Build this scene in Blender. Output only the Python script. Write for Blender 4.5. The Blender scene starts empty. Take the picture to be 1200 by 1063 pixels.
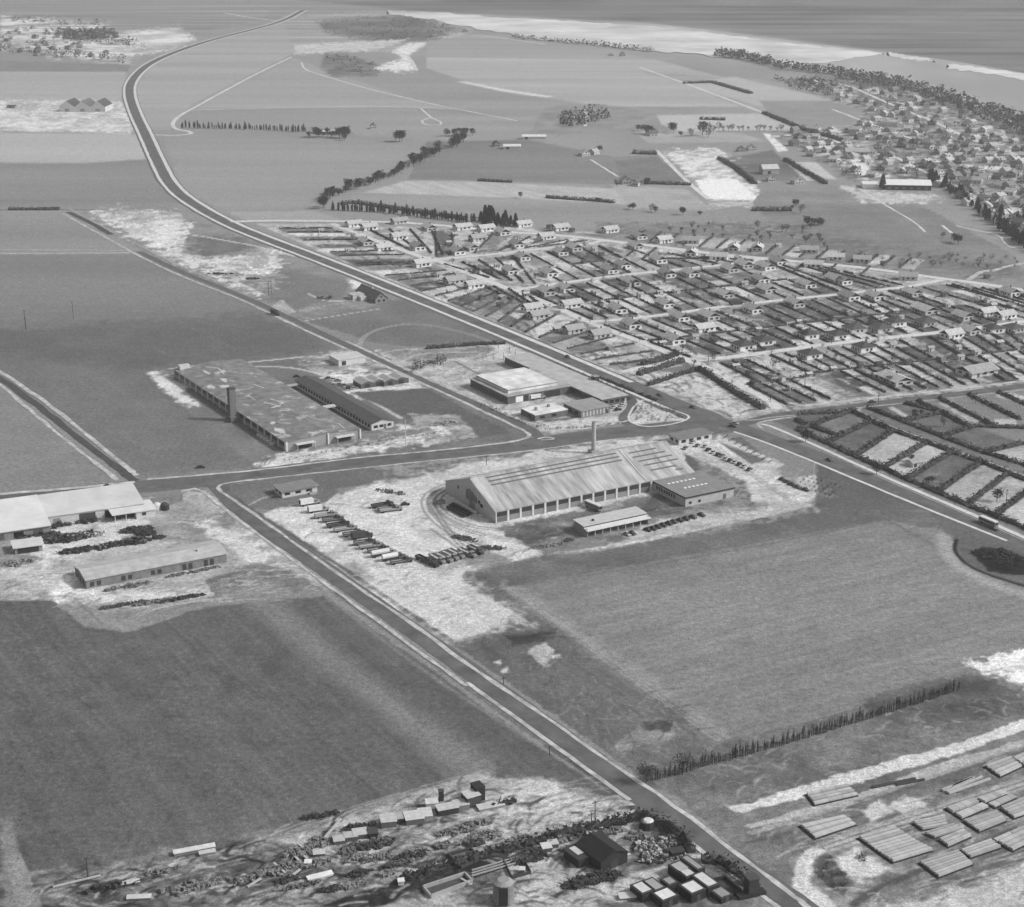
import bpy, math, random
import numpy as np
from mathutils import Vector
rnd = random.Random(7)
# ---------------------------------------------------------------- camera, sky, sun, exposure
F, YH, H = 1980., -130., 260.
PITCH = math.atan((531.5 - YH) / F)
sc = bpy.context.scene
cam = bpy.data.objects.new('camera', bpy.data.cameras.new('camera'))
sc.collection.objects.link(cam)
cam.location = (0, 0, H); cam.rotation_euler = (math.pi / 2 - PITCH, 0, 0)
cam.data.sensor_width = 36; cam.data.lens = F / 1200 * 36
cam.data.clip_start = 1; cam.data.clip_end = 60000
sc.camera = cam
AZ, EL = math.radians(98), math.radians(38)
w = bpy.data.worlds.new('World'); sc.world = w; w.use_nodes = True
nt = w.node_tree; nt.nodes.clear()
sky = nt.nodes.new('ShaderNodeTexSky'); sky.sky_type = 'NISHITA'; sky.sun_disc = False
sky.sun_elevation = EL; sky.sun_rotation = AZ; sky.dust_density = 3.0
bw = nt.nodes.new('ShaderNodeRGBToBW'); bg = nt.nodes.new('ShaderNodeBackground'); wo = nt.nodes.new('ShaderNodeOutputWorld')
bg.inputs[1].default_value = 0.12
nt.links.new(sky.outputs[0], bw.inputs[0]); nt.links.new(bw.outputs[0], bg.inputs[0]); nt.links.new(bg.outputs[0], wo.inputs[0])
sl = bpy.data.lights.new('sun', 'SUN'); sl.energy = 2.2; sl.angle = math.radians(6)
so = bpy.data.objects.new('sun', sl); sc.collection.objects.link(so)
SV = Vector((math.sin(AZ) * math.cos(EL), math.cos(AZ) * math.cos(EL), math.sin(EL)))
so.rotation_euler = SV.to_track_quat('Z', 'Y').to_euler(); so.location = (0, 0, 600)
sc.view_settings.view_transform = 'Standard'; sc.view_settings.look = 'None'
sc.view_settings.gamma = 1; sc.view_settings.exposure = 0.3
sc.view_settings.use_curve_mapping = False

# ---------------------------------------------------------------- helpers
COL = sc.collection
CP, SP = math.cos(PITCH), math.sin(PITCH)
def G(px, py, z=0.):                       # bearing of a point of the survey photo -> place on the ground
    u = (px - 600) / F; v = -(py - 531.5) / F
    dy = CP + v * SP; dz = -SP + v * CP
    t = (z - H) / dz
    return Vector((u * t, dy * t, z))
def PXY(x, y, z=0.):
    d = y * CP - (z - H) * SP; up = y * SP + (z - H) * CP
    return 600 + F * x / d, 531.5 - F * up / d
def lin(t):
    c = np.clip(np.asarray(t, float) / 255., 0, 1)
    return np.where(c < .04045, c / 12.92, ((c + .055) / 1.055) ** 2.4)
MATS = {}
def M(alb, rough=.85, var=.18, scale=.6, kind='plain', spec=.25):
    k = (round(alb, 3), rough, var, scale, kind)
    if k in MATS: return MATS[k]
    m = bpy.data.materials.new('grey_%s' % kind); m.use_nodes = True
    n = m.node_tree.nodes; l = m.node_tree.links
    b = n['Principled BSDF']; b.inputs['Roughness'].default_value = rough
    b.inputs['Specular IOR Level'].default_value = spec
    tc = n.new('ShaderNodeTexCoord'); no = n.new('ShaderNodeTexNoise')
    src = tc.outputs['Object']
    if kind == 'streak':
        mp = n.new('ShaderNodeMapping'); mp.inputs['Scale'].default_value = (1, .12, .12); l.new(src, mp.inputs[0]); src = mp.outputs[0]
    if kind == 'smear':
        mp = n.new('ShaderNodeMapping'); mp.inputs['Scale'].default_value = (1, .16, .16); mp.inputs['Rotation'].default_value = (0, 0, .55); l.new(src, mp.inputs[0]); src = mp.outputs[0]
    l.new(src, no.inputs['Vector']); no.inputs['Scale'].default_value = scale; no.inputs['Detail'].default_value = 5
    no.inputs['Roughness'].default_value = .65
    mr = n.new('ShaderNodeMapRange'); mr.inputs[1].default_value = .3; mr.inputs[2].default_value = .7
    mr.inputs[3].default_value = alb * (1 - var); mr.inputs[4].default_value = alb * (1 + var)
    l.new(no.outputs[0], mr.inputs[0]); out = mr.outputs[0]
    if kind in ('ribs', 'smear'):
        wv = n.new('ShaderNodeTexWave'); wv.inputs['Scale'].default_value = .9; wv.bands_direction = 'X'
        l.new(tc.outputs['Object'], wv.inputs[0])
        m2 = n.new('ShaderNodeMapRange'); m2.inputs[3].default_value = .88; m2.inputs[4].default_value = 1.08
        l.new(wv.outputs[1], m2.inputs[0]); mu = n.new('ShaderNodeMath'); mu.operation = 'MULTIPLY'
        l.new(out, mu.inputs[0]); l.new(m2.outputs[0], mu.inputs[1]); out = mu.outputs[0]
    if kind == 'patchy':                    # worn patches of pale surfacing on a darker one
        n3 = n.new('ShaderNodeTexNoise'); n3.inputs['Scale'].default_value = scale * .55; n3.inputs['Detail'].default_value = 6; n3.inputs['Roughness'].default_value = .7; n3.inputs['Distortion'].default_value = .6
        l.new(tc.outputs['Object'], n3.inputs['Vector']); m3 = n.new('ShaderNodeMapRange'); m3.inputs[1].default_value = .56; m3.inputs[2].default_value = .66; m3.inputs[3].default_value = 0; m3.inputs[4].default_value = min(.5, alb * 1.6)
        l.new(n3.outputs[0], m3.inputs[0]); mu = n.new('ShaderNodeMath'); mu.operation = 'ADD'; l.new(out, mu.inputs[0]); l.new(m3.outputs[0], mu.inputs[1]); out = mu.outputs[0]
    l.new(out, b.inputs['Base Color'])
    MATS[k] = m; return m
class MB:
    def __init__(s): s.v = []; s.f = []
    def poly(s, *p):
        i = len(s.v); s.v += [tuple(q) for q in p]; s.f.append(tuple(range(i, i + len(p)))); return s
    def hexa(s, b, t):                      # 4 bottom, 4 top points
        i = len(s.v); s.v += [tuple(q) for q in b] + [tuple(q) for q in t]
        s.f += [(i + 3, i + 2, i + 1, i), (i + 4, i + 5, i + 6, i + 7)] + [(i + k, i + (k + 1) % 4, i + 4 + (k + 1) % 4, i + 4 + k) for k in range(4)]
        return s
    def box(s, x0, x1, y0, y1, z0, z1):
        q = [(x0, y0), (x1, y0), (x1, y1), (x0, y1)]
        return s.hexa([(x, y, z0) for x, y in q], [(x, y, z1) for x, y in q])
    def prism(s, q, z0, z1):
        i = len(s.v); n = len(q); s.v += [(x, y, z0) for x, y in q] + [(x, y, z1) for x, y in q]
        s.f += [tuple(range(i + n - 1, i - 1, -1)), tuple(range(i + n, i + 2 * n))] + [(i + k, i + (k + 1) % n, i + n + (k + 1) % n, i + n + k) for k in range(n)]
        return s
    def cyl(s, x, y, z0, z1, r0, r1=None, n=8):
        r1 = r0 if r1 is None else r1; i = len(s.v)
        for z, r in ((z0, r0), (z1, r1)):
            s.v += [(x + r * math.cos(6.2832 * k / n), y + r * math.sin(6.2832 * k / n), z) for k in range(n)]
        s.f += [tuple(range(i + n - 1, i - 1, -1)), tuple(range(i + n, i + 2 * n))] + [(i + k, i + (k + 1) % n, i + n + (k + 1) % n, i + n + k) for k in range(n)]
        return s
    def hcyl(s, x, y, z, r, wd, axis='y', n=12):
        i = len(s.v)
        for o in (0, wd):
            for k in range(n):
                c, q = r * math.cos(6.2832 * k / n), r * math.sin(6.2832 * k / n)
                s.v.append((x + c, y + o, z + q) if axis == 'y' else (x + o, y + c, z + q))
        s.f += [tuple(range(i, i + n)), tuple(range(i + 2 * n - 1, i + n - 1, -1))] + [(i + k, i + n + k, i + n + (k + 1) % n, i + (k + 1) % n) for k in range(n)]
        return s
    def beam(s, p, q, a, b=None):
        p, q = Vector(p), Vector(q); d = (q - p).normalized(); b = b or a
        u = d.cross(Vector((0, 0, 1)));  u = u.normalized() if u.length > .01 else Vector((1, 0, 0)); v = u.cross(d)
        o = [u * a / 2 + v * b / 2, -u * a / 2 + v * b / 2, -u * a / 2 - v * b / 2, u * a / 2 - v * b / 2]
        return s.hexa([p + k for k in o], [q + k for k in o])
    def mesh(s, name, mat, smooth=False):
        me = bpy.data.meshes.new(name); me.from_pydata(s.v, [], s.f); me.materials.append(mat)
        if smooth: me.polygons.foreach_set('use_smooth', [True] * len(me.polygons))
        me.update(); return me
    def obj(s, name, mat, parent=None, smooth=False, label=None):
        o = bpy.data.objects.new(name, s.mesh(name, mat, smooth)); COL.objects.link(o)
        if parent: o.parent = parent
        if label: o['label'] = label
        return o
def tag(o, label, cat, group=None):
    o['label'] = label; o['category'] = cat
    if group: o['group'] = group
    return o
def thing(name, label, cat, loc, deg=0, group=None):
    o = bpy.data.objects.new(name, None); COL.objects.link(o); o.empty_display_size = 1
    o.location = loc; o.rotation_euler = (0, 0, math.radians(deg)); return tag(o, label, cat, group)
def struct(o, kind='structure'):
    o['kind'] = kind; return o
def kids(o): return KID.get(o.name, [])
KID = {}
def proto(root):                            # remember a built thing as a source of copies, with its parts
    def walk(o): return (o, [walk(c) for c in COL.objects if c.parent == o])
    t = walk(root); root['_used'] = 0; return t
def put(t, loc, deg, label, group=None, sx=1., sz=1., sy=None, cat=None):
    def cp(n, par):
        o = n[0].copy(); COL.objects.link(o); o.parent = par
        for c in n[1]: cp(c, o)
        return o
    first = t[0].get('_used', 1) == 0
    if first: r = t[0]; r['_used'] = 1
    else: r = cp(t, None)
    r.location = loc; r.rotation_euler = (0, 0, math.radians(deg)); r.scale = (sx, sy or sx, sz)
    r['label'] = label
    if cat: r['category'] = cat
    if group: r['group'] = group
    return r
def ordi(n):
    W = 'first second third fourth fifth sixth seventh eighth ninth tenth eleventh twelfth thirteenth fourteenth fifteenth sixteenth seventeenth eighteenth nineteenth twentieth'.split()
    if n < 20: return W[n]
    n += 1; return '%d%s' % (n, 'th' if 10 <= n % 100 <= 20 else {1: 'st', 2: 'nd', 3: 'rd'}.get(n % 10, 'th'))
def resample(pts, step):
    P = [G(p[0], p[1]) for p in pts]; W_ = [p[2] if len(p) > 2 else None for p in pts]
    out = []
    for i in range(len(P) - 1):
        n = max(1, int((P[i + 1] - P[i]).length / step))
        for k in range(n): out.append(P[i].lerp(P[i + 1], k / n))
    out.append(P[-1]); return out
def smooth(pts, it=2):
    for _ in range(it):
        q = [pts[0]]
        for a, b in zip(pts[:-1], pts[1:]):
            q += [tuple(.75 * x + .25 * y for x, y in zip(a, b)), tuple(.25 * x + .75 * y for x, y in zip(a, b))]
        pts = q + [pts[-1]]
    return pts
def ribbon(name, pts, wid, mat, z, off=0., it=2, wob=.12, step=9, seed=1, zb=None):
    """a strip laid along a surveyed line; wid may be a number or (start, end)"""
    P = resample(smooth([tuple(p) for p in pts], it), step); r = random.Random(seed); n = len(P); mb = MB()
    w0, w1 = (wid, wid) if not isinstance(wid, tuple) else wid
    o0, o1 = (off, off) if not isinstance(off, tuple) else off
    L = []
    for i, p in enumerate(P):
        a = P[max(0, i - 1)]; b = P[min(n - 1, i + 1)]; d = (b - a).normalized(); nn = Vector((-d.y, d.x, 0)); t = i / (n - 1)
        c = p + nn * (o0 + (o1 - o0) * t); hw = (w0 + (w1 - w0) * t) / 2
        L.append((c + nn * (hw + r.uniform(-wob, wob)), c - nn * (hw + r.uniform(-wob, wob))))
    for i, (a, b) in enumerate(L): mb.v += [(a.x, a.y, z), (b.x, b.y, z)]
    mb.f = [(2 * i + 1, 2 * i + 3, 2 * i + 2, 2 * i) for i in range(n - 1)]
    return struct(mb.obj(name, mat))
# ---------------------------------------------------------------- the ground: one sheet, its soils and crops as an attribute
def frange(a, b, s): return list(np.arange(a, b, s))
LX = [-2300, -1500, -1000, -700, -500, -350, -250, -180, -120] + frange(-70, 1270, 1.2) + [1290, 1350, 1430, 1550, 1750, 2100, 2700, 3500]
LY = [-98, -90, -75, -60, -45, -32, -22] + frange(-14, 90, .7) + frange(90, 1085, 1.2) + [1100, 1120, 1150, 1200, 1280, 1400, 1600, 1900, 2400, 3200]
LX = np.array(LX); LY = np.array(LY)
X, Y = np.meshgrid(LX, LY)
_u = (X - 600) / F; _v = -(Y - 531.5) / F
_t = -H / (-SP + _v * CP); WX = _u * _t; WY = (CP + _v * SP) * _t
def vnoise(x, y, seed):
    xi = np.floor(x).astype(np.int64); yi = np.floor(y).astype(np.int64); fx = x - xi; fy = y - yi
    fx = fx * fx * (3 - 2 * fx); fy = fy * fy * (3 - 2 * fy)
    def h(a, b):
        n = (a * 374761393 + b * 668265263 + seed * 974634777) & 0xffffffff
        n = ((n ^ (n >> 13)) * 1274126177) & 0xffffffff
        return ((n ^ (n >> 16)) & 0xffff) / 65535.
    return (h(xi, yi) * (1 - fx) + h(xi + 1, yi) * fx) * (1 - fy) + (h(xi, yi + 1) * (1 - fx) + h(xi + 1, yi + 1) * fx) * fy
def fbm(x, y, sc_, seed, o=4, g=.55):
    s = 0; a = 1; tot = 0
    for k in range(o):
        s = s + a * vnoise(x / sc_ * 2 ** k, y / sc_ * 2 ** k, seed + k); tot += a; a *= g
    return s / tot
NS = {}
for nm, s_ in (('h', 260), ('l', 70), ('m', 22), ('s', 7), ('t', 3)): NS[nm] = fbm(WX, WY, s_, int(s_), 4)
NS['w'] = fbm(WX, WY, 9, 99, 3); NS['w2'] = fbm(WX, WY, 9, 55, 3)
_c, _s = math.cos(math.radians(30)), math.sin(math.radians(30))
RA = WX * _c + WY * _s; RB = -WX * _s + WY * _c          # along / across the town grid
NS['sa'] = fbm(RA / 9, RB, 5, 12, 4); NS['sb'] = fbm(RA, RB / 9, 5, 17, 4); NS['sx'] = fbm(WX / 14, WY, 40, 19, 4)
T = np.full(X.shape, 122.)
def sst(a, b, x): q = np.clip((x - a) / (b - a), 0, 1); return q * q * (3 - 2 * q)
def sub(pts, pad=12):
    xs = [p[0] for p in pts]; ys = [p[1] for p in pts]
    i0, i1 = np.searchsorted(LX, [min(xs) - pad, max(xs) + pad]); j0, j1 = np.searchsorted(LY, [min(ys) - pad, max(ys) + pad])
    return slice(j0, j1), slice(i0, i1)
def sdf(pts, x, y):
    inside = np.zeros(x.shape, bool); d = np.full(x.shape, 1e9); n = len(pts)
    for i in range(n):
        (ax, ay), (bx, by) = pts[i][:2], pts[(i + 1) % n][:2]
        ex, ey = bx - ax, by - ay; wx, wy = x - ax, y - ay
        t = np.clip((wx * ex + wy * ey) / (ex * ex + ey * ey + 1e-9), 0, 1)
        d = np.minimum(d, np.hypot(wx - ex * t, wy - ey * t))
        c = ((ay <= y) & (by > y)) | ((by <= y) & (ay > y))
        with np.errstate(all='ignore'): xx = ax + (y - ay) * ex / (ey if abs(ey) > 1e-9 else 1e-9)
        inside ^= c & (x < xx)
    return np.where(inside, d, -d)
def P(pts, tone, soft=1., wob=0., var=8, n='m', al=1., thr=None, tb=None, n2=None, var2=0):
    """patch of ground: tone, edge softness, wobbling edge, variation by noise n, optional breakup thr"""
    s = sub(pts, 12 + wob); x, y = X[s], Y[s]
    if wob: x = x + (NS['w'][s] - .5) * 2 * wob; y = y + (NS['w2'][s] - .5) * 1.2 * wob
    if tone > 165 and wob: soft = soft * 2.4; wob = wob * 1.3
    rg = wob + soft * .6
    m = sst(-soft, soft, sdf(pts, x, y) + (NS['t'][s] - .5) * rg * 1.6 + (NS['s'][s] - .5) * rg * 1.8) * al
    if thr is not None: m = m * sst(thr - .13, thr + .13, NS[n][s] * .4 + NS['t'][s] * .6)
    v = tone + (NS[n][s] - .5) * 2.6 * var
    if n2: v = v + (NS[n2][s] - .5) * 2.6 * var2
    if tb is not None: t = np.clip((Y[s] - tb[0]) / (tb[1] - tb[0]), 0, 1); v = v + t * tb[2]
    T[s] = T[s] * (1 - m) + v * m
def L(pts, w, tone, al=1., soft=.5, it=2, wob=0., thr=None, n='s', off=(0,)):
    """track or line of given width in metres"""
    pts = smooth([tuple(p[:2]) for p in pts], it) if it else pts
    s = sub(pts, 8 + w); wx, wy = WX[s], WY[s]
    if wob: wx = wx + (NS['w'][s] - .5) * 2 * wob; wy = wy + (NS['w2'][s] - .5) * 2 * wob
    d = np.full(wx.shape, 1e9)
    Q = [G(*p) for p in pts]
    for a, b in zip(Q[:-1], Q[1:]):
        ex, ey = b.x - a.x, b.y - a.y; l2 = ex * ex + ey * ey + 1e-9
        t = np.clip(((wx - a.x) * ex + (wy - a.y) * ey) / l2, 0, 1)
        e = np.hypot(wx - a.x - ex * t, wy - a.y - ey * t)
        if len(off) > 1: e = e * np.sign((wx - a.x) * ey - (wy - a.y) * ex)
        d = np.where(np.abs(e) < np.abs(d), e, d)
    m = 0
    for o in off: m = np.maximum(m, sst(w / 2 + soft, w / 2 - soft, np.abs(d - o)))
    m = m * al
    if thr is not None: m = m * sst(thr - .08, thr + .08, NS[n][s])
    T[s] = T[s] * (1 - m) + tone * m
def rut(pts, tone=70, al=.5, g=.9, w=.5, **k): L(pts, w, tone, al, off=(-g, g), **k)
def spray(poly, n, l0, l1, w0, w1, tones, ang=20, spread=40, al=.7, px=True):
    xs = [p[0] for p in poly]; ys = [p[1] for p in poly]; k = 0
    for _ in range(n * 6):
        if k >= n: break
        x, y = rnd.uniform(min(xs), max(xs)), rnd.uniform(min(ys), max(ys))
        if sdf(poly, np.array([x]), np.array([y]))[0] < 1: continue
        k += 1; a = math.radians(ang + rnd.uniform(-spread, spread)); l_ = rnd.uniform(l0, l1); g = G(x, y)
        q = PXY(g.x + l_ * math.cos(a), g.y + l_ * math.sin(a)); m_ = PXY(g.x + l_ * .5 * math.cos(a + .25), g.y + l_ * .5 * math.sin(a + .25))
        L([(x, y), m_, q], rnd.uniform(w0, w1), rnd.choice(tones), rnd.uniform(.3, 1) * al, soft=.5, it=1, wob=.6)
# --- far country
T += (NS['h'] - .5) * 22 + (NS['l'] - .5) * 10
P([(-400, -200), (1700, -200), (1700, 40), (-400, 14)], 118, 4, 0, 14, 'sx')
P([(0, 5), (330, 5), (300, 24), (200, 45), (0, 50)], 122, 3, 4, 20, 'sx')
P([(0, 18), (60, 22), (110, 30), (165, 60), (150, 78), (60, 64), (0, 45)], 148, 2, 6, 50, 'l', n2='m', var2=30)
P([(130, 40), (210, 30), (230, 48), (190, 60), (150, 66)], 165, 2, 5, 50, 'l')
P([(70, 38), (130, 36), (140, 44), (100, 48)], 84, 1.5, 3, 10)
P([(-100, 68), (152, 76), (150, 85), (-100, 85)], 112, 1, 0, 6)
P([(-100, 84), (147, 84), (146, 118), (-100, 118)], 138, 1, 0, 6, 'sx')
P([(-100, 118), (60, 117), (142, 119), (158, 152), (150, 156), (-100, 151)], 168, 1, 1, 34, 's', n2='m', var2=22)
P([(-100, 155), (160, 157), (176, 186), (100, 191), (-100, 190)], 146, 1, 0, 6, 'sx')
P([(-100, 191), (100, 192), (176, 187), (202, 220), (215, 246), (-100, 247)], 112, 1, 0, 9, 'sx')
L([(-60, 246), (70, 246), (210, 247)], 3, 82, .7)
P([(160, 84), (215, 60), (330, 22), (350, 40), (345, 62), (225, 122), (200, 152), (178, 152), (158, 110)], 134, 1, 0, 9, 'sx')
P([(345, 68), (420, 95), (490, 118), (535, 128), (480, 126), (230, 128), (262, 108)], 130, 1, 0, 8, 'sx')
P([(225, 130), (480, 127), (620, 142), (600, 160), (420, 160), (405, 150), (225, 150)], 124, 1, 0, 8, 'sx')
P([(330, 20), (480, 12), (560, 34), (520, 50), (470, 60), (345, 62)], 132, 2, 3, 24, 'sx')
P([(370, 25), (470, 17), (540, 34), (500, 50), (430, 48), (380, 38)], 100, 2, 4, 18, 'l')
P([(345, 52), (480, 46), (440, 58), (345, 64)], 158, 1, 2, 20, 's')
P([(380, 64), (400, 62), (450, 78), (440, 90), (390, 90), (375, 80)], 100, 1, 3, 16)
P([(438, 80), (462, 72), (478, 70), (488, 82), (465, 84)], 190, 1, 2, 20, 's')
P([(460, 60), (480, 50), (500, 50), (478, 66), (488, 82), (478, 72)], 178, 1, 1, 20, 's')
P([(500, 50), (560, 40), (700, 52), (760, 70), (500, 66)], 128, 1, 0, 8, 'sx')
P([(500, 67), (770, 70), (900, 105), (900, 125), (700, 125), (590, 110), (500, 80)], 140, 1, 0, 10, 'sx')
L([(505, 82), (900, 86)], 12, 118, .5, soft=4)
L([(540, 96), (590, 106), (640, 113)], 16, 182, .8, soft=4, wob=3)
P([(500, 88), (600, 110), (690, 122), (800, 130), (735, 150), (620, 160), (540, 128), (440, 100)], 122, 1, 0, 8, 'sx')
P([(735, 82), (905, 95), (1010, 100), (1000, 150), (940, 156), (800, 95)], 128, 1, 1, 10, 'sx')
P([(800, 98), (860, 90), (955, 112), (1000, 120), (930, 132), (880, 122)], 146, 1, 0, 7, 'sx')
P([(890, 118), (975, 118), (1010, 130), (1000, 146), (950, 150), (900, 132)], 118, 1, 0, 7)
P([(770, 135), (895, 133), (945, 152), (800, 155), (775, 146)], 152, 1, 0, 5, 'sx')
P([(500, 166), (620, 164), (720, 184), (770, 182), (800, 216), (700, 216), (478, 210)], 106, 1, 0, 9, 'sx', n2='h', var2=8)
P([(190, 160), (420, 162), (500, 175), (470, 200), (380, 236), (375, 246), (265, 246), (215, 225)], 124, 1, 0, 9, 'sx')
P([(265, 248), (370, 247), (400, 258), (290, 259)], 136, 1, 0, 8, 'sx')
P([(474, 212), (560, 213), (738, 222), (738, 240), (600, 232), (425, 226)], 150, 1, 0, 14, 'sb')
P([(425, 226), (600, 233), (830, 244), (830, 272), (640, 272), (560, 246), (395, 240)], 124, 1, 0, 8, 'sx')
P([(720, 188), (770, 184), (806, 212), (730, 214)], 100, 1, 0, 7)
P([(640, 125), (700, 122), (770, 132), (720, 150), (660, 158), (620, 156)], 116, 1, 2, 14)
P([(740, 152), (870, 156), (900, 166), (760, 168)], 134, 1, 0, 8)
P([(715, 216), (806, 222), (836, 246), (740, 244)], 138, 1, 1, 10)
P([(778, 178), (842, 174), (888, 210), (890, 236), (832, 236), (812, 210)], 172, 1, 3, 48, 's', n2='m', var2=26)
P([(848, 186), (905, 176), (938, 203), (930, 212), (880, 212)], 92, 1, 0, 18, 'sx')
P([(920, 190), (956, 190), (980, 210), (946, 212)], 160, 1, 0, 14, 'sb')
P([(894, 156), (902, 157), (924, 176), (912, 178)], 192, 1, 0, 8)
P([(830, 236), (900, 236), (925, 240), (830, 244)], 150, 1, 2, 25, 's')
P([(815, 211), (862, 208), (889, 234), (828, 233.5)], 232, .7, .6, 4)
P([(900, 222), (1000, 218), (1060, 230), (1190, 300), (1200, 330), (990, 300), (905, 262), (880, 238)], 110, 1, 2, 10, 'sx', n2='m', var2=8)
P([(985, 218), (1060, 226), (1110, 232), (1080, 238), (1010, 236)], 160, 2, 4, 20, 's')
P([(700, 262), (900, 262), (1180, 310), (1200, 322), (1130, 326), (950, 308), (820, 292), (700, 276)], 98, 3, 5, 22, 'm', thr=.42)
# far bank, river shore
P([(330, -2), (480, 12), (760, 26), (850, 36), (1080, 66), (1210, 90), (1700, 160), (1700, -200), (-400, -200), (-400, -14)], 100, 2, 0, 16, 'sx', n2='h', var2=12)
# --- villa town
VT = [(905, 92), (985, 88), (1040, 98), (1120, 116), (1230, 150), (1400, 200), (1400, 330), (1200, 285), (1120, 232), (1090, 212), (1000, 214), (960, 190), (905, 160), (940, 150), (1000, 150), (1010, 130), (960, 112)]
P(VT, 108, 2, 3, 40, 's', n2='m', var2=18)
for k in range(900):
    x, y = rnd.uniform(915, 1260), rnd.uniform(95, 275)
    if sdf(VT, np.array([x]), np.array([y]))[0] < 2: continue
    w_, h_ = rnd.uniform(3, 11), rnd.uniform(.9, 2.6)
    P([(x, y), (x + w_, y + .15 * w_), (x + w_ + h_, y + .15 * w_ + h_), (x + h_, y + h_)], rnd.choice([90, 130, 150, 170, 190]), .8, 1, 12, 's', al=.8)
P([(994, 184), (1012, 186), (1020, 205), (1005, 206)], 188, 1, 1, 10)
P([(1125, 192), (1180, 196), (1185, 200), (1125, 198)], 176, 1, 0, 10); P([(1145, 241), (1205, 243), (1200, 252), (1158, 250)], 165, 1, 0, 10)
for pts, w_ in (([(905, 160), (950, 156), (986, 168)], 4),): L(pts, w_, 185)
# --- left of the highway
P([(75, 249), (190, 248), (240, 262), (290, 280), (345, 300), (420, 335), (395, 352), (345, 372), (290, 350), (205, 315), (140, 280)], 116, 1, 2, 14, 'm')
P([(110, 250), (205, 249), (225, 264), (215, 290), (240, 300), (330, 296), (330, 312), (300, 345), (262, 330), (200, 300), (150, 276)], 192, 2, 5, 26, 's', thr=.40)
P([(130, 262), (200, 256), (215, 270), (200, 296), (170, 284)], 200, 2, 4, 20, 's', al=.7)
P([(220, 276), (280, 280), (300, 292), (240, 302), (215, 298)], 100, 2, 4, 12)
P([(285, 308), (320, 306), (322, 330), (312, 345), (295, 340)], 224, 2, 4, 14, 's')
L([(160, 278), (210, 272), (300, 288), (345, 300)], 3, 190, .7, wob=1); L([(205, 308), (300, 300), (345, 297)], 3, 185, .6, wob=1)
for q in ((250, 320, 36, 3), (282, 315, 14, 3), (300, 330, 10, 3)): P([(q[0], q[1]), (q[0] + q[2], q[1] + 1), (q[0] + q[2], q[1] + q[3]), (q[0], q[1] + q[3] - 1)], 78, 1, 3, 10)
P([(-100, 249), (75, 249), (160, 294), (-100, 295)], 120, 1, 0, 7, 'sx')
P([(-100, 299), (165, 298), (290, 354), (398, 408), (395, 414), (230, 432), (165, 438), (195, 470), (310, 546), (162, 558), (-100, 380)], 113, 1.2, 0, 7, 'sx', n2='h', var2=7)
P([(-100, 380), (30, 385), (150, 377), (300, 366), (395, 405), (390, 412), (230, 432), (160, 437), (180, 470), (60, 430), (-100, 420)], 96, 7, 4, 5)
P([(-100, 400), (162, 437), (200, 472), (312, 547), (165, 558), (5, 440), (-100, 380)], 106, 6, 3, 7)
P([(-100, 450), (5, 455), (140, 563), (-100, 577)], 122, 1, 0, 6)
# triangles between the side road and the highway
P([(345, 372), (420, 350), (478, 352), (600, 402), (560, 408), (500, 408), (440, 402)], 104, 1.2, 1, 9)
P([(280, 330), (330, 318), (410, 330), (405, 345), (345, 362)], 106, 1.2, 1, 9)
L([(421, 407), (424, 395), (445, 384), (490, 378), (540, 388), (592, 406)], 3, 150, .5, soft=1.5); rut([(421, 407), (424, 395), (450, 383), (490, 377)], 165, .5)
P([(350, 362), (430, 350), (442, 358), (355, 374)], 122, 1, 1, 20, 's')
L([(345, 378), (400, 369), (445, 362)], 1.6, 176, .8); L([(361, 344), (381, 354), (425, 351)], 1.6, 182, .9); L([(350, 364), (420, 352)], 1.2, 160, .6)
P([(408, 328), (420, 326), (430, 340), (415, 338)], 205, 1.5, 1, 10)
P([(318, 358), (332, 352), (345, 366), (335, 372)], 150, 1, 2, 20, 's')
# factory yard, left
P([(162, 437), (200, 430), (395, 414), (440, 424), (560, 482), (628, 510), (600, 516), (310, 547), (200, 475)], 104, 1, 1, 10, 'm')
P([(168, 436), (198, 434), (330, 528), (300, 546), (240, 500)], 112, 1.5, 2, 14, 'm')
P([(176, 440), (196, 438), (222, 452), (215, 460), (232, 474), (215, 476)], 200, 1.2, 3, 18, 's')
P([(340, 418), (420, 408), (470, 428), (512, 450), (500, 456), (420, 458), (350, 428)], 140, 1, 3, 34, 's', n2='m', var2=14)
P([(380, 440), (430, 432), (500, 450), (480, 462), (415, 464)], 196, 1.5, 4, 22, 's', thr=.38)
L([(200, 432), (300, 424), (395, 414), (410, 412)], 2.5, 186, .8); L([(255, 432), (330, 428), (385, 440), (470, 490)], 2.5, 186, .8, wob=.4)
P([(412, 460), (500, 455), (600, 508), (545, 516), (500, 500)], 90, 1, 1, 6)
P([(300, 544), (330, 530), (420, 514), (470, 500), (520, 498), (536, 515), (420, 530), (318, 548)], 184, 1.2, 3, 30, 's', n2='t', var2=20)
P([(480, 486), (540, 486), (560, 512), (500, 520)], 140, 1.5, 3, 34, 's')
P([(370, 520), (430, 508), (520, 500), (440, 520), (360, 528)], 112, 1, 2, 14, thr=.42)
rut([(307, 546), (310, 538), (330, 534), (350, 538)], 70, .6); rut([(312, 544), (318, 536), (335, 531)], 80, .5)
P([(505, 500), (516, 498), (530, 508), (518, 512)], 205, 1, 1, 10)
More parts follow.
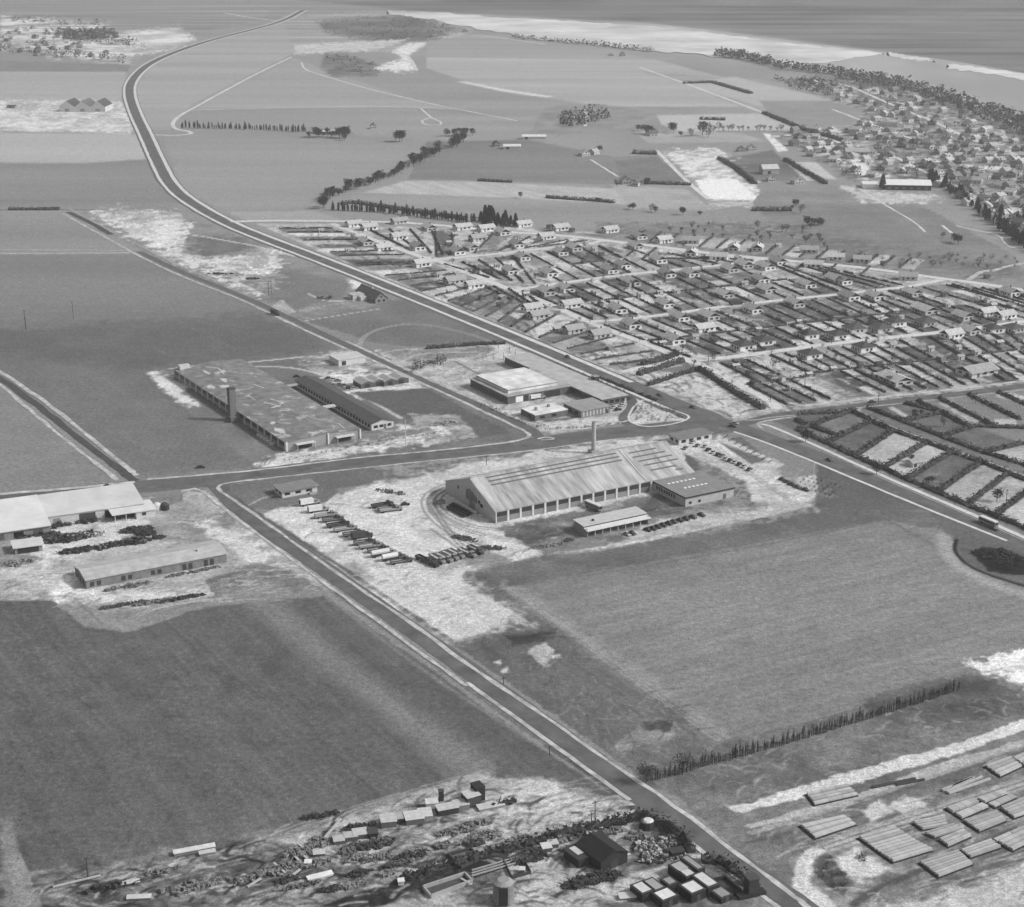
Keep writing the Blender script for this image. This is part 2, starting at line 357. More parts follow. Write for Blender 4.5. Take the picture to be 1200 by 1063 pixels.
# middle works yard (flat roofed works)
P([(440, 410), (480, 416), (600, 404), (700, 444), (752, 470), (735, 492), (628, 500), (560, 470), (483, 438)], 160, 1, 2, 32, 's', n2='t', var2=14)
P([(445, 412), (500, 406), (560, 408), (590, 404), (560, 418), (480, 424)], 118, 1.2, 2, 14, 's')
L([(447, 414), (470, 409), (520, 410), (590, 403)], 2, 175, .8); L([(470, 424), (490, 414), (560, 412)], 2.2, 178, .8)
P([(630, 492), (660, 490), (700, 484), (728, 492), (690, 502), (640, 502)], 86, 1, 1, 8)
L([(532, 423), (575, 446)], 1.5, 80, .8); L([(560, 420), (575, 416), (592, 410)], 1.2, 75, .8)
P([(575, 404), (600, 402), (640, 425), (620, 430)], 178, 2, 3, 14, 's')
P([(740, 466), (760, 462), (806, 484), (808, 490), (790, 496), (752, 499), (736, 492)], 172, .8, 1, 22, 't', n2='s', var2=14)
P([(560, 474), (628, 502), (648, 508), (735, 494), (738, 488), (720, 486), (640, 494), (600, 480)], 178, .8, 1, 18, 't')
# hall yard
P([(258, 568), (620, 526), (830, 500), (862, 506), (760, 520), (540, 552), (400, 572), (310, 598), (288, 596)], 98, 1, 1, 8)
P([(308, 600), (340, 596), (390, 578), (450, 566), (530, 548), (620, 532), (700, 518), (790, 512), (850, 520), (930, 570), (960, 560), (985, 575), (935, 592), (800, 630), (640, 650), (545, 668), (540, 680), (622, 730), (530, 752), (430, 690)], 192, 1.3, 2.5, 28, 's', n2='t', var2=16)
P([(600, 632), (700, 600), (820, 570), (900, 560), (930, 585), (830, 618), (700, 640), (640, 650)], 112, 2, 3, 22, 's', thr=.30)
P([(585, 618), (700, 594), (800, 570), (860, 590), (760, 606), (690, 616), (620, 640)], 84, 2, 3, 22, 's', al=.9)
P([(800, 530), (835, 545), (900, 580), (880, 596), (850, 575), (806, 552)], 90, 1.5, 2, 10)
P([(838, 530), (850, 522), (935, 570), (925, 590), (880, 565)], 196, 1.5, 2, 26, 's', thr=.35)
P([(842, 518), (868, 512), (902, 538), (880, 544)], 94, 1, 0, 6); 
P([(838, 516), (842, 509), (920, 545), (900, 552), (880, 545), (902, 540)], 178, .8, .4, 10, 't')
P([(930, 560), (960, 556), (988, 572), (968, 580), (938, 572)], 180, .8, .5, 18, 't')
P([(870, 552), (935, 588), (920, 594), (880, 588)], 192, 1.5, 3, 30, 's', thr=.35)
P([(545, 672), (640, 650), (700, 648), (960, 590), (960, 590), (890, 616), (600, 686), (570, 690)], 100, 1.5, 2, 12, 's')
P([(735, 622), (800, 606), (870, 600), (950, 588), (958, 598), (860, 616), (740, 632)], 176, 1.5, 3, 24, 's', thr=.34)
P([(340, 600), (430, 592), (530, 580), (560, 640), (480, 680), (440, 660)], 200, 3, 4, 14, 's', al=.75)
for pts in ([(531, 574), (515, 580), (512, 592), (530, 608), (560, 618), (590, 620)], [(525, 570), (508, 580), (508, 596), (530, 614), (570, 626)]): rut(pts, 120, .6, g=1.1)
rut([(505, 590), (520, 612), (540, 640)], 110, .5); rut([(500, 585), (530, 560), (560, 548)], 130, .4)
P([(395, 668), (415, 656), (440, 678), (420, 690)], 120, 3, 4, 16, 's', al=.7)
P([(470, 614), (500, 606), (540, 625), (510, 640)], 165, 3, 3, 12, 's', al=.6); L([(505, 620), (545, 648)], 1.5, 100, .6, wob=.6)
P([(560, 575), (600, 612), (560, 620), (520, 595)], 160, 2, 3, 24, 's', al=.5); P([(596, 620), (624, 612), (620, 636), (590, 632)], 88, 2, 3, 16, 's')
P([(530, 648), (560, 640), (600, 655), (585, 664), (550, 662)], 110, 2, 3, 26, 's', al=.8)
P([(262, 572), (300, 568), (350, 568), (400, 575), (380, 590), (330, 602), (290, 592)], 102, 1, 1, 8)
L([(288, 594), (310, 582), (330, 580)], 1.6, 160, .7); L([(278, 586), (308, 606), (400, 664), (530, 752), (560, 770)], 2.2, 72, .75, wob=.5)
P([(308, 601), (362, 588), (365, 597), (318, 610)], 196, 1, 1, 8)
# the big field on the right and its margins
P([(545, 672), (700, 648), (958, 592), (1100, 600), (1125, 625), (1040, 610), (590, 690), (860, 870), (750, 910), (560, 775), (530, 755), (622, 730), (545, 682)], 96, 1.2, 1.5, 11, 'm', n2='s', var2=7)
P([(958, 540), (1000, 552), (1185, 632), (1120, 640), (1090, 600), (955, 594)], 90, 1.5, 2, 9, 'm')
P([(600, 688), (1040, 609), (1190, 790), (1100, 808), (850, 866)], 117, 1.2, .5, 5, 's', n2='l', var2=6)
P([(1040, 609), (1120, 640), (1140, 628), (1300, 660), (1300, 790), (1190, 775), (1100, 808)], 117, 1.2, .5, 5, 's', n2='l', var2=6)
P([(700, 690), (1060, 640), (1120, 690), (820, 760)], 124, 26, 5, 4)
L([(600, 688), (850, 648), (1040, 609)], 1.4, 92, .5); L([(1040, 609), (1115, 650)], 2, 88, .5)
L([(595, 686), (680, 745), (800, 830), (845, 866)], 9, 142, .55, soft=3, wob=2, thr=.35); rut([(600, 690), (680, 750), (840, 866)], 165, .5, wob=1)
L([(620, 750), (740, 830)], 5, 100, .5, soft=2, wob=2)
P([(1118, 640), (1140, 628), (1185, 634), (1300, 680), (1300, 730), (1200, 688), (1150, 672), (1125, 660)], 92, 1.2, 0, 9)
L([(1108, 632), (1112, 655), (1150, 678), (1210, 695)], 5, 132, .6, soft=2); L([(1120, 635), (1118, 648), (1140, 668), (1210, 688)], 1.2, 66, .8)
P([(1140, 650), (1160, 640), (1210, 655), (1210, 675), (1160, 670)], 50, 1.5, 2, 14, 's')
P([(560, 745), (600, 722), (650, 742), (660, 775), (620, 790), (560, 770)], 86, 3, 6, 18, 's', al=.8)
P([(618, 760), (640, 752), (652, 770), (636, 782)], 158, 2, 4, 30, 's'); P([(590, 745), (650, 740), (640, 752), (600, 757)], 62, 2, 4, 10, 's', al=.8)
for q in ((578, 776, 8), (588, 785, 6), (648, 768, 9)): P([(q[0], q[1]), (q[0] + q[2], q[1] - 2), (q[0] + q[2], q[1] + 2), (q[0], q[1] + 2)], 190, 1, 1, 6)
P([(745, 850), (790, 838), (805, 858), (770, 880), (720, 880)], 128, 3, 5, 36, 's', al=.8); P([(750, 848), (790, 842), (785, 856), (755, 856)], 60, 2, 3, 8, al=.8)
for k in range(70):
    x, y = rnd.uniform(640, 780), rnd.uniform(790, 880)
    if (x - 560) * .85 - 10 > y - 660 - 20: pass
    l_ = rnd.uniform(4, 12); L([(x, y), (x + l_ * .6, y + l_)], .4, rnd.choice([120, 150]), .4)
L([(765, 912), (860, 886), (1000, 846), (1125, 806)], 9, 60, .75, soft=4, wob=1.5); L([(760, 922), (860, 896), (1000, 858), (1125, 818)], 5, 78, .5, soft=3)  # shade at the foot of the sapling row, painted into the ground tone
L([(752, 905), (850, 872), (1000, 832), (1130, 796)], .8, 80, .6)
s = sub([(600, 600), (1210, 870)], 1); T[s] += ((NS['sa'][s] - .5) * 16 + np.sin(RB[s] * 1.1 + NS['m'][s] * 4) * 4 * NS['l'][s]) * (T[s] > 108) * (T[s] < 130)
# lower right: rough grass, chalk banks, timber yard
P([(850, 868), (1100, 810), (1300, 760), (1300, 1200), (1000, 1200), (880, 1010), (790, 930), (757, 912)], 104, 1.5, 2, 16, 's', n2='m', var2=12)
P([(1130, 778), (1150, 772), (1300, 745), (1300, 830), (1200, 808), (1160, 792)], 226, 1.5, 7, 26, 'sa', thr=.34)
P([(1000, 822), (1130, 790), (1200, 800), (1200, 840), (1050, 850)], 78, 3, 5, 16, 's', al=.75)
P([(850, 945), (880, 940), (985, 906), (1080, 882), (1130, 868), (1215, 838), (1215, 850), (1140, 878), (1000, 920), (900, 945), (862, 952)], 196, .5, 2, 18, 's')
P([(870, 968), (990, 935), (1100, 895), (1215, 862), (1215, 867), (1110, 902), (1000, 940), (880, 972)], 160, .8, 1.5, 16, 't')
for a, b in (((880, 980), (1200, 880)), ((900, 985), (1010, 955)), ((875, 988), (980, 962)),): L([a, b], 1.1, 76, .7); 
L([(880, 976), (1010, 938), (1200, 872)], 2.5, 160, .6, wob=.5)
for k in range(40):
    x, y = rnd.uniform(1000, 1190), rnd.uniform(815, 880); l_ = rnd.uniform(6, 16)
    if y > 1140 - x * .27: continue
    L([(x, y), (x + l_, y + l_ * .45)], .6, rnd.choice([150, 175, 70]), .6)
P([(925, 1000), (960, 985), (1210, 905), (1300, 890), (1300, 1200), (1000, 1200), (945, 1070), (930, 1040)], 116, 2, 3, 34, 's', n2='t', var2=18)
for a, b in (((968, 993), (1210, 915)),): L([a, b], 5, 168, .9, soft=1.5); rut([a, b], 88, .8, g=1.1, w=.6)
for k in range(26):
    x, y = rnd.uniform(1000, 1190), rnd.uniform(925, 1040)
    if y + (x - 1000) * .3 < 985: continue
    for j in range(rnd.randint(2, 6)): L([(x + j * 3.4, y + j * 2.4), (x + j * 3.4 + 42, y + j * 2.4 - 13)], .5, rnd.choice([60, 72, 190]), .6, it=0, wob=.3)
P([(955, 1000), (975, 1002), (1000, 1035), (985, 1050), (960, 1030), (955, 1015)], 78, 2, 3, 16, 's')
P([(980, 1004), (1000, 996), (1040, 1016), (1020, 1030), (995, 1028)], 190, 2, 3, 12, 's')
L([(1000, 1060), (1030, 1040), (1110, 1008), (1215, 960)], 2.6, 70, .85, soft=.8)
P([(1040, 1062), (1100, 1050), (1215, 1005), (1215, 1100), (1040, 1100)], 172, 2, 4, 14, 's')
P([(930, 1062), (928, 1030), (938, 1000), (958, 990), (966, 998), (950, 1012), (950, 1034), (980, 1066), (960, 1080)], 198, 1.5, 1.5, 12, 's')
for q in ([(1040, 946), (1060, 931), (1088, 942), (1058, 953)], [(1010, 950), (1030, 938), (1050, 952), (1020, 964)]): P(q, 176, 1, 1, 14, 's')
P([(995, 940), (1070, 920), (1160, 895), (1130, 915), (1060, 928)], 84, 2, 3, 12, 's', al=.7)
# left: implement yard, long shed yard
P([(-60, 592), (170, 575), (240, 576), (300, 612), (382, 690), (200, 705), (-60, 705)], 150, 1.2, 2, 24, 's', n2='m', var2=14)
P([(150, 578), (185, 572), (212, 575), (215, 590), (160, 598), (135, 590)], 112, 1, 3, 14); P([(160, 596), (270, 598), (285, 625), (170, 630)], 134, 2, 4, 28, 's')
P([(-60, 640), (90, 640), (260, 600), (262, 604), (90, 650), (-60, 672)], 128, 1.5, 1, 14, 's')
P([(10, 640), (60, 616), (150, 606), (170, 615), (120, 645), (50, 655)], 190, 2, 4, 22, 's')
P([(225, 612), (280, 618), (330, 650), (300, 660), (262, 640)], 196, 2.5, 5, 20, 's', thr=.32)
P([(20, 672), (110, 672), (130, 694), (230, 690), (330, 660), (360, 680), (250, 700), (160, 712), (60, 700)], 196, 3, 6, 34, 's', thr=.28)
P([(45, 678), (90, 676), (110, 694), (140, 702), (100, 706), (60, 696)], 220, 2, 3, 16, 's')
P([(240, 680), (300, 660), (345, 668), (375, 690), (250, 698)], 104, 2, 4, 24, 's', thr=.36)
for k in range(9): rut([(60 + k * 6, 700 - k * .6), (130, 706 + k * 2.4), (200, 700 + k), (300 + k * 2, 668 + k * 2.5)], rnd.choice([100, 180]), .45, wob=.8)
P([(95, 716), (150, 716), (250, 700), (330, 690), (240, 712), (150, 735), (100, 740)], 128, 3, 5, 20, 's', al=.7)
# the dark ploughland bottom left
P([(-200, 700), (60, 704), (100, 735), (150, 740), (240, 712), (382, 698), (640, 880), (735, 942), (640, 916), (560, 925), (480, 945), (330, 990), (100, 1015), (-200, 1040)], 88, 1.5, 1.5, 6, 's', n2='l', var2=5)
L([(305, 706), (420, 800), (560, 905)], 13, 118, .8, soft=5)
for k, (x0, x1, y1) in enumerate(((0, 330, 1000), (20, 240, 1000), (70, 300, 985), (-60, 130, 1000), (150, 430, 960))): L([(x0 - 90, 715 + k * 3), (x0 + 40, 805), ((x0 + x1) / 2 + 10, 895), (x1 - 50, y1)], 4 + k, 108, .2, soft=4, wob=2)
s = sub([(0, 700), (740, 1010)], 1); T[s] += ((NS['sb'][s] - .5) * 14 + np.sin(RA[s] * 1.5 + NS['m'][s] * 3) * 3 * NS['l'][s]) * (T[s] < 112)
L([(382, 698), (500, 790), (640, 880), (735, 935)], 1.6, 128, .6, soft=.8); L([(395, 696), (640, 872), (742, 940)], 2.5, 84, .6)
L([(640, 875), (665, 890), (720, 930)], 1.6, 60, .6)
# lower yard
P([(-60, 1045), (20, 1030), (100, 1010), (330, 970), (480, 935), (570, 905), (640, 915), (735, 940), (790, 960), (900, 1062), (900, 1200), (-60, 1200)], 96, 2, 3, 30, 's', n2='t', var2=22)
P([(0, 960), (15, 960), (40, 1070), (5, 1070)], 120, 4, 2, 14); P([(5, 1000), (25, 1000), (50, 1063), (20, 1063)], 128, 2, 1, 10, 'sb')
P([(330, 985), (460, 940), (560, 905), (640, 918), (700, 938), (745, 938), (760, 955), (600, 985), (450, 1020), (400, 1010)], 158, 2.5, 3, 14, 's', n2='t', var2=14)
P([(585, 925), (620, 915), (690, 935), (735, 940), (700, 958), (620, 965), (580, 955)], 178, 3, 4, 8, 's')
P([(290, 1050), (330, 1035), (465, 1008), (475, 1024), (400, 1062), (380, 1100), (240, 1100)], 132, 1, 1, 8, 't')
P([(370, 1062), (470, 1030), (600, 996), (640, 985), (650, 992), (480, 1045), (440, 1070)], 58, 1.5, 2, 12, 's')
P([(330, 1090), (480, 1052), (600, 1040), (700, 1040), (700, 1100)], 146, 2, 3, 24, 's')
P([(600, 1000), (665, 985), (680, 1010), (720, 1040), (640, 1060), (580, 1050)], 160, 2, 3, 24, 's')
spray([(330, 1000), (480, 950), (600, 985), (480, 1030), (330, 1050)], 200, 1, 6, .4, 1.5, (45, 60, 190), 24, 60, .8)
P([(700, 975), (760, 960), (800, 985), (800, 1008), (735, 1018)], 120, 1.5, 2, 44, 't')
P([(700, 960), (745, 955), (740, 980), (720, 990)], 170, 2, 2, 20, 's')
P([(690, 1052), (740, 1024), (830, 1000), (842, 1008), (760, 1036), (730, 1056)], 172, 1.2, 1.5, 10, 's')
for pts in ([(60, 1045), (200, 1010), (330, 985), (430, 945), (520, 915), (570, 908)], [(90, 1035), (250, 1005), (360, 965), (470, 930)], [(420, 1000), (560, 965), (700, 945)], [(430, 1010), (600, 975), (740, 945)], [(180, 1035), (300, 1005)]): rut(pts, 172, .5, wob=.7, w=.7)
L([(40, 1035), (200, 1012), (330, 988), (470, 935), (570, 906)], 4, 150, .45, soft=2, wob=1)
s = sub([(40, 920), (520, 1063)], 1); T[s] += (NS['t'][s] - .5) * 40 * sst(975, 1000, Y[s] + (X[s] - 300) * .12)
# scars of speckle everywhere near works
# --- the estate gardens
EST = [(300, 262), (556, 268), (720, 283), (900, 303), (1100, 326), (1260, 346), (1260, 445), (1000, 472), (905, 484), (862, 494), (800, 470), (600, 388), (450, 327)]
P(EST, 150, 1, 0, 34, 's', n2='t', var2=12)
P([(740, 438), (800, 424), (822, 434), (880, 482), (862, 492), (800, 466)], 178, 2, 3, 26, 's', thr=.3)
P([(720, 424), (790, 415), (826, 436), (770, 436)], 112, 2, 2, 12)
P([(895, 488), (1020, 478), (1260, 560), (1260, 660), (1200, 625), (960, 520)], 108, 1, 0, 14, 's')
HEDGES = []
def gline(a, b, w_=2.0, tone=74): L([a, b], w_, tone, .7, soft=.8, it=0, wob=.9)
MARK = []
def mark(nm): MARK.append((len(HEDGES), nm))
BN = iter(['at the top left tip of the estate', 'between highway and diagonal street, upper stretch', 'between highway and diagonal street, middle stretch', 'between highway and diagonal street, lower stretch', 'just under the top road, left end', 'between the top road and the short second street', 'left of the middle, under the short second street', 'in the middle, under the short second street', 'under the middle of the top road', 'in the wedge beside the diagonal street', 'between second and third streets, left block', 'between second and third streets, right block', 'under the top road, right of the middle', 'between third and fourth streets, left block', 'between third and fourth streets, middle block', 'at the top right tip of the estate', 'between third and fourth streets, right block', 'at the far right under the top road', 'between fourth street and crossroad, left block', 'between fourth street and crossroad, middle block', 'between fourth street and crossroad, right block', 'along the top road kerb'])
def plots(TL, TR, BR, BL, n, mid=None, tones=(80, 92, 104, 118, 134, 150, 170, 186), hedge=.85, r=random.Random(5), k=1.):
    mark(next(BN))
    A = [tuple(TL[i] + (TR[i] - TL[i]) * j / n for i in (0, 1)) for j in range(n + 1)]
    B = [tuple(BL[i] + (BR[i] - BL[i]) * j / n for i in (0, 1)) for j in range(n + 1)]
    lp = lambda p, q, t: (p[0] + (q[0] - p[0]) * t, p[1] + (q[1] - p[1]) * t)
    cuts = [0, mid, 1] if mid else [0, 1]
    for j in range(n):
        for c0, c1 in zip(cuts[:-1], cuts[1:]):
            sp = r.choice([None, .35, .5, .65]); segs = [c0, c1] if sp is None else [c0, c0 + (c1 - c0) * sp, c1]
            for a, b in zip(segs[:-1], segs[1:]):
                q = [lp(A[j], B[j], a), lp(A[j + 1], B[j + 1], a), lp(A[j + 1], B[j + 1], b), lp(A[j], B[j], b)]
                P(q, r.choice(tones), .6, .5, 20, 's', al=.85, n2='t', var2=9)
    for j in range(n + 1):
        for c0, c1 in zip(cuts[:-1], cuts[1:]):
            if r.random() < hedge:
                e = .03; p, q = lp(A[j], B[j], c0 + e), lp(A[j], B[j], c1 - e); HEDGES.append((p, q)); gline(p, q)
    if mid:
        for j in range(n):
            if r.random() < .75: p, q = lp(A[j], B[j], mid), lp(A[j + 1], B[j + 1], mid); HEDGES.append((p, q)); gline(p, q)
# plots along the highway (lateral strips) : left edge = highway path, right edge = diagonal street
plots((322, 262), (386, 262), (504, 308), (418, 313), 1, hedge=0)
plots((415, 309), (325, 268), (392, 268), (500, 307), 9, tones=(80, 96, 150, 176, 185), k=1)
plots((598, 384), (420, 311), (504, 309), (628, 356), 12, tones=(78, 92, 110, 150, 172, 180))
plots((712, 428), (598, 384), (632, 359), (790, 420), 7, tones=(100, 120, 150, 170, 180))
plots((430, 268), (505, 268), (520, 300), (478, 292), 3, tones=(150, 165, 180, 130))
plots((510, 270), (690, 282), (628, 290), (512, 302), 8, hedge=.9)
plots((519, 309), (600, 299), (628, 334), (575, 326), 4, mid=.5)
plots((600, 299), (700, 288), (760, 318), (660, 331), 5, mid=.5)
plots((700, 288), (822, 301), (885, 306), (760, 318), 6, mid=.5)
plots((560, 332), (612, 341), (640, 362), (600, 352), 3)
plots((616, 341), (720, 326), (800, 365), (697, 376), 6, mid=.5)
plots((720, 326), (900, 308), (985, 343), (800, 365), 9, mid=.5)
plots((900, 308), (960, 312), (1060, 335), (985, 343), 5)
plots((705, 380), (800, 368), (900, 411), (812, 420), 5, mid=.5)
plots((800, 368), (985, 346), (1085, 390), (900, 411), 10, mid=.5)
plots((985, 346), (1120, 331), (1200, 350), (1240, 371), 1, hedge=0)
plots((985, 346), (1105, 333), (1240, 370), (1085, 390), 9, mid=.5)
plots((1112, 332), (1200, 343), (1290, 366), (1240, 372), 5, hedge=1)
plots((826, 426), (900, 415), (1010, 465), (925, 476), 5, mid=.5, tones=(88, 100, 130, 160, 180))
plots((900, 415), (1085, 393), (1180, 448), (1010, 465), 11, mid=.45)
plots((1085, 393), (1220, 378), (1300, 432), (1180, 448), 8, mid=.45)
plots((560, 264), (690, 272), (720, 279), (556, 267), 6, hedge=0)
mark('beyond the top road')
for i in range(17):                                    # plots beyond the north road, and the ones just inside it
    x = 742 + i * 19.5; y = 284 + i * 2.05
    P([(x + 14, y - 14), (x + 30, y - 12.5), (x + 17, y - 1), (x, y - 3)], rnd.choice([100, 120, 150, 170]), .6, .6, 14, 's')
    HEDGES.append(((x + 14, y - 14), (x, y - 3))); gline((x + 14, y - 14), (x, y - 3))
mark('on the near side of the top road')
for x, y in ((738, 300), (757, 303), (838, 311), (934, 318), (968, 322), (1008, 325)):
    HEDGES.append(((x + 12, y - 12), (x - 3, y))); gline((x + 12, y - 12), (x - 3, y))
# allotments between the highway and the lane
lane = [(1003, 482), (1025, 493), (1058, 506), (1100, 522), (1141, 537), (1200, 558), (1270, 584)]
HW = [(905, 494), (936, 504), (968, 519), (1002, 535), (1035, 549), (1062, 562), (1098, 577), (1133, 592), (1166, 605), (1205, 621), (1245, 640)]
LN = [(938, 484), (1002, 481), (1022, 494), (1047, 505), (1086, 519), (1116, 530), (1150, 542), (1182, 555), (1215, 568), (1250, 581), (1290, 594)]
for i in range(10):
    q = [HW[i], HW[i + 1], LN[i + 1], LN[i]]
    if i != 0: P([LN[i], LN[i + 1], HW[i + 1], HW[i]], [96, 110, 96, 160, 168, 98, 150, 158, 170, 150][i], .7, .8, 14, 's', n2='m', var2=16)
    else: P([LN[i], LN[i + 1], HW[i + 1], HW[i]], 92, .7, .8, 8)
mark('of the allotments between highway and lane')
for i in range(1, 11): HEDGES.append((HW[i], LN[i])); gline(HW[i], LN[i], 2.6, 56)
for a, b in zip(HW[1:-1], HW[2:]): HEDGES.append((a, b)); gline(a, b, 2.6, 56)
for a, b in zip(LN[2:-1], LN[3:]): HEDGES.append((a, b)); gline(a, b, 2.6, 56)
HEDGES += [((932, 493), (978, 510)), ((935, 486), (1000, 483)), ((1000, 483), (1040, 502))]
mark('of the allotments right of the lane')
E1 = [(1016, 478), (1058, 494), (1104, 512), (1154, 531), (1200, 545), (1260, 568)]
E2 = [(1060, 473), (1104, 484), (1142, 500), (1200, 520), (1250, 540), (1300, 560)]
for i in range(5):
    P([E1[i], E2[i], E2[i + 1], E1[i + 1]], [98, 98, 100, 160, 150][i], .7, .8, 12, 's', n2='m', var2=10)
    HEDGES.append((E1[i], E1[i + 1])); gline(E1[i], E1[i + 1], 2.6, 56)
for i in range(1, 5): HEDGES.append((E1[i], E2[i])); gline(E1[i], E2[i], 2.6, 56)
for a, b in (((1075, 470), (1135, 500)), ((1100, 467), (1165, 500)), ((1135, 463), (1195, 492)), ((1170, 460), (1230, 488)), ((1142, 500), (1200, 502)), ((1060, 473), (1110, 485))):
    HEDGES.append((a, b)); gline(a, b, 2.6, 56)
P([(1098, 472), (1112, 468), (1155, 492), (1140, 496)], 158, 1, 1, 20, 's'); P([(1167, 463), (1185, 460), (1240, 480), (1215, 482)], 170, 1, 1, 14, 's')
P([(1040, 478), (1046, 476), (1066, 488), (1060, 489)], 170, 1, 0, 8); P([(1165, 492), (1190, 490), (1192, 498), (1168, 499)], 165, 1, 1, 12)
for pts in (([(800, 424), (826, 426), (1000, 404), (1200, 380)]), ): pass
YD = [(308, 600), (450, 566), (620, 532), (790, 512), (960, 560), (985, 575), (800, 630), (640, 650), (545, 668), (622, 730), (530, 752), (430, 690)]
spray(YD, 420, 1, 9, .4, 1.6, (90, 110, 140, 150), 30, 50, .55); spray(YD, 160, 3, 26, .3, .7, (130, 150, 225), 20, 60, .5)
spray([(-20, 592), (240, 578), (300, 612), (382, 690), (200, 705), (-20, 705)], 260, 1, 8, .4, 1.6, (80, 100, 200, 215), 28, 50, .6)
spray([(20, 676), (330, 664), (375, 690), (160, 725), (60, 715)], 90, 8, 36, .4, .9, (95, 110, 190, 210), 22, 22, .6)
spray([(440, 410), (600, 404), (740, 470), (735, 495), (628, 500), (483, 438)], 200, 1, 10, .5, 2, (90, 110, 205), 0, 90, .6)
spray([(340, 418), (420, 408), (512, 450), (440, 462), (350, 432)], 90, 1, 10, .5, 2.5, (80, 100, 205), 10, 60, .7)
spray([(310, 548), (420, 516), (520, 496), (560, 512), (420, 532)], 120, 1, 7, .4, 1.4, (85, 105, 215), 20, 40, .7)
spray([(110, 250), (205, 249), (240, 300), (330, 296), (320, 345), (262, 330), (150, 276)], 110, 3, 18, .8, 3, (100, 120, 215), 5, 30, .6)
spray([(560, 745), (650, 742), (860, 870), (750, 905)], 160, 2, 14, .3, .9, (120, 140, 66), -50, 70, .5)
spray([(850, 870), (1210, 800), (1210, 840), (870, 945), (800, 920)], 220, 1, 8, .3, 1.2, (70, 80, 140, 160), 15, 60, .6)
spray([(880, 975), (1210, 880), (1210, 1070), (960, 1070)], 260, 1, 12, .3, 1.2, (80, 100, 190, 200), 28, 40, .55)
spray([(20, 1040), (330, 975), (560, 915), (740, 945), (800, 985), (700, 1062), (40, 1062)], 1100, 1, 8, .3, 1.3, (40, 50, 65, 80, 185), 24, 60, .8)
spray([(330, 985), (560, 912), (740, 942), (600, 985), (440, 1015)], 70, 8, 34, .3, .7, (120, 205), 26, 14, .5)
spray([(0, 705), (380, 700), (640, 880), (560, 920), (330, 985), (0, 1020)], 120, 3, 30, .3, .8, (104, 112, 72), -55, 12, .4)
spray([(600, 690), (1040, 612), (1190, 780), (850, 860)], 160, 2, 20, .3, .8, (105, 132, 138), 28, 12, .35)
spray(EST, 1500, 3, 16, .9, 2.4, (58, 66, 80, 95, 190), -64, 14, .75); spray(EST, 1000, 2, 10, .8, 2.6, (62, 75, 100, 185, 200), 25, 20, .65)
spray([(905, 498), (1200, 560), (1200, 625), (960, 530)], 100, 1, 9, .5, 1.6, (70, 90, 175), 28, 40, .5)
spray([(700, 262), (900, 262), (1180, 310), (1200, 325), (950, 305)], 120, 3, 20, 1, 4, (84, 95, 130), 0, 30, .5)
spray([(0, 20), (110, 25), (165, 60), (60, 75)], 260, 8, 50, 4, 12, (100, 115, 205, 200), 0, 40, .6)
spray([(0, 120), (150, 120), (155, 152), (0, 150)], 60, 4, 20, 1.5, 5, (110, 130, 205), 0, 60, .6)
spray([(778, 178), (842, 174), (888, 215), (820, 212)], 70, 4, 20, 1.5, 4, (110, 120, 225), 0, 60, .6)
for pl, n_ in ((YD, 46), ([(-20, 592), (240, 578), (300, 612), (382, 690), (200, 705), (-20, 705)], 30), ([(110, 250), (205, 249), (240, 300), (330, 296), (320, 345), (262, 330), (150, 276)], 26), ([(440, 410), (600, 404), (740, 470), (735, 495), (628, 500), (483, 438)], 16), ([(0, 120), (150, 120), (155, 152), (0, 150)], 14), ([(340, 985), (560, 912), (740, 942), (600, 985), (440, 1015)], 10)):
    k = 0
    while k < n_:                                        # trodden, damp and weedy places on the bare soil
        x, y = rnd.uniform(min(p[0] for p in pl), max(p[0] for p in pl)), rnd.uniform(min(p[1] for p in pl), max(p[1] for p in pl))
        if sdf(pl, np.array([x]), np.array([y]))[0] < 2: continue
        k += 1; w_ = rnd.uniform(6, 24); h_ = w_ * rnd.uniform(.15, .4)
        P([(x - w_, y), (x - w_ * .3, y - h_), (x + w_ * .7, y - h_ * 1.2), (x + w_, y), (x + w_ * .2, y + h_)], rnd.choice([118, 132, 145, 150]), 4, 4, 18, 't', al=rnd.uniform(.35, .75), thr=.44)
P([(800, 520), (935, 560), (985, 575), (935, 592), (860, 612), (800, 600), (830, 560)], 142, 4, 5, 22, 't', al=.6, thr=.46); P([(730, 625), (800, 606), (950, 588), (958, 600), (860, 618), (740, 634)], 150, 3, 4, 22, 't', al=.55, thr=.44)
P([(440, 545), (620, 525), (790, 512), (770, 520), (640, 540), (560, 560), (460, 566)], 160, 3, 4, 26, 't', al=.5, thr=.45); P([(430, 685), (545, 670), (622, 730), (530, 752)], 176, 4, 5, 26, 't', al=.7, thr=.42)
for pts in ([(535, 572), (516, 579), (510, 592), (528, 608), (556, 618), (592, 621)], [(540, 566), (508, 578), (503, 594), (526, 614), (566, 627)], [(548, 560), (500, 576), (495, 596), (522, 622), (560, 640)]): rut(pts, 104, .75, g=1.2, w=.9)
rut([(505, 590), (518, 612), (536, 636), (560, 652)], 100, .7, w=.8); rut([(400, 660), (450, 664), (520, 668), (600, 650)], 130, .6, w=.8); rut([(365, 592), (420, 590), (500, 586)], 140, .6, w=.8); rut([(840, 524), (880, 556), (926, 586)], 120, .6, w=.8)
L([(1106, 628), (1108, 652), (1145, 680), (1215, 702)], 6, 150, .75, soft=2); L([(1121, 632), (1117, 647), (1140, 668), (1215, 692)], 1.6, 52, .9)
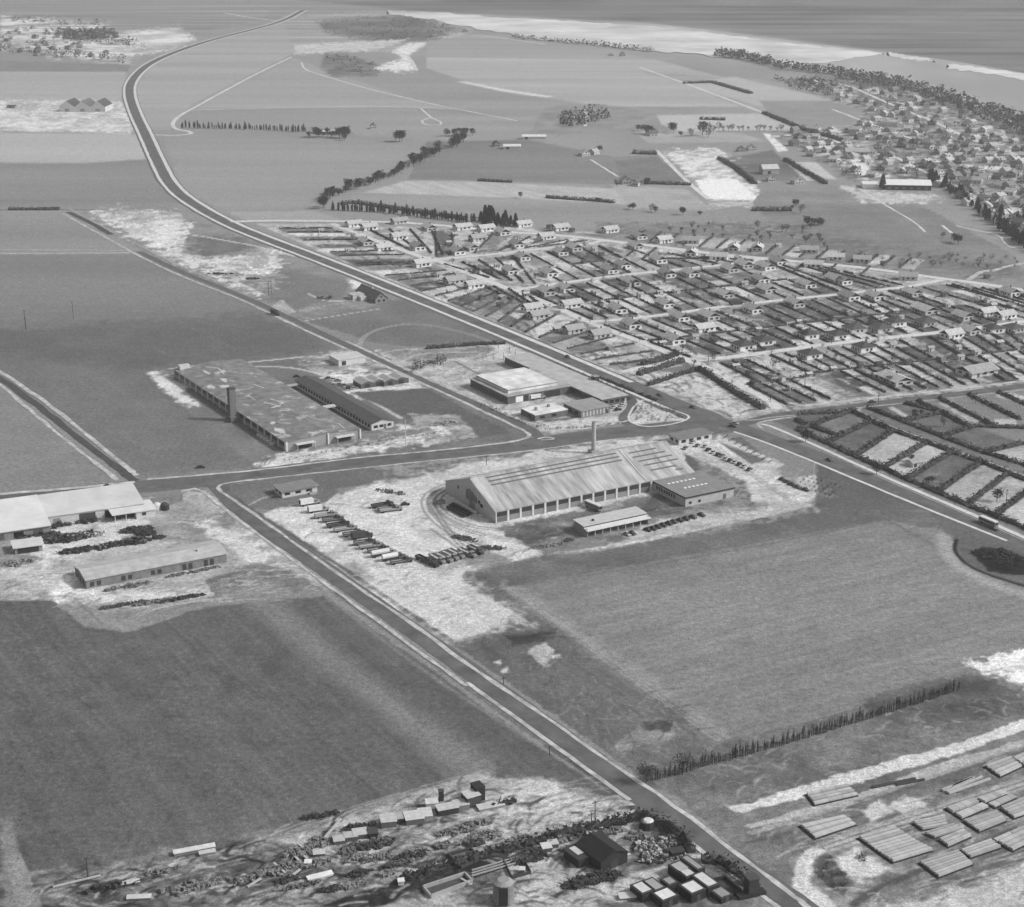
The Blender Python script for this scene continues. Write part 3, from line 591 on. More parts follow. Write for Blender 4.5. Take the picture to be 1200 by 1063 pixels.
for i in range(46):                                      # furrows and drill lines
    x0, y0 = -120 + i * 16, 705 - rnd.uniform(0, 5); g = G(x0, y0); a = math.radians(-57); l_ = rnd.uniform(150, 300)
    if x0 > 380: g = G(382 + (x0 - 380) * 1.0, 704 + (x0 - 380) * .72)
    e_ = PXY(g.x + l_ * math.cos(a), g.y + l_ * math.sin(a))
    if e_[1] > 1010 - .1 * max(0, e_[0] - 100): e_ = (x0 + (e_[0] - x0) * .7, y0 + (e_[1] - y0) * .7)
    if e_[1] < 1000 - max(0, e_[0] - 300) * .25 and e_[0] > x0: L([(g.x and PXY(g.x, g.y)[0], PXY(g.x, g.y)[1]), e_], rnd.uniform(.5, 1.3), rnd.choice([78, 110, 114]), rnd.uniform(.15, .4), soft=.6, it=0, wob=.7, thr=.42)
for i in range(34):
    f = i / 34; x0, y0 = 606 + 248 * f, 694 + 170 * f; x1, y1 = 1045 + 150 * f * .95, 613 + 175 * f
    L([(x0 + 14, y0 - 2), (x1 - 8, y1)], rnd.uniform(.4, 1.1), rnd.choice([104, 140, 146]), rnd.uniform(.2, .45), soft=.6, it=0, wob=.8, thr=.44)
for k in range(60):                                      # faint drill lines in the far and left fields
    x, y = rnd.uniform(0, 300), rnd.uniform(305, 540)
    if x > 380 - (y - 305) * 1.2 and y < 420 or (x > 150 and y > 425): continue
    g = G(x, y); a = math.radians(-58); q = PXY(g.x + 70 * math.cos(a), g.y + 70 * math.sin(a)); L([(x, y), q], 1.2, rnd.choice([96, 128]), .3, it=0, wob=1, thr=.45)
# --- haze-free albedo from tone, into the sheet
K_ALB = 1.0
T += np.where(T < 190, 1, .35) * (16 * (1 - sst(150, 470, Y)) + 13)
T += np.maximum(T - 185, 0) * .1 - np.maximum(100 - T, 0) * .25
T = np.clip(T, 20, 246)
def build_ground():
    D = np.hypot(WX, WY)
    tr = np.exp(-D * HZ); A = np.clip((lin(T) - AIR * (1 - tr)) / tr, .004, 1) * K_ALB
    A = np.clip(A, .02, .86)
    n, m = X.shape[1], X.shape[0]
    me = bpy.data.meshes.new('ground')
    co = np.empty((m * n, 3), np.float32); co[:, 0] = WX.ravel(); co[:, 1] = WY.ravel(); co[:, 2] = 0
    me.vertices.add(m * n); me.vertices.foreach_set('co', co.ravel())
    i = np.arange(m * n).reshape(m, n); f = np.stack([i[1:, :-1], i[1:, 1:], i[:-1, 1:], i[:-1, :-1]], -1).reshape(-1, 4)
    nf = len(f); me.loops.add(nf * 4); me.loops.foreach_set('vertex_index', f.ravel().astype(np.int32))
    me.polygons.add(nf); me.polygons.foreach_set('loop_start', np.arange(0, nf * 4, 4, dtype=np.int32)); me.polygons.foreach_set('loop_total', np.full(nf, 4, np.int32))
    at = me.attributes.new('soil', 'FLOAT', 'POINT'); at.data.foreach_set('value', A.ravel().astype(np.float32))
    mt = bpy.data.materials.new('ground_soil'); mt.use_nodes = True; nn = mt.node_tree.nodes; ll = mt.node_tree.links
    b = nn['Principled BSDF']; b.inputs['Roughness'].default_value = .95; b.inputs['Specular IOR Level'].default_value = .1
    a = nn.new('ShaderNodeAttribute'); a.attribute_name = 'soil'; tc = nn.new('ShaderNodeTexCoord'); out = a.outputs['Fac']
    for s_, amp in ((1.6, .5), (.5, .34), (.12, .12)):
        no = nn.new('ShaderNodeTexNoise'); no.inputs['Scale'].default_value = s_; no.inputs['Detail'].default_value = 4; no.inputs['Roughness'].default_value = .7
        ll.new(tc.outputs['Object'], no.inputs['Vector'])
        mr = nn.new('ShaderNodeMapRange'); mr.inputs[1].default_value = .3; mr.inputs[2].default_value = .7; mr.inputs[3].default_value = 1 - amp; mr.inputs[4].default_value = 1 + amp
        ll.new(no.outputs[0], mr.inputs[0]); mu = nn.new('ShaderNodeMath'); mu.operation = 'MULTIPLY'; ll.new(out, mu.inputs[0]); ll.new(mr.outputs[0], mu.inputs[1]); out = mu.outputs[0]
    ll.new(out, b.inputs['Base Color']); me.materials.append(mt); me.update()
    o = bpy.data.objects.new('ground', me); COL.objects.link(o); struct(o)
HZ, AIR = 1.2e-4, .34
build_ground()
# ---------------------------------------------------------------- roads and paths
def mr_(t): return M(float(lin(t)), .9, .16, .35, 'plain', .2)
ASPH, PATH, PATH2, GRAV = M(.118, .85, .4, .12, 'plain', .3), M(.46, .9, .5, .2), M(.36, .9, .3, .4), M(.36, .95, .3, .6)
PATHW = M(.62, .9, .22, .3)
VERGE = M(.13, .95, .25, .5)
C1 = [(355, 12), (332, 25), (287, 37), (247, 47), (207, 60), (173, 75), (155, 92), (150, 108), (158, 133), (170, 157), (183, 187), (200, 220), (230, 242), (267, 262), (300, 276), (380, 306), (450, 334), (536, 368.5), (602, 396), (650, 416), (729, 450), (800, 480), (833, 492)]
C2 = [(833, 492), (868, 503), (960, 536.5), (1066, 581.5), (1133, 612), (1200, 640), (1300, 684), (1500, 775)]
ribbon('verge', C1, 20, VERGE, .03, wob=.6); ribbon('verge', C2, 13, VERGE, .034, off=.8, wob=.5)
ribbon('road', C1, (9.5, 8), ASPH, .08); ribbon('road', C2, (8, 6), ASPH, .085)
ribbon('path', C1[:-2], (4.2, 3.4), PATHW, .11, off=(8.5, 6.5), wob=.25); ribbon('path', C1[:-2] + [(790, 476)], (4, 2.6), PATHW, .11, off=(-8.5, -5.6), wob=.25)
ribbon('path', [(892, 497), (905, 500), (960, 524), (1000, 542.5), (1066.7, 572), (1133, 600), (1200, 630), (1300, 674), (1500, 765)], (2, 3.4), PATHW, .11, it=1)
ribbon('path', [(860, 506), (900, 519.5), (960, 544), (1066, 588.5), (1180, 634)], (1.6, 1.9), PATHW, .11, it=1)
ribbon('path', [(1000, 545.5), (1066.7, 575.2), (1133, 603.4), (1200, 633.5), (1300, 678)], .8, PATH2, .115, it=1)
A1 = [(-300, 614), (-60, 589), (4, 584), (60, 579), (130, 572), (180, 568.5), (245, 562.5), (340, 550), (420, 541), (500, 533.5), (560, 527), (627, 519), (713, 507), (780, 500), (835, 495)]
ribbon('verge', A1, 17, VERGE, .025, wob=.4, off=-1)
ribbon('road', A1, (8.6, 8.6), ASPH, .07)
ribbon('path', [(-300, 609), (4, 578.5), (60, 574.5), (135, 567.5), (158, 565)], 3, PATH, .12)
ribbon('path', [(172, 562), (245, 556.5), (320, 549.2), (420, 536), (500, 529.5), (560, 523), (600, 518), (617, 514), (622, 509), (606, 501), (560, 479), (486, 445), (430, 419), (385, 400), (320, 369.5), (283, 351), (213, 324.5), (160, 299), (140, 287), (73, 250)], 2.0, PATH, .12, wob=.4)
ribbon('path', [(630, 514.5), (641, 512), (652, 514.5), (634, 516)], 1.4, PATH, .125, it=1)
ribbon('path', [(547, 804), (500, 770), (404, 700), (357, 667), (293, 619), (262, 596), (239, 576), (228, 573)], 1.6, PATH, .12, wob=.35)
ribbon('path', [(212, 576), (230, 572.5)], 2, PATH, .125)
ribbon('path', [(938, 1056), (858, 996), (780, 936.5), (700, 884), (633, 835), (547, 779), (500, 742.5), (420, 689), (357, 645), (310, 611), (277, 588), (257, 575), (255, 570), (262, 567), (277, 564.5), (330, 559), (420, 549), (530, 537.5), (620, 529), (680, 520), (740, 513), (750, 514.5)], 1.6, PATH, .12, wob=.35)
ribbon('path', [(1012, 1122), (938, 1056)], 2, PATH, .12)
B1 = [(247, 562), (268, 585), (293, 607), (356.7, 651), (420, 695), (515, 761.7), (572, 803), (633, 847), (700, 895), (763, 941), (830, 990), (895, 1034), (921, 1053), (1010, 1120), (1100, 1190)]
ribbon('verge', B1[1:], 9.5, VERGE, .02, off=.2, wob=.4)
ribbon('road', B1, (8.5, 6.2), ASPH, .06)
ribbon('path', [(547, 800), (600, 838), (680, 896), (738, 938)], 1.7, PATH, .12)
ribbon('path', [(790, 973), (815, 992), (838, 1010), (905, 1058), (960, 1100)], 1.6, PATH, .12)
E1_ = [(80, 246.7), (140, 280), (163, 295), (213, 319), (283, 346.5), (320, 363.5), (400, 401.5), (437, 419), (483, 441), (560, 474.5), (610, 497), (626, 506), (634, 514), (640, 519)]
ribbon('road', E1_[2:], (5, 6), M(.12, .9, .25, .3), .065)
ribbon('path', [(80, 244), (140, 276), (170, 291), (213, 313), (270, 336)], 1.6, PATH2, .1, wob=.5)
ribbon('path', [(405, 399.5), (437, 414), (483, 436), (560, 468), (590, 485), (630, 499), (660, 505), (700, 501), (736, 493)], 2, PATH, .1)
ribbon('road', [(800, 504), (772, 500), (740, 500), (728, 490), (742, 478), (740, 466), (725, 458)], (7, 5), ASPH, .075)
ribbon('path', [(742, 478), (752, 468), (766, 471), (786, 480), (808, 487), (806, 492), (786, 498), (755, 501), (738, 495), (736, 488), (742, 478)], 1.2, PATHW, .13)
ribbon('road', [(862, 499), (905, 487), (960, 481), (1010, 475.4), (1067, 468), (1130, 461), (1200, 452), (1300, 439), (1500, 415)], 7.5, ASPH, .072)
ribbon('path', [(858, 490), (880, 485), (905, 482), (918, 479.5), (920, 476), (914, 472.5)], 1.6, PATH, .125)
ribbon('path', [(925, 472), (940, 476), (960, 474.5), (1000, 469), (1100, 458.5), (1200, 446.5), (1300, 434), (1500, 410)], 3, PATH, .125)
ribbon('path', [(868, 492), (885, 493), (900, 489.5), (960, 484), (1000, 478.5), (1067, 472), (1200, 457)], 1.5, PATH2, .125)
ribbon('path', [(933, 488.5), (905, 492), (890, 495), (888, 498), (893, 502)], 1.8, PATH, .125)
ribbon('lane', lane, 4, PATH2, .05, wob=.4); ribbon('lane', [(1003, 474), (1003, 482)], 5, PATH2, .05)
# estate streets
S1 = [(262, 260), (320, 258.5), (380, 259), (459, 260), (505, 263), (556, 268), (585, 271.5), (632.5, 274), (678, 277.6), (720, 283), (765.5, 288), (825, 296), (858, 299.5), (898, 303), (990, 311.4), (1046.7, 318), (1104, 326.5), (1142.5, 331), (1200, 340), (1300, 355)]
S2 = [(389, 262), (424, 275.7), (453, 286.7), (482.7, 297), (504.7, 305), (519, 307), (537.7, 315), (563, 326), (600, 340), (641, 355), (679, 372.6), (705.7, 383), (732.5, 393), (766, 406), (800, 420), (820, 427), (860, 447), (905, 470), (912, 480)]
ribbon('street', S1, 6.8, PATHW, .04, wob=.4); ribbon('street', S2, (6, 7), PATHW, .045, wob=.5)
ribbon('street', [(504.7, 304.5), (534, 302), (580, 297.8), (632.5, 291.6), (692, 286), (705, 282)], 5.3, PATHW, .05)
ribbon('street', [(604, 341), (613, 338), (664, 331), (720, 323), (770, 318.5), (821, 313), (858, 309.6), (898, 303)], 5.3, PATHW, .05)
ribbon('street', [(690, 377), (732.5, 374.3), (790, 367.5), (840, 360), (890, 354.5), (930, 350), (970, 346.5), (1027.5, 340), (1066, 336), (1104, 328)], 5.3, PATHW, .05)
ribbon('street', [(804, 423), (840, 420.5), (900, 413), (950, 406), (1000, 400), (1083, 391.5), (1133, 386), (1200, 376.7), (1300, 363)], 6.3, PATHW, .05)
ribbon('street', [(730, 436), (752, 430), (775, 427), (800, 418)], 4.8, PATHW, .048)
# country tracks
FAR = M(.62, .95, .2, .05)
for pts, w_ in (([(341.7, 66.7), (300, 86.7), (260, 108), (230, 125), (208, 136.7), (201, 146), (207, 152), (222, 154), (226, 157), (205, 159), (182, 158)], 4.5),
    ([(353, 73), (356.7, 81.7), (376.7, 88), (426.7, 103), (483, 116.7), (536.7, 128), (606.7, 141.7)], 3), ([(225, 129), (400, 124.5), (470, 125), (530, 127.5)], 2.5),
    ([(493, 127), (505, 138), (518, 143), (516, 147), (496, 146), (494, 141), (504, 138)], 2.5), ([(332, 25), (300, 22), (262, 15)], 5), ([(-100, 151), (60, 152), (150, 157.5)], 3),
    ([(750, 79), (804, 98), (892, 131), (950, 154), (987.5, 166.7), (1033, 181), (1050, 184), (1070, 195), (1106, 211), (1160, 240), (1200, 258)], 5),
    ([(960, 156), (986, 166), (1018, 178), (1050, 186)], 4), ([(969, 95), (1000, 102), (1018, 111), (1060, 129), (1094, 142), (1130, 160), (1180, 178), (1230, 195)], 5),
    ([(975, 128), (1012, 142), (1034, 150), (1060, 160), (1100, 172)], 4), ([(769, 176), (806, 214), (830, 233)], 4.5), ([(1000, 217), (1040, 242), (1072, 260), (1084, 272)], 2),
    ([(1104, 264), (1115, 273)], 2.5), ([(1120, 264), (1132, 268), (1172, 275), (1176, 284), (1185, 291), (1215, 293)], 2), ([(1162, 318), (1180, 312), (1230, 303)], 4), ([(1135, 328), (1150, 318), (1162, 317)], 4),
    ([(-60, 297), (60, 297), (165, 296)], 2.6), ([(-60, 292.5), (60, 293), (158, 293.5)], 1.6), ([(692, 187), (724, 207)], 2.5), ([(687, 128), (686, 148)], 4), ([(500, 45), (545, 40), (600, 46), (640, 52)], 5), ([(460, 58), (480, 66), (487, 80)], 5),
    ([(-50, 410), (5, 438), (55, 472), (103, 510), (145, 545), (160, 557)], 2.6), ([(-40, 425), (5, 454), (40, 485), (70, 510), (138, 563)], 2.2)):
    ribbon('track', pts, w_, FAR if pts[0][1] < 290 else PATH, .06, wob=.5)
ribbon('ditch', [(-50, 417), (5, 446), (50, 480), (87, 510), (133, 545), (158, 564)], 4.5, M(.07, .95, .4, .4), .05, wob=.6)
ribbon('ditch', [(80, 248.5), (110, 263), (130, 275)], 5, M(.07, .95, .4, .3), .055, wob=.5)
# ---------------------------------------------------------------- the fjord
wm = bpy.data.materials.new('water'); wm.use_nodes = True; n = wm.node_tree.nodes; l = wm.node_tree.links
b = n['Principled BSDF']; b.inputs['Roughness'].default_value = .35; b.inputs['Specular IOR Level'].default_value = .5
tc = n.new('ShaderNodeTexCoord'); mp = n.new('ShaderNodeMapping'); mp.inputs['Scale'].default_value = (.0022, .0006, 1); no = n.new('ShaderNodeTexNoise'); no.inputs['Scale'].default_value = 1; no.inputs['Detail'].default_value = 7; no.inputs['Roughness'].default_value = .65
l.new(tc.outputs['Object'], mp.inputs[0]); l.new(mp.outputs[0], no.inputs['Vector'])
cr = n.new('ShaderNodeMapRange'); cr.inputs[1].default_value = .42; cr.inputs[2].default_value = .6; cr.inputs[3].default_value = .30; cr.inputs[4].default_value = .48
l.new(no.outputs[0], cr.inputs[0]); l.new(cr.outputs[0], b.inputs['Base Color'])
mb = MB(); sh = [(470, 17), (520, 24), (560, 33), (640, 47), (700, 52), (770, 60), (850, 66), (905, 76), (960, 85), (1040, 97), (1120, 117), (1200, 142), (1300, 185), (1500, 280), (2100, 560), (3200, 560), (1900, 190), (1500, 130), (1300, 104), (1200, 86), (1080, 66), (1020, 60), (960, 52), (850, 38), (755, 27), (620, 20), (500, 14)]
# fill as strips between the two banks
near = sh[:14]; far = [(480, 14), (500, 14), (560, 17), (640, 21), (700, 24.5), (770, 28), (850, 38), (905, 45), (960, 52), (1040, 62), (1120, 72), (1200, 86), (1320, 104), (1560, 130)]
near = smooth(near, 2); far = smooth(far, 2)
for p in near: q = G(*p); mb.v.append((q.x, q.y, .5))
for p in far: q = G(*p); mb.v.append((q.x, q.y, .5))
k = len(near); mb.f = [(i, i + 1, k + i + 1, k + i) for i in range(k - 1)]
struct(mb.obj('water', wm))
ice = M(.66, .7, .4, .006)
for nr, fr in (([(455, 16.5), (510, 23.6), (560, 34), (640, 48), (700, 53), (770, 61), (850, 67), (905, 74), (950, 76), (1030, 65)], [(455, 13), (510, 15), (560, 19), (640, 24), (700, 27), (770, 31), (850, 41), (905, 48), (960, 55), (1036, 63)]), ([(1040, 66), (1068, 71), (1095, 73)], [(1040, 62), (1068, 66), (1095, 71)]), ([(1110, 80), (1160, 88), (1210, 97), (1280, 108)], [(1110, 75), (1160, 81), (1210, 89), (1280, 102)])):
    mb = MB(); A, B = smooth(nr, 3), smooth(fr, 3); k = len(A)
    for n_, Q in enumerate((A, B)):
        for i, (x, y) in enumerate(Q): j = 1.6 if 0 < i < k - 1 else 0; p = G(x + rnd.uniform(-3, 3), y + rnd.uniform(-j, j) * (1 if n_ == 0 else .6)); mb.v.append((p.x, p.y, .9))
    mb.f = [(i, i + 1, k + i + 1, k + i) for i in range(k - 1)]; struct(mb.obj('ice', ice))
# ---------------------------------------------------------------- buildings
WHITE, CREAM, GREYW, MIDW = M(.78, .8, .1, .8), M(.55, .85, .15, .8), M(.24, .85, .2, .8), M(.16, .85, .2, .8)
DARK, GLASS, RL, RM, RD = M(.035, .8, .3, 1), M(.02, .15, .1, 1, 'plain', .5), M(.48, .85, .3, .5), M(.36, .85, .25, .5), M(.07, .85, .25, .6)
CONC, DOORM, BRICK = M(.33, .9, .2, .4), M(.12, .7, .2, 1), M(.10, .9, .25, .8)
def roof_gable(w, d, h, r, ov=.5, axis='x', th=.18):
    mb = MB()
    if axis == 'x':
        k = r / (d / 2); e = h - ov * k
        for s in (0, 1):
            ya, yb = (-ov, d / 2) if s == 0 else (d + ov, d / 2)
            b = [(-ov, ya, e), (w + ov, ya, e), (w + ov, yb, h + r), (-ov, yb, h + r)]
            if s: b = b[::-1]
            mb.hexa(b, [(x, y, z + th) for x, y, z in b])
    else:
        k = r / (w / 2); e = h - ov * k
        for s in (0, 1):
            xa, xb = (-ov, w / 2) if s == 0 else (w + ov, w / 2)
            b = [(xa, -ov, e), (xb, -ov, h + r), (xb, d + ov, h + r), (xa, d + ov, e)]
            if s: b = b[::-1]
            mb.hexa(b, [(x, y, z + th) for x, y, z in b])
    return mb
def wall_gable(w, d, h, r, axis='x'):
    mb = MB(); mb.v = [(0, 0, 0), (w, 0, 0), (w, d, 0), (0, d, 0), (0, 0, h), (w, 0, h), (w, d, h), (0, d, h)]
    r -= .03
    if axis == 'x': mb.v += [(0, d / 2, h + r), (w, d / 2, h + r)]; mb.f = [(0, 1, 5, 4), (1, 2, 6, 9, 5), (2, 3, 7, 6), (3, 0, 4, 8, 7), (4, 5, 9, 8), (6, 7, 8, 9)]
    else: mb.v += [(w / 2, 0, h + r), (w / 2, d, h + r)]; mb.f = [(0, 1, 5, 8, 4), (1, 2, 6, 5), (2, 3, 7, 9, 6), (3, 0, 4, 7), (4, 8, 9, 7), (5, 6, 9, 8)]
    return mb
def pane(side, u, z0, wd, ht, w, d, mat=None, parent=None, name='window', pr=.06, frame=False):
    """window or door on side f(ront y=0) l(eft x=0) b(ack) r(ight)"""
    if side == 'f': a = (u, u + wd, -pr, .1)
    elif side == 'b': a = (u, u + wd, d - .1, d + pr)
    elif side == 'l': a = (-pr, .1, u, u + wd)
    else: a = (w - .1, w + pr, u, u + wd)
    o = MB().box(a[0], a[1], a[2], a[3], z0, z0 + ht).obj(name, mat or GLASS, parent)
    if frame:
        q = .12; e = pr + .05
        def bar(u0, u1, z_0, z_1, m):
            if side == 'f': m.box(u0, u1, -e, -pr + .01, z_0, z_1)
            elif side == 'l': m.box(-e, -pr + .01, u0, u1, z_0, z_1)
        m = MB(); bar(u - q, u, z0 - q, z0 + ht + q, m); bar(u + wd, u + wd + q, z0 - q, z0 + ht + q, m); bar(u, u + wd, z0 + ht, z0 + ht + q, m); bar(u, u + wd, z0 - q, z0, m)
        if side in 'fl': m.obj('window_frame', WHITE, o)
    return o
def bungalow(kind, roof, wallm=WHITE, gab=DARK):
    t = thing({'g': 'gabled_bungalow', 'w': 'long_bungalow', 'd': 'hipped_bungalow', 's': 'garden_shed', 'v': 'villa'}[kind], 'x', 'house', (0, 0, 0))
    if kind == 'g':
        w, d, h, r = 8.2, 12.5, 2.8, 2.3; c = thing_off(t)
        wall_gable(w, d, h, r, 'y').obj('wall', wallm, c)
        rf = roof_gable(w, d, h, r, .6, 'y').obj('roof', roof, c); MB().box(w * .6, w * .6 + .7, d * .55, d * .55 + .7, h + r * .5, h + r + .9).obj('chimney', BRICK, rf)
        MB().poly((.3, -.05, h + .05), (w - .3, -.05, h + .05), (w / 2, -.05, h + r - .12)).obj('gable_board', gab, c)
        for u in (1.3, 4.9): pane('f', u, .9, 1.9, 1.3, w, d, None, c, frame=True)
        for u in (1.5, 5, 9): pane('l', u, 1, 1.3, 1.1, w, d, None, c)
        pane('l', 7, .1, 1, 2.1, w, d, DOORM, c, 'door')
    elif kind == 'w':
        w, d, h, r = 12.5, 8, 2.8, 2.2; c = thing_off(t)
        wall_gable(w, d, h, r).obj('wall', wallm, c)
        rf = roof_gable(w, d, h, r, .55).obj('roof', roof, c); MB().box(w * .6, w * .6 + .7, d * .6, d * .6 + .7, h + r * .5, h + r + .9).obj('chimney', BRICK, rf)
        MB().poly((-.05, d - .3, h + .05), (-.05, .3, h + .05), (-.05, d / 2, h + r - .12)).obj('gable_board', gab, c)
        for u in (5.2, 8.6): pane('f', u, .9, 1.9, 1.3, w, d, None, c, frame=True)
        pane('f', 2.6, .1, 1.1, 2.1, w, d, DOORM, c, 'door')
        for u in (1.4, 4.8): pane('l', u, 1, 1.5, 1.2, w, d, None, c)
    elif kind == 'd':
        w, d, h, r = 10.5, 10, 2.9, 2.2; c = thing_off(t)
        MB().box(0, w, 0, d, 0, h).obj('wall', wallm, c)
        o = .55; mb = MB(); mb.v = [(-o, -o, h), (w + o, -o, h), (w + o, d + o, h), (-o, d + o, h), (w / 2, d * .36, h + r), (w / 2, d * .64, h + r)]
        mb.f = [(0, 1, 4), (1, 2, 5, 4), (2, 3, 5), (3, 0, 4, 5), (3, 2, 1, 0)]
        rf = mb.obj('roof', roof, c); MB().box(w * .6, w * .6 + .8, d * .5, d * .5 + .8, h + r * .5, h + r + .8).obj('chimney', BRICK, rf)
        for u in (3.4, 6.2): pane('f', u, .9, 1.5, 1.4, w, d, None, c, frame=True)
        for u in (2, 7): pane('l', u, .9, 1.4, 1.3, w, d, None, c)
        pane('l', 4.6, .1, 1.1, 2.1, w, d, DOORM, c, 'door')
    elif kind == 's':
        w, d, h, r = 4, 3.2, 2.1, .8; c = thing_off(t)
        wall_gable(w, d, h, r).obj('wall', wallm, c); roof_gable(w, d, h, r, .3).obj('roof', roof, c); pane('f', .5, .1, .9, 1.8, w, d, DARK, c, 'door')
    else:
        w, d, h, r = 9.5, 8.5, 4.6, 3.6; c = thing_off(t)
        wall_gable(w, d, h, r, 'y').obj('wall', wallm, c)
        rf = roof_gable(w, d, h, r, .5, 'y').obj('roof', roof, c); MB().box(w * .5, w * .5 + .8, d * .5, d * .5 + .8, h + r * .7, h + r + 1.3).obj('chimney', BRICK, rf)
        for u in (1.2, 3.9, 6.6): pane('f', u, 1, 1.5, 1.6, w, d, None, c)
        pane('f', 3.8, 4.6, 1.7, 1.5, w, d, None, c)
        for u in (1.5, 5): pane('l', u, 1, 1.5, 1.5, w, d, None, c)
        pane('r', 3, .1, 1.1, 2.2, w, d, DOORM, c, 'door')
    for o in COL.objects:
        if o.parent == t and o.type == 'MESH':
            for v in o.data.vertices: v.co.x -= w / 2
    for o in COL.objects:
        if o.parent and o.parent.parent == t:
            for v in o.data.vertices: v.co.x -= w / 2
    t['w'] = w; return proto(t)
def thing_off(t): return t
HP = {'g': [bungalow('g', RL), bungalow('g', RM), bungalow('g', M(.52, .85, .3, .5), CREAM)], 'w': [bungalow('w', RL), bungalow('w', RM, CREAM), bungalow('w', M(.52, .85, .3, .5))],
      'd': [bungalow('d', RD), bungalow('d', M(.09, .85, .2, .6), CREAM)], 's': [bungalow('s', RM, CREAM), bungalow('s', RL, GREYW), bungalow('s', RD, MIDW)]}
KN = {'g': 'light roofed bungalow with a dark gable to the street', 'w': 'long light roofed bungalow with two front windows', 'd': 'dark hipped roof bungalow with white walls', 's': 'small garden shed'}
KL = {'g': 'gabled bungalow', 'w': 'long bungalow', 'd': 'dark hipped bungalow', 's': 'garden shed'}
ROWS = {
 'at the left tip of the estate by the highway': [('w', 417, 266), ('w', 435, 270), ('g', 432, 288), ('w', 452, 294), ('g', 493, 294), ('w', 470, 281), ('w', 497, 313), ('s', 515.6, 325)],
 'lined along the left half of the top road': [('w', 470.7, 262.5), ('g', 506.5, 271), ('w', 545, 269.5), ('w', 572.5, 271), ('w', 616, 266), ('s', 645, 268), ('w', 660, 270.5), ('s', 671, 272)],
 'between top road and the short second street': [('s', 526.6, 287), ('g', 539.5, 299), ('g', 556, 294.5), ('g', 592.6, 276), ('g', 609, 291), ('s', 619, 290), ('s', 534, 277), ('w', 563, 283), ('w', 643, 281)],
 'along the diagonal street beside the highway': [('w', 536, 333), ('w', 558.7, 338), ('s', 587, 360), ('w', 627, 366), ('w', 635, 374), ('w', 676, 391), ('w', 707, 397), ('g', 745, 386), ('g', 796, 404)],
 'behind the second street, left of the middle': [('g', 616, 306), ('g', 660.5, 300), ('g', 677, 295), ('g', 602, 322), ('g', 648, 325), ('g', 719, 321), ('g', 734, 315)],
 'on the far side of the middle streets': [('g', 753, 281), ('g', 749, 293), ('w', 718, 273), ('g', 776, 309), ('w', 781, 285), ('g', 786.5, 326)],
 'below the second street at the centre': [('g', 645, 347), ('g', 667.5, 343), ('g', 744.5, 336), ('s', 751.5, 348), ('w', 673, 361), ('g', 728.7, 368), ('g', 784.7, 361), ('s', 794, 344)],
 'facing the camera beyond the top road': [('G', 859, 295), ('G', 887, 295), ('W', 948, 297), ('W', 978.6, 305.5), ('W', 1010, 308), ('s', 1037, 311), ('W', 809, 286), ('s', 913, 290)],
 'on the near kerb of the top road': [('G', 809.4, 301), ('W', 841.5, 305), ('W', 953, 314), ('W', 1064, 329), ('s', 1158, 327)],
 'in the fan of streets right of the centre': [('g', 860, 320), ('g', 877, 315), ('g', 903, 317), ('g', 916.7, 311), ('g', 814, 325), ('g', 950.6, 338), ('g', 904, 344), ('g', 854, 350), ('g', 896, 332), ('g', 983, 332), ('g', 993, 334)],
 'just under the third street': [('g', 802, 377), ('g', 837, 376), ('g', 888, 368), ('g', 937, 361), ('w', 829, 389)],
 'near the right end of the third street': [('g', 1001.6, 353), ('g', 1031, 352), ('g', 1075, 348), ('s', 1108, 348), ('g', 1190, 348), ('g', 1092.7, 369), ('g', 1135, 376), ('w', 1161.7, 371), ('w', 1183, 374)],
 'in the row of dark hipped roofs': [('d', 877, 411), ('d', 900, 405), ('d', 952, 398), ('d', 987, 398), ('d', 1007, 391), ('d', 1038, 390), ('d', 1054, 383), ('d', 1090, 383), ('d', 1170, 391), ('d', 1195, 390)],
 'below the fourth street': [('d', 955, 421), ('d', 1018, 413), ('s', 1048, 408), ('g', 1143, 393), ('w', 1121, 397), ('s', 1092, 412), ('s', 1173, 405), ('s', 816, 398), ('s', 890, 389)],
 'among the lower gardens above the crossroad': [('s', 1066, 428), ('g', 1060, 452), ('s', 1127, 422), ('w', 1154, 441), ('s', 929.5, 458), ('s', 1076, 547)]}
ri = 0
for row, L_ in ROWS.items():
    cnt = {}
    for kd, x, y in sorted(L_, key=lambda q: q[1]):
        k = {'G': 'g', 'W': 'w'}.get(kd, kd); dg = 24 + rnd.uniform(-2, 2)
        if k in ('w',): dg = 30
        if kd in 'GW': dg = -12
        n_ = cnt.get(k, 0); cnt[k] = n_ + 1
        lb = '%s, %s from the left %s' % (KL[k], ordi(n_), row)
        sx = 1.
        if (x, y) == (1154, 441): sx = 1.7
        if (x, y) == (1076, 547): sx = 1.6
        if (x, y) in ((1060, 452), (1092.7, 369)): sx = 1.35
        t = rnd.choice(HP[k]); p = G(x, y, 0)
        put(t, p, dg, lb, {'g': 'gabled bungalows of the estate', 'w': 'long bungalows of the estate', 'd': 'dark hipped bungalows of the estate', 's': 'garden sheds of the estate'}[k], sx=sx * rnd.uniform(.95, 1.1), sz=rnd.uniform(.95, 1.1), cat={'s': 'shed'}.get(k, 'house'))
gs = []
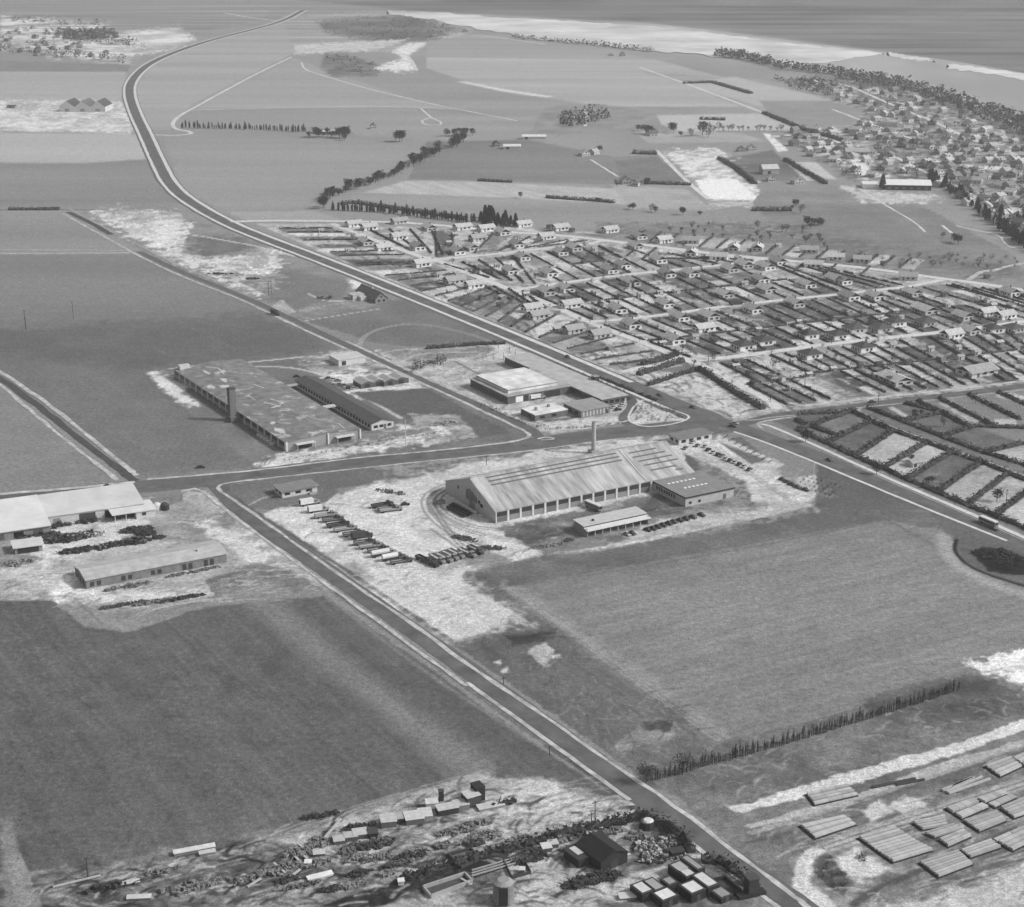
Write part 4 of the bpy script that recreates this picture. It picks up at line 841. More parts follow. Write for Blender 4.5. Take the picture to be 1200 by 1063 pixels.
for i in range(4000):
    if len(gs) >= 64: break
    (a, b) = rnd.choice(HEDGES[:260]); f = rnd.uniform(.15, .85); x, y = a[0] + (b[0] - a[0]) * f + rnd.uniform(4, 10), a[1] + (b[1] - a[1]) * f
    if not (330 < x < 1205 and 270 < y < 470) or any(abs(x - p) < 16 and abs(y - q) < 6 for p, q in gs) or any(abs(x - q[1]) < 18 and abs(y - q[2]) < 9 for L_ in ROWS.values() for q in L_): continue
    gs.append((x, y))
gb = {}
for x, y in sorted(gs): gb.setdefault((int(x // 150), int(y // 50)), []).append((x, y))
for (i, j), v in gb.items():
    for k, (x, y) in enumerate(v):
        put(rnd.choice(HP['s']), G(x, y), 26 + rnd.choice([0, 90]), 'little garden hut, %s from the left in garden square %s across and %s down' % (ordi(k), ordi(i - 2), ordi(j - 5)), 'little garden huts', rnd.uniform(.8, 1.25), rnd.uniform(.8, 1.1), cat='shed')
# ---------------------------------------------------------------- villa town by the fjord
VP = [bungalow('v', M(.42, .85, .2, .5), CREAM), bungalow('v', M(.5, .85, .2, .5), CREAM), bungalow('v', M(.10, .85, .2, .5), GREYW), bungalow('v', M(.22, .85, .2, .5), M(.34)), bungalow('v', M(.14, .85, .2, .5), CREAM)]
VPOS = [(1147, 184, 20), (1120, 176, -30), (1163, 178, 30), (1173, 260, 20), (1092, 198, 10)]
tries = 0
while len(VPOS) < 240 and tries < 6000:
    tries += 1; x, y = rnd.uniform(930, 1235), rnd.uniform(94, 268)
    if sdf(VT, np.array([x]), np.array([y]))[0] < 3: continue
    if any(abs(x - a) < 8.5 and abs(y - b) < 3.4 for a, b, c in VPOS): continue
    VPOS.append((x, y, rnd.choice([30, 120, -60, -20, 60]) + rnd.uniform(-8, 8)))
VPOS += [(735, 216, 20), (744, 218, -40), (687, 183, 30), (693, 181, -50), (762, 158, 10), (770, 159, 100), (536, 160, 10), (438, 151, 10), (384, 156, 10), (394, 158, 10), (583, 172, 20), (937, 216, 20), (870, 178, 10), (882, 177, 10), (905, 213, 10), (730, 66, 10), (1190, 150, 30), (545, 38, 10), (716, 66, 0)]
VPOS += [(rnd.uniform(2, 130), rnd.uniform(34, 68), rnd.uniform(0, 90)) for _ in range(55)]
band = lambda y: int((y - 90) // 20)
BD = ['nearest the fjord bank', 'in the second band below the fjord', 'in the third band below the fjord', 'in the fourth band below the fjord', 'in the middle band of the villa town', 'beside the white villa gable', 'in the band with the long pale hall', 'along the dark conifer belt', 'at the lower right of the villa town']
cnt = {}
for x, y, dg in sorted(VPOS, key=lambda q: q[0]):
    if x > 905: nm = BD[max(0, min(8, band(y)))]
    elif x < 150: nm = 'of the far village, top left corner'
    elif y < 120: nm = 'on the horizon fields'
    elif x < 560: nm = 'of the farms in the left distance'
    elif x < 800: nm = 'of the farms in the middle distance'
    else: nm = 'by the chalk pit'
    n_ = cnt.get(nm, 0); cnt[nm] = n_ + 1
    put(rnd.choice(VP), G(x, y), dg, 'steep roofed villa, %s from the left %s' % (ordi(n_), nm), 'villas far off towards the fjord', sx=rnd.uniform(.7, 1.1), sz=rnd.uniform(.6, .85), sy=rnd.uniform(.8, 1.1))
# ---------------------------------------------------------------- works, sheds and halls of the crossroads
def rect(c, l, r, ang=30):
    """near corner, a point along the left-going side, a point along the right-going side -> width, depth"""
    C_, L_, R_ = G(*c), G(*l), G(*r); a = math.radians(ang); ux = Vector((math.cos(a), math.sin(a), 0)); uy = Vector((-math.sin(a), math.cos(a), 0))
    return (R_ - C_).dot(ux), (L_ - C_).dot(uy)
def block(name, label, c, w, d, h, roof='flat', r=2., ang=30, wm=CREAM, rm=RM, ov=.5, cat='building', th=.35, group=None):
    t = thing(name, label, cat, G(*c), ang, group)
    if roof == 'flat':
        MB().box(0, w, 0, d, 0, h).obj('wall', wm, t); MB().box(-ov, w + ov, -ov, d + ov, h, h + th).obj('roof', rm, t)
    elif roof in 'xy':
        wall_gable(w, d, h, r, roof).obj('wall', wm, t); roof_gable(w, d, h, r, ov, roof, th).obj('roof', rm, t)
    elif roof == 'mono':                     # low at the front, high behind
        mb = MB().hexa([(0, 0, 0), (w, 0, 0), (w, d, 0), (0, d, 0)], [(0, 0, h), (w, 0, h), (w, d, h + r), (0, d, h + r)]); mb.obj('wall', wm, t)
        k = r / d; q = [(-ov, -ov, h - k * ov), (w + ov, -ov, h - k * ov), (w + ov, d + ov, h + r + k * ov), (-ov, d + ov, h + r + k * ov)]
        MB().hexa(q, [(x, y, z + th) for x, y, z in q]).obj('roof', rm, t)
    return t
def sub_(par, name, mat, *boxes):
    mb = MB()
    for b in boxes: mb.box(*b)
    return mb.obj(name, mat, par)
SKYL = M(.13, .5, .15, .6)
# --- the great hall with thirteen bays
W1, D1 = rect((580.6, 613), (520.8, 576.7), (761.5, 575.2)); W2 = 105.
t = thing('workshop_hall', 'great pale hall with thirteen piered bays, dark roof strips and high gable', 'hall', G(580.6, 613), 30)
h, r = 5.2, 8.2; HROOF = M(.40, .8, .5, .32, 'smear'); HW_ = M(.42, .85, .14, .4)
wall_gable(W2, D1, h, r).obj('wall', HW_, t)
rf = roof_gable(W2, D1, h, r, .35, 'x', .25).obj('roof', HROOF, t)
sl_ = lambda f: (D1 / 2 * (1 - f), h + r * (1 - f) + .25)   # f: fraction down the front slope
def strip(x0, x1, f, wd, mt, par, nm='roof_light', up=.08):
    (ya, za), (yb, zb_) = sl_(f), sl_(f + wd); MB().hexa([(x0, yb, zb_ - .1), (x1, yb, zb_ - .1), (x1, ya, za - .1), (x0, ya, za - .1)], [(x0, yb, zb_ + up), (x1, yb, zb_ + up), (x1, ya, za + up), (x0, ya, za + up)]).obj(nm, mt, par)
for f in (.06, .17, .28): strip(7, 76, f, .035, SKYL, rf)
for f, x0, x1 in ((.13, 82, 97), (.27, 82, 100), (.41, 83, 102), (.55, 84, 103), (.72, 85, 99), (.84, 97, 101)): strip(x0, x1, f, .035, SKYL, rf)
strip(78.3, 79, .02, .95, M(.5, .8, .1, .5), rf, 'roof_seam', .25)
sub_(rf, 'ridge_cap', HROOF, (0, W2, D1 / 2 - .6, D1 / 2 + .6, h + r, h + r + .55))
nb = 13; bw_ = W1 / nb
for i in range(nb + 1): sub_(t, 'pier', M(.62, .85, .1, .5), (max(0, i * bw_ - .45), i * bw_ + .45, -.35, .1, 0, h - .25))
for i in range(nb):
    x0 = i * bw_ + .7; x1 = (i + 1) * bw_ - .7
    pane('f', x0, 2.6, x1 - x0, 2.1, W2, D1, M(.045, .3, .2, 1), t, 'window'); pane('f', x0 + .1, .1, x1 - x0 - .2, 2.35, W2, D1, M(.25 if i % 4 else .15, .8, .2, 1), t, 'door', .05)
sub_(t, 'eaves_beam', M(.5, .85, .1, .5), (0, W2, -.25, .05, h - .35, h + .05))
for i in range(9):                          # the stepped gable window
    y0 = D1 * .36 + i * 1.15; ht = 5.5 - abs(i - 5.5) * .45; pane('l', y0, 3.2 + (0 if i > 3 else .4), .75, ht, W2, D1, M(.07, .5, .2, 1), t, 'window')
pane('l', D1 * .24, 3.2, 2.6, 1.6, W2, D1, None, t); pane('l', D1 * .30, 4.4, 1.6, 1.3, W2, D1, None, t); pane('l', D1 * .72, 5.3, 1.5, 1.6, W2, D1, None, t); pane('l', D1 * .40, .1, 5, 3, W2, D1, M(.2, .8, .2, 1), t, 'door')
for u in (84, 91, 98): pane('f', u, 2.2, 3.6, 1.2, W2, D1, None, t)
t = thing('hall_annex', 'flat grey roofed annex with two skylight rows, right of the great hall', 'building', G(803, 594.4), 30)
w_, d_ = rect((803, 594.4), (771, 577), (856, 580.7)); w_, d_ = max(w_, 22), max(d_, 26)
MB().box(0, w_, 0, d_, 0, 4.4).obj('wall', HW_, t); rf = MB().box(-.4, w_ + .4, -.4, d_ + .4, 4.4, 4.75).obj('roof', M(.24, .85, .15, .3), t); sub_(rf, 'fascia', DARK, (-.43, w_ + .43, -.43, -.38, 4.05, 4.72), (-.43, -.38, -.38, d_ + .4, 4.05, 4.72))
for i in range(7): sub_(rf, 'skylight', WHITE, (3 + i * 2.3, 4.4 + i * 2.3, d_ * .68, d_ * .68 + .9, 4.7, 5.0))
for i in range(6): sub_(rf, 'skylight', WHITE, (6 + i * 2.3, 7.4 + i * 2.3, d_ * .36, d_ * .36 + .9, 4.7, 5.0))
for i in range(8): pane('l', 8 + i * 1.9, 1.6, 1.2, 1.7, w_, d_, None, t)
for i in range(2): pane('f', 2 + i * 5, 1, 1.4, 1.2, w_, d_, None, t)
pane('f', w_ - 6, .1, 1.8, 2.4, w_, d_, DOORM, t, 'door')
t = thing('works_chimney', 'tall slim pale chimney standing behind the great hall by the road', 'chimney', G(695.5, 531), 30)
MB().cyl(0, 0, 0, 15.5, 1.25, .95, 14).obj('shaft', M(.42, .85, .2, .6), t); MB().cyl(0, 0, 15.5, 16.1, 1.1, 1.1, 14).obj('cap', M(.30, .85, .2, 1), t); MB().box(-2, 2, -2, 2, 0, 1.6).obj('base', CONC, t)
# two flat office blocks / bungalows near the crossroads
t = block('gate_office', 'low office with a dark flat roof beside the crossroads and the parked cars', (795.7, 522), 20, 9, 3.2, 'flat', wm=CREAM, rm=M(.2, .85, .2, .5), ov=.7)
for i in range(4): pane('f', 1.5 + i * 4.6, .9, 2.6, 1.5, 20, 9, None, t)
for i in range(2): pane('l', 1 + i * 4, .9, 2.2, 1.5, 20, 9, None, t)
t = block('roadside_bungalow', 'lone flat roofed bungalow with a wide grey roof near the lorry yard', (331, 584), 17, 9, 3.1, 'flat', wm=CREAM, rm=M(.22, .85, .2, .5), ov=.9)
for i in range(3): pane('f', 1.2 + i * 5.2, 1.1, 2.6, 1.2, 17, 9, None, t)
pane('f', 13.4, .1, 1.2, 2.2, 17, 9, DOORM, t, 'door'); pane('l', 1.5, 1.1, 2, 1.2, 17, 9, None, t); pane('l', 5.5, 1.1, 2, 1.2, 17, 9, None, t)
sub_(t, 'porch', CONC, (12.5, 16, -2.6, -.1, 0, .5))
# --- open lean-to shed before the hall
w_, d_ = rect((688, 630), (672.8, 621), (756, 612)); d_ = max(d_, 9)
t = thing('vehicle_shed', 'long open fronted shed with a pale roof between great hall and field', 'shed', G(688, 630), 30)
mb = MB().box(0, .3, 0, d_, 0, 3.6).box(w_ - .3, w_, 0, d_, 0, 3.6).box(.3, w_ - .3, d_ - .3, d_, 0, 4); mb.obj('wall', GREYW, t)
for i in range(9): sub_(t, 'post', CREAM, (i * (w_ - .6) / 8 + .15, i * (w_ - .6) / 8 + .4, .1, .35, 0, 3.4))
MB().hexa([(-.5, d_ * .22, 4.1), (w_ + .5, d_ * .22, 4.1), (w_ + .5, d_ + .4, 4.5), (-.5, d_ + .4, 4.5)], [(-.5, d_ * .22, 4.4), (w_ + .5, d_ * .22, 4.4), (w_ + .5, d_ + .4, 4.8), (-.5, d_ + .4, 4.8)]).obj('roof', M(.5, .85, .12, .4), t)
MB().hexa([(-.5, -1, 2.9), (w_ + .5, -1, 2.9), (w_ + .5, d_ * .2, 3.5), (-.5, d_ * .2, 3.5)], [(-.5, -1, 3.15), (w_ + .5, -1, 3.15), (w_ + .5, d_ * .2, 3.75), (-.5, d_ * .2, 3.75)]).obj('canopy', M(.62, .85, .1, .4), t)
MB().box(6, 6.8, d_ * .5, d_ * .5 + .8, 4.4, 5.3).obj('roof_vent', DARK, t)
# --- wide factory on the left
W_, D_ = rect((335, 529), (199, 443), (422, 513)); t = thing('wide_factory', 'wide low factory, worn dark roof, white piers, square chimney on its left wall', 'factory', G(335, 529), 31)
h = 4.6; FR = M(.2, .9, .35, .2, 'patchy'); wl = M(.30, .85, .15, .5)
wl_ = MB(); wl_.v = [(0, 0, 0), (W_, 0, 0), (W_, D_, 0), (0, D_, 0), (0, 0, h), (W_, 0, h), (W_, D_, h), (0, D_, h), (W_ * .55, 0, h + 1.3), (W_ * .55, D_, h + 1.3)]
wl_.f = [(0, 1, 5, 8, 4), (1, 2, 6, 5), (2, 3, 7, 9, 6), (3, 0, 4, 7), (4, 8, 9, 7), (8, 5, 6, 9)]; wl_.obj('wall', wl, t)
q = MB(); o = .4
q.hexa([(-o, -o, h), (W_ * .55, -o, h + 1.3), (W_ * .55, D_ + o, h + 1.3), (-o, D_ + o, h)], [(-o, -o, h + .25), (W_ * .55, -o, h + 1.55), (W_ * .55, D_ + o, h + 1.55), (-o, D_ + o, h + .25)])
q.hexa([(W_ * .55, -o, h + 1.3), (W_ + o, -o, h), (W_ + o, D_ + o, h), (W_ * .55, D_ + o, h + 1.3)], [(W_ * .55, -o, h + 1.55), (W_ + o, -o, h + .25), (W_ + o, D_ + o, h + .25), (W_ * .55, D_ + o, h + 1.55)])
rf = q.obj('roof', FR, t)
FRACT = M(.55, .9, .2, .5)
def roofz(x): return h + .25 + (1.3 * x / (W_ * .55) if x < W_ * .55 else 1.3 * (W_ - x) / (W_ * .45))
def blotch(cx, cy, a, b_, n=14, mt=FRACT, par=rf):            # worn pale bitumen
    mb = MB(); c = (cx, cy); pts = []
    for k in range(n):
        q_ = 6.2832 * k / n; rr = rnd.uniform(.45, 1.1); x = cx + a * rr * math.cos(q_); y = cy + b_ * rr * math.sin(q_)
        x = min(max(x, .3), W_ - .3); pts.append((x, y, roofz(x) + .05))
    mb.v = [(cx, cy, roofz(cx) + .06)] + pts; mb.f = [(0, 1 + k, 1 + (k + 1) % n) for k in range(n)]; mb.obj('worn_patch', mt, par)
def crack(pts, wd=.5):
    mb = MB()
    for (a0, b0), (a1, b1) in zip(pts[:-1], pts[1:]):
        dx, dy = a1 - a0, b1 - b0; l_ = math.hypot(dx, dy); nx, ny = -dy / l_ * wd / 2, dx / l_ * wd / 2
        mb.poly(*[(x, y, roofz(x) + .1) for x, y in ((a0 - nx, b0 - ny), (a1 - nx, b1 - ny), (a1 + nx, b1 + ny), (a0 + nx, b0 + ny))])
    mb.obj('repair_seam', FRACT, rf)
for f in ((.15, .55, 3.2, 3), (.1, .7, 2.5, 5), (.25, .68, 3, 4), (.35, .75, 2, 5), (.12, .12, 2.5, 6), (.16, .2, 2, 3), (.45, .35, 3, 2), (.3, .88, 1.5, 5), (.5, .86, 1.2, 4)): blotch(f[0] * W_, f[1] * D_, f[2], f[3])
crack([(W_ * .62, D_ * .2), (W_ * .7, D_ * .14), (W_ * .85, D_ * .08), (W_ * .82, D_ * .02)]); crack([(W_ * .4, D_ * .42), (W_ * .5, D_ * .35), (W_ * .6, D_ * .38), (W_ * .52, D_ * .44)], .8); crack([(W_ * .38, D_ * .95), (W_ * .5, D_ * .9), (W_ * .46, D_ * .82)], .8); crack([(W_ * .6, D_ * .64), (W_ * .66, D_ * .58)], .7)
crack([(W_ * .55, 0), (W_ * .55, D_ * .02)], .5); sub_(rf, 'fascia', M(.55, .8, .1, .5), (-.45, -.41, -.4, D_, h - .05, h + .2))
nb = 18
for i in range(nb + 1): sub_(t, 'pier', M(.6, .85, .1, .5), (-.5, .05, max(0, i * D_ / nb - .3), min(D_, i * D_ / nb + .3), 0, h - .1))
for i in range(nb):
    y0 = i * D_ / nb + .9; y1 = (i + 1) * D_ / nb - .9; pane('l', y0, 2, y1 - y0, 2.1, W_, D_, M(.04, .3, .2, 1), t)
for x in (0, W_ * .55, W_ - .8): sub_(t, 'corner_pier', M(.65, .85, .1, .5), (x, x + .8, -.6, .05, 0, h + (1 if 0 < x < W_ * .6 else .2)))
for x in (W_ * .12, W_ * .65):
    c_ = sub_(t, 'canopy', M(.6, .8, .1, .5), (x, x + 10, -3, -.1, 3.0, 3.3)); sub_(c_, 'dock_door', DARK, (x + 1, x + 9, -.12, .05, .2, 2.9)); sub_(c_, 'canopy_post', CREAM, (x + .2, x + .4, -2.9, -2.7, 0, 3), (x + 9.6, x + 9.8, -2.9, -2.7, 0, 3))
sub_(t, 'roof_hut', CREAM, (2, 8, D_ - 4, D_ - .5, h + .3, h + 2.6)); 
st = sub_(t, 'chimney', M(.16, .9, .2, .7), (-4.6, -1.2, D_ * .385, D_ * .385 + 3.4, 0, 17)); sub_(st, 'chimney_cap', M(.07, .9, .2, .7), (-4.75, -1.05, D_ * .385 - .15, D_ * .385 + 3.55, 17, 17.5)); sub_(t, 'boiler_lean_to', MIDW, (-5.4, -.1, D_ * .37, D_ * .385 - .05, 0, 3)); 
for k_ in range(5): sub_(t, 'coal_bin', CREAM, (-2.6, -.55, 12 + k_ * 4, 14.2 + k_ * 4, 0, 1.2))
t = thing('long_dark_workshop', 'long narrow dark roofed workshop with pale end wall, right of the wide factory', 'workshop', G(435.5, 505), 31)
W_, D2 = rect((435.5, 505), (353, 452), (461, 501)); W_ = max(W_, 12.5)
wall_gable(W_, D2, 3.6, 1.6, 'y').obj('wall', CREAM, t); rf = roof_gable(W_, D2, 3.6, 1.6, .5, 'y', .25).obj('roof', M(.09, .9, .2, .3), t); sub_(rf, 'ridge_strip', M(.4, .8, .1, .5), (W_ + .1, W_ + .6, 0, D2, 3.35, 3.62))
for i in range(26): pane('l', 2 + i * (D2 - 4) / 26, 1.2, 2.2, 1.7, W_, D2, None, t)
for u in (1.3, 4.5, 9): pane('f', u, 1.1, 2.2, 1.4, W_, D2, None, t)
pane('f', 7, .1, 1.3, 2.4, W_, D2, DOORM, t, 'door')
sub_(t, 'link_corridor', M(.55, .8, .1, .5), (-9, -.05, D2 * .42, D2 * .42 + 3.5, 2.6, 3.3)); sub_(t, 'link_corridor', M(.4, .8, .1, .5), (-8, -.05, D2 * .93, D2 * .93 + 2.5, 2.4, 3.1))
t = block('pale_store', 'small pale flat store beside the side road behind the factory yard', (397, 429), 17, 13, 3.2, 'flat', wm=M(.6, .8, .1, .6), rm=M(.55, .85, .15, .4), ov=.3); pane('f', 2, .1, 2.6, 2.4, 17, 13, DARK, t, 'door')
for k, (x, y) in enumerate(((423, 456), (436, 454), (450, 453), (463, 451))):
    t = block('barrel_roof_hut', 'grey hut, %s from the left in the row of four by the side road' % ordi(k), (x, y), 8.5, 10, 2.6, 'y', 1.3, wm=M(.1, .8, .2, .6), rm=M(.36, .85, .2, .5), ov=.2, cat='hut', group='row of four yard huts'); pane('f', 2.4, .1, 3, 2.2, 8.5, 10, DARK, t, 'door')
# --- flat roofed works in the middle
LW = M(.12, .85, .2, .5); LR = M(.68, .85, .32, .14); BR_ = M(.36, .85, .32, .16)
w_, d_ = rect((595, 474), (556.5, 452), (665, 459)); 
t = thing('flat_works', 'flat white roofed works with raised roof deck and dark walls, beside the highway', 'works', G(595, 474), 31)
MB().box(0, w_, 0, d_, 0, 4.2).obj('wall', LW, t); rf = MB().box(-.5, w_ + .5, -.5, d_ + .5, 4.2, 4.6).obj('roof', BR_, t)
dk = sub_(rf, 'roof_deck', LR, (3, w_ - 6, 4.5, d_ - 1, 4.6, 6.3)); sub_(dk, 'deck_fascia', M(.33, .8, .1, .5), (2.9, w_ - 5.9, 4.4, 4.5, 5.7, 6.4), (2.9, 3, 4.5, d_ - 1, 5.7, 6.4))
for x0, x1, m_ in ((5, 9.5, WHITE), (10.2, 12.5, DARK), (13.2, 16, M(.4)), (17, 21, DARK), (23, 33, DARK)): pane('f', x0, .2, x1 - x0, 3.2, w_, d_, m_, t, 'door' if m_ != DARK else 'window')
for i in range(12): pane('l', 1 + i * (d_ - 2) / 12, 1.6, 2, 1.6, w_, d_, None, t)
wr = M(.44, .85, .2, .2)
t2 = thing('works_wing', 'long low pale roofed wing running between the flat white works and the highway', 'works', G(705, 477), 31)
w2, d2 = rect((705, 477), (600, 425), (731, 470), 31)
MB().box(0, w2, 0, d2, 0, 4).obj('wall', LW, t2); MB().box(-.5, w2 + .5, -.5, d2 + .5, 4, 4.4).obj('roof', wr, t2)
for i in range(46): pane('l', 1 + i * (d2 - 2) / 46, 1.5, 1.6, 1.7, w2, d2, None, t2)
for i in range(5): pane('f', 1.5 + i * 3.6, 1.3, 2.6, 1.7, w2, d2, None, t2)
pane('f', w2 - 1.9, .1, 1.4, 2.5, w2, d2, M(.5), t2, 'door')
t = block('works_annex', 'low square annex with a snow pale roof in front of the works court', (627, 494), 20, 14, 3.2, 'flat', ang=31, wm=M(.14, .85, .2, .5), rm=LR, ov=.15)
sub_(t, 'roof_vent', GREYW, (4, 5.2, 6, 7.2, 3.6, 5.2), (13, 14.2, 8, 9.2, 3.6, 5)); pane('f', 3, 1, 3, 1.4, 20, 14, None, t); pane('f', 10, 1, 3, 1.4, 20, 14, None, t); pane('l', 4, 1, 2.5, 1.4, 20, 14, None, t)
t = block('striped_pavilion', 'pavilion with vertical striped front wall at the corner of the works garden', (681, 490), 18, 17, 3.6, 'flat', ang=31, wm=M(.2, .85, .2, .5), rm=M(.30, .85, .2, .3), ov=.5)
for i in range(8): pane('f', 1.2 + i * 2.1, .4, .8, 2.8, 18, 17, M(.5), t, 'panel')
pane('l', 3, 1, 3, 1.6, 18, 17, None, t); pane('l', 9, 1, 3, 1.6, 18, 17, None, t); pane('f', 15.6, .1, 1.2, 2.4, 18, 17, DARK, t, 'door')
t = thing('brick_pylon', 'short square brick tower at the works wall beside the highway', 'tower', G(697.5, 453.5), 31); MB().box(-1.6, 1.6, -1.6, 1.6, 0, 6.2).obj('shaft', M(.05, .9, .2, .8), t); MB().box(-1.8, 1.8, -1.8, 1.8, 6.2, 6.5).obj('cap', M(.3), t)
# --- farmhouse by the highway
t = block('highway_farmhouse', 'dark gabled farmhouse with a tall roof and pale chimney beside the highway', (440, 356), 9, 30, 2.9, 'y', 4.0, ang=30, wm=GREYW, rm=M(.15, .9, .25, .5), ov=.5, cat='farmhouse')
pane('f', 1.8, .9, 1.6, 1.4, 9, 30, None, t); pane('f', 5.4, .9, 1.6, 1.4, 9, 30, None, t); pane('f', 3.8, 3.6, 1.3, 1.2, 9, 30, None, t)
for i in range(6): pane('l', 3 + i * 4.4, .9, 1.5, 1.2, 9, 30, None, t)
sub_(t, 'chimney', M(.5), (4, 5, 13, 14, 5, 8)); sub_(t, 'porch', CREAM, (-5, -.1, 12, 18, 0, 2.6))
t = block('farm_outhouse', 'small pale flat roofed outhouse left of the dark farmhouse', (414, 352), 9, 8, 3, 'flat', wm=CREAM, rm=RL, ov=.2, cat='outhouse'); pane('f', 3, .1, 1.4, 2.2, 9, 8, DARK, t, 'door'); pane('l', 2, 1, 1.6, 1.2, 9, 8, None, t)
# --- left: the implement works, its sheds; the long shed
t = thing('implement_works', 'long white roofed works at the left edge behind the implement yard', 'works', G(57.5, 616.5), 24)
MB().hexa([(0, 0, 0), (41, 0, 0), (41, 24, 0), (0, 24, 0)], [(0, 0, 4.2), (41, 0, 4.2), (41, 24, 5.8), (0, 24, 5.8)]).obj('wall', CREAM, t)
MB().hexa([(-.5, -.5, 4.2), (41.5, -.5, 4.2), (41.5, 24.5, 5.8), (-.5, 24.5, 5.8)], [(-.5, -.5, 4.55), (41.5, -.5, 4.55), (41.5, 24.5, 6.15), (-.5, 24.5, 6.15)]).obj('roof', M(.60, .85, .12, .12), t)
MB().hexa([(-60, -10, 0), (-.6, -10, 0), (-.6, 24, 0), (-60, 24, 0)], [(-60, -10, 3.9), (-.6, -10, 3.9), (-.6, 24, 5.9), (-60, 24, 5.9)]).obj('wall', GREYW, t)
MB().hexa([(-60.5, -10.7, 3.9), (-.55, -10.7, 3.9), (-.55, 24.7, 6.0), (-60.5, 24.7, 6.0)], [(-60.5, -10.7, 4.3), (-.55, -10.7, 4.3), (-.55, 24.7, 6.4), (-60.5, 24.7, 6.4)]).obj('roof', M(.68, .85, .12, .12), t)
for x0, wd, m_ in ((13, 7, M(.07)), (24, 5, DARK), (36, 4.5, DARK)): pane('f', x0, .1, wd, 3.4, 41, 24, m_, t, 'door')
pane('f', 30.5, 1.8, 3.8, 1.4, 41, 24, None, t); pane('f', 2, 1.5, 3, 1.6, 41, 24, M(.3), t)
for i in range(7): MB().box(-56 + i * 8, -52 + i * 8, -10.1, -9.9, .5, 3).obj('window', GLASS if i % 2 else M(.1), t)
t = thing('side_shed', 'small white roofed shed with an open front, right of the white works', 'shed', G(134.5, 612.5), 25)
MB().box(9.5, 18, 0, 12, 0, 3.4).obj('wall', CREAM, t); MB().box(0, 9.5, 6, 12, 0, 3.4).obj('wall', GREYW, t); MB().box(-1, 18.5, -.6, 12.6, 3.4, 3.8).obj('roof', M(.66, .85, .1, .2), t); pane('f', 12, 1.4, 1.8, 1.3, 18, 12, None, t); sub_(t, 'post', CREAM, (.2, .5, .1, .4, 0, 3.4), (5, 5.3, .1, .4, 0, 3.4))
w_, d_ = rect((101.5, 690.5), (89, 674), (264.5, 657.5), 29); d_ = max(d_, 14)
t = block('long_shed', 'very long new shed with a pale pitched roof, muddy building ground around it', (101.5, 690.5), w_, d_, 3.7, 'x', 1.4, ang=29, wm=M(.2, .85, .3, .5), rm=M(.44, .85, .2, .3), ov=.4, cat='shed')
for x in (1.5, 4.2, 14, 16.7, 26, 28.7, 39, 41.5, 48, 50.5): pane('f', x, .7 if x < 39 else .1, 1.7, 1.9 if x < 39 else 2.6, w_, d_, M(.05), t, 'window' if x < 39 or x > 45 else 'door')
for y in (3, 7.5, 11): pane('l', y, .8, 1.4, 1.7, w_, d_, M(.05), t)
sub_(t, 'roof_vent', CREAM, (w_ * .82, w_ * .82 + .8, d_ * .3, d_ * .3 + .8, 4.4, 6.2))
t = block('yard_canopy', 'pale flat canopy roof on posts at the left edge of the implement yard', (18, 650), 11, 8, 2.8, 'flat', ang=22, wm=GREYW, rm=M(.6, .85, .1, .3), ov=.8, cat='canopy'); pane('f', 1, .1, 8.5, 2.3, 11, 8, DARK, t, 'opening')
for k, (x, y) in enumerate(((184, 596), (193.5, 596))):
    t = thing('fuel_tank', ('pale' if k == 0 else 'dark') + ' dome topped tank, ' + ('left' if k == 0 else 'right') + ' one of the pair near the road junction', 'tank', G(x, y + 1), 30); MB().cyl(0, 0, 0, 2.4, 1.9, 1.9, 14).obj('shell', M(.6) if k == 0 else DARK, t); MB().cyl(0, 0, 2.4, 3.3, 1.9, .7, 14).obj('dome', M(.6) if k == 0 else M(.06), t)
# hangars of the far works
for k, x in enumerate((70, 88, 106)):
    t = block('ribbed_hangar', 'ribbed gable hangar, %s of three joined ones far up on the left' % ('left', 'middle', 'right')[k], (x, 131), 18.6, 34, 6, 'y', 7, ang=-3, wm=CREAM, rm=M(.09 if k != 1 else .14, .85, .25, .3, 'ribs'), ov=0, cat='hangar', group='three joined hangars')
    pane('f', 6.5, .1, 5.5, 3.6, 18.6, 34, M(.3), t, 'door'); rf_ = t
t = block('far_yard_office', 'little dark office at the very left of the far hangar yard', (8, 127), 10, 8, 3, 'flat', ang=0, wm=GREYW, rm=RD, cat='office'); pane('f', 3, 1, 3, 1.3, 10, 8, None, t)
# long pale hall and others towards the fjord
t = block('long_pale_hall', 'long hall with a bright white roof and dark front below the villa town', (1036, 222.5), 42, 24, 4.6, 'x', 3, ang=-6, wm=M(.06), rm=M(.8, .8, .06, .3), ov=.6, cat='hall')
for i in range(6): pane('f', 3 + i * 6.6, 1, 3, 1.8, 42, 24, M(.2), t)
sub_(t, 'side_wing', M(.75), (-19, -.7, 4, 22, 0, 4.2))
t = block('pale_barn', 'pale barn beside the chalk pit fields, left of the dark plots', (894, 204.5), 16, 12, 5, 'x', 3.4, ang=10, wm=M(.4), rm=M(.55), cat='barn'); pane('f', 5, .1, 3, 3, 16, 12, DARK, t, 'door')
t = block('townhouse_block', 'flat pale house block at the left of the villa town streets', (991, 186), 24, 12, 7, 'x', 3, ang=0, wm=M(.35), rm=M(.4), cat='house')
for i in range(5): pane('f', 2 + i * 4.4, 3.8, 2, 1.7, 24, 12, None, t)
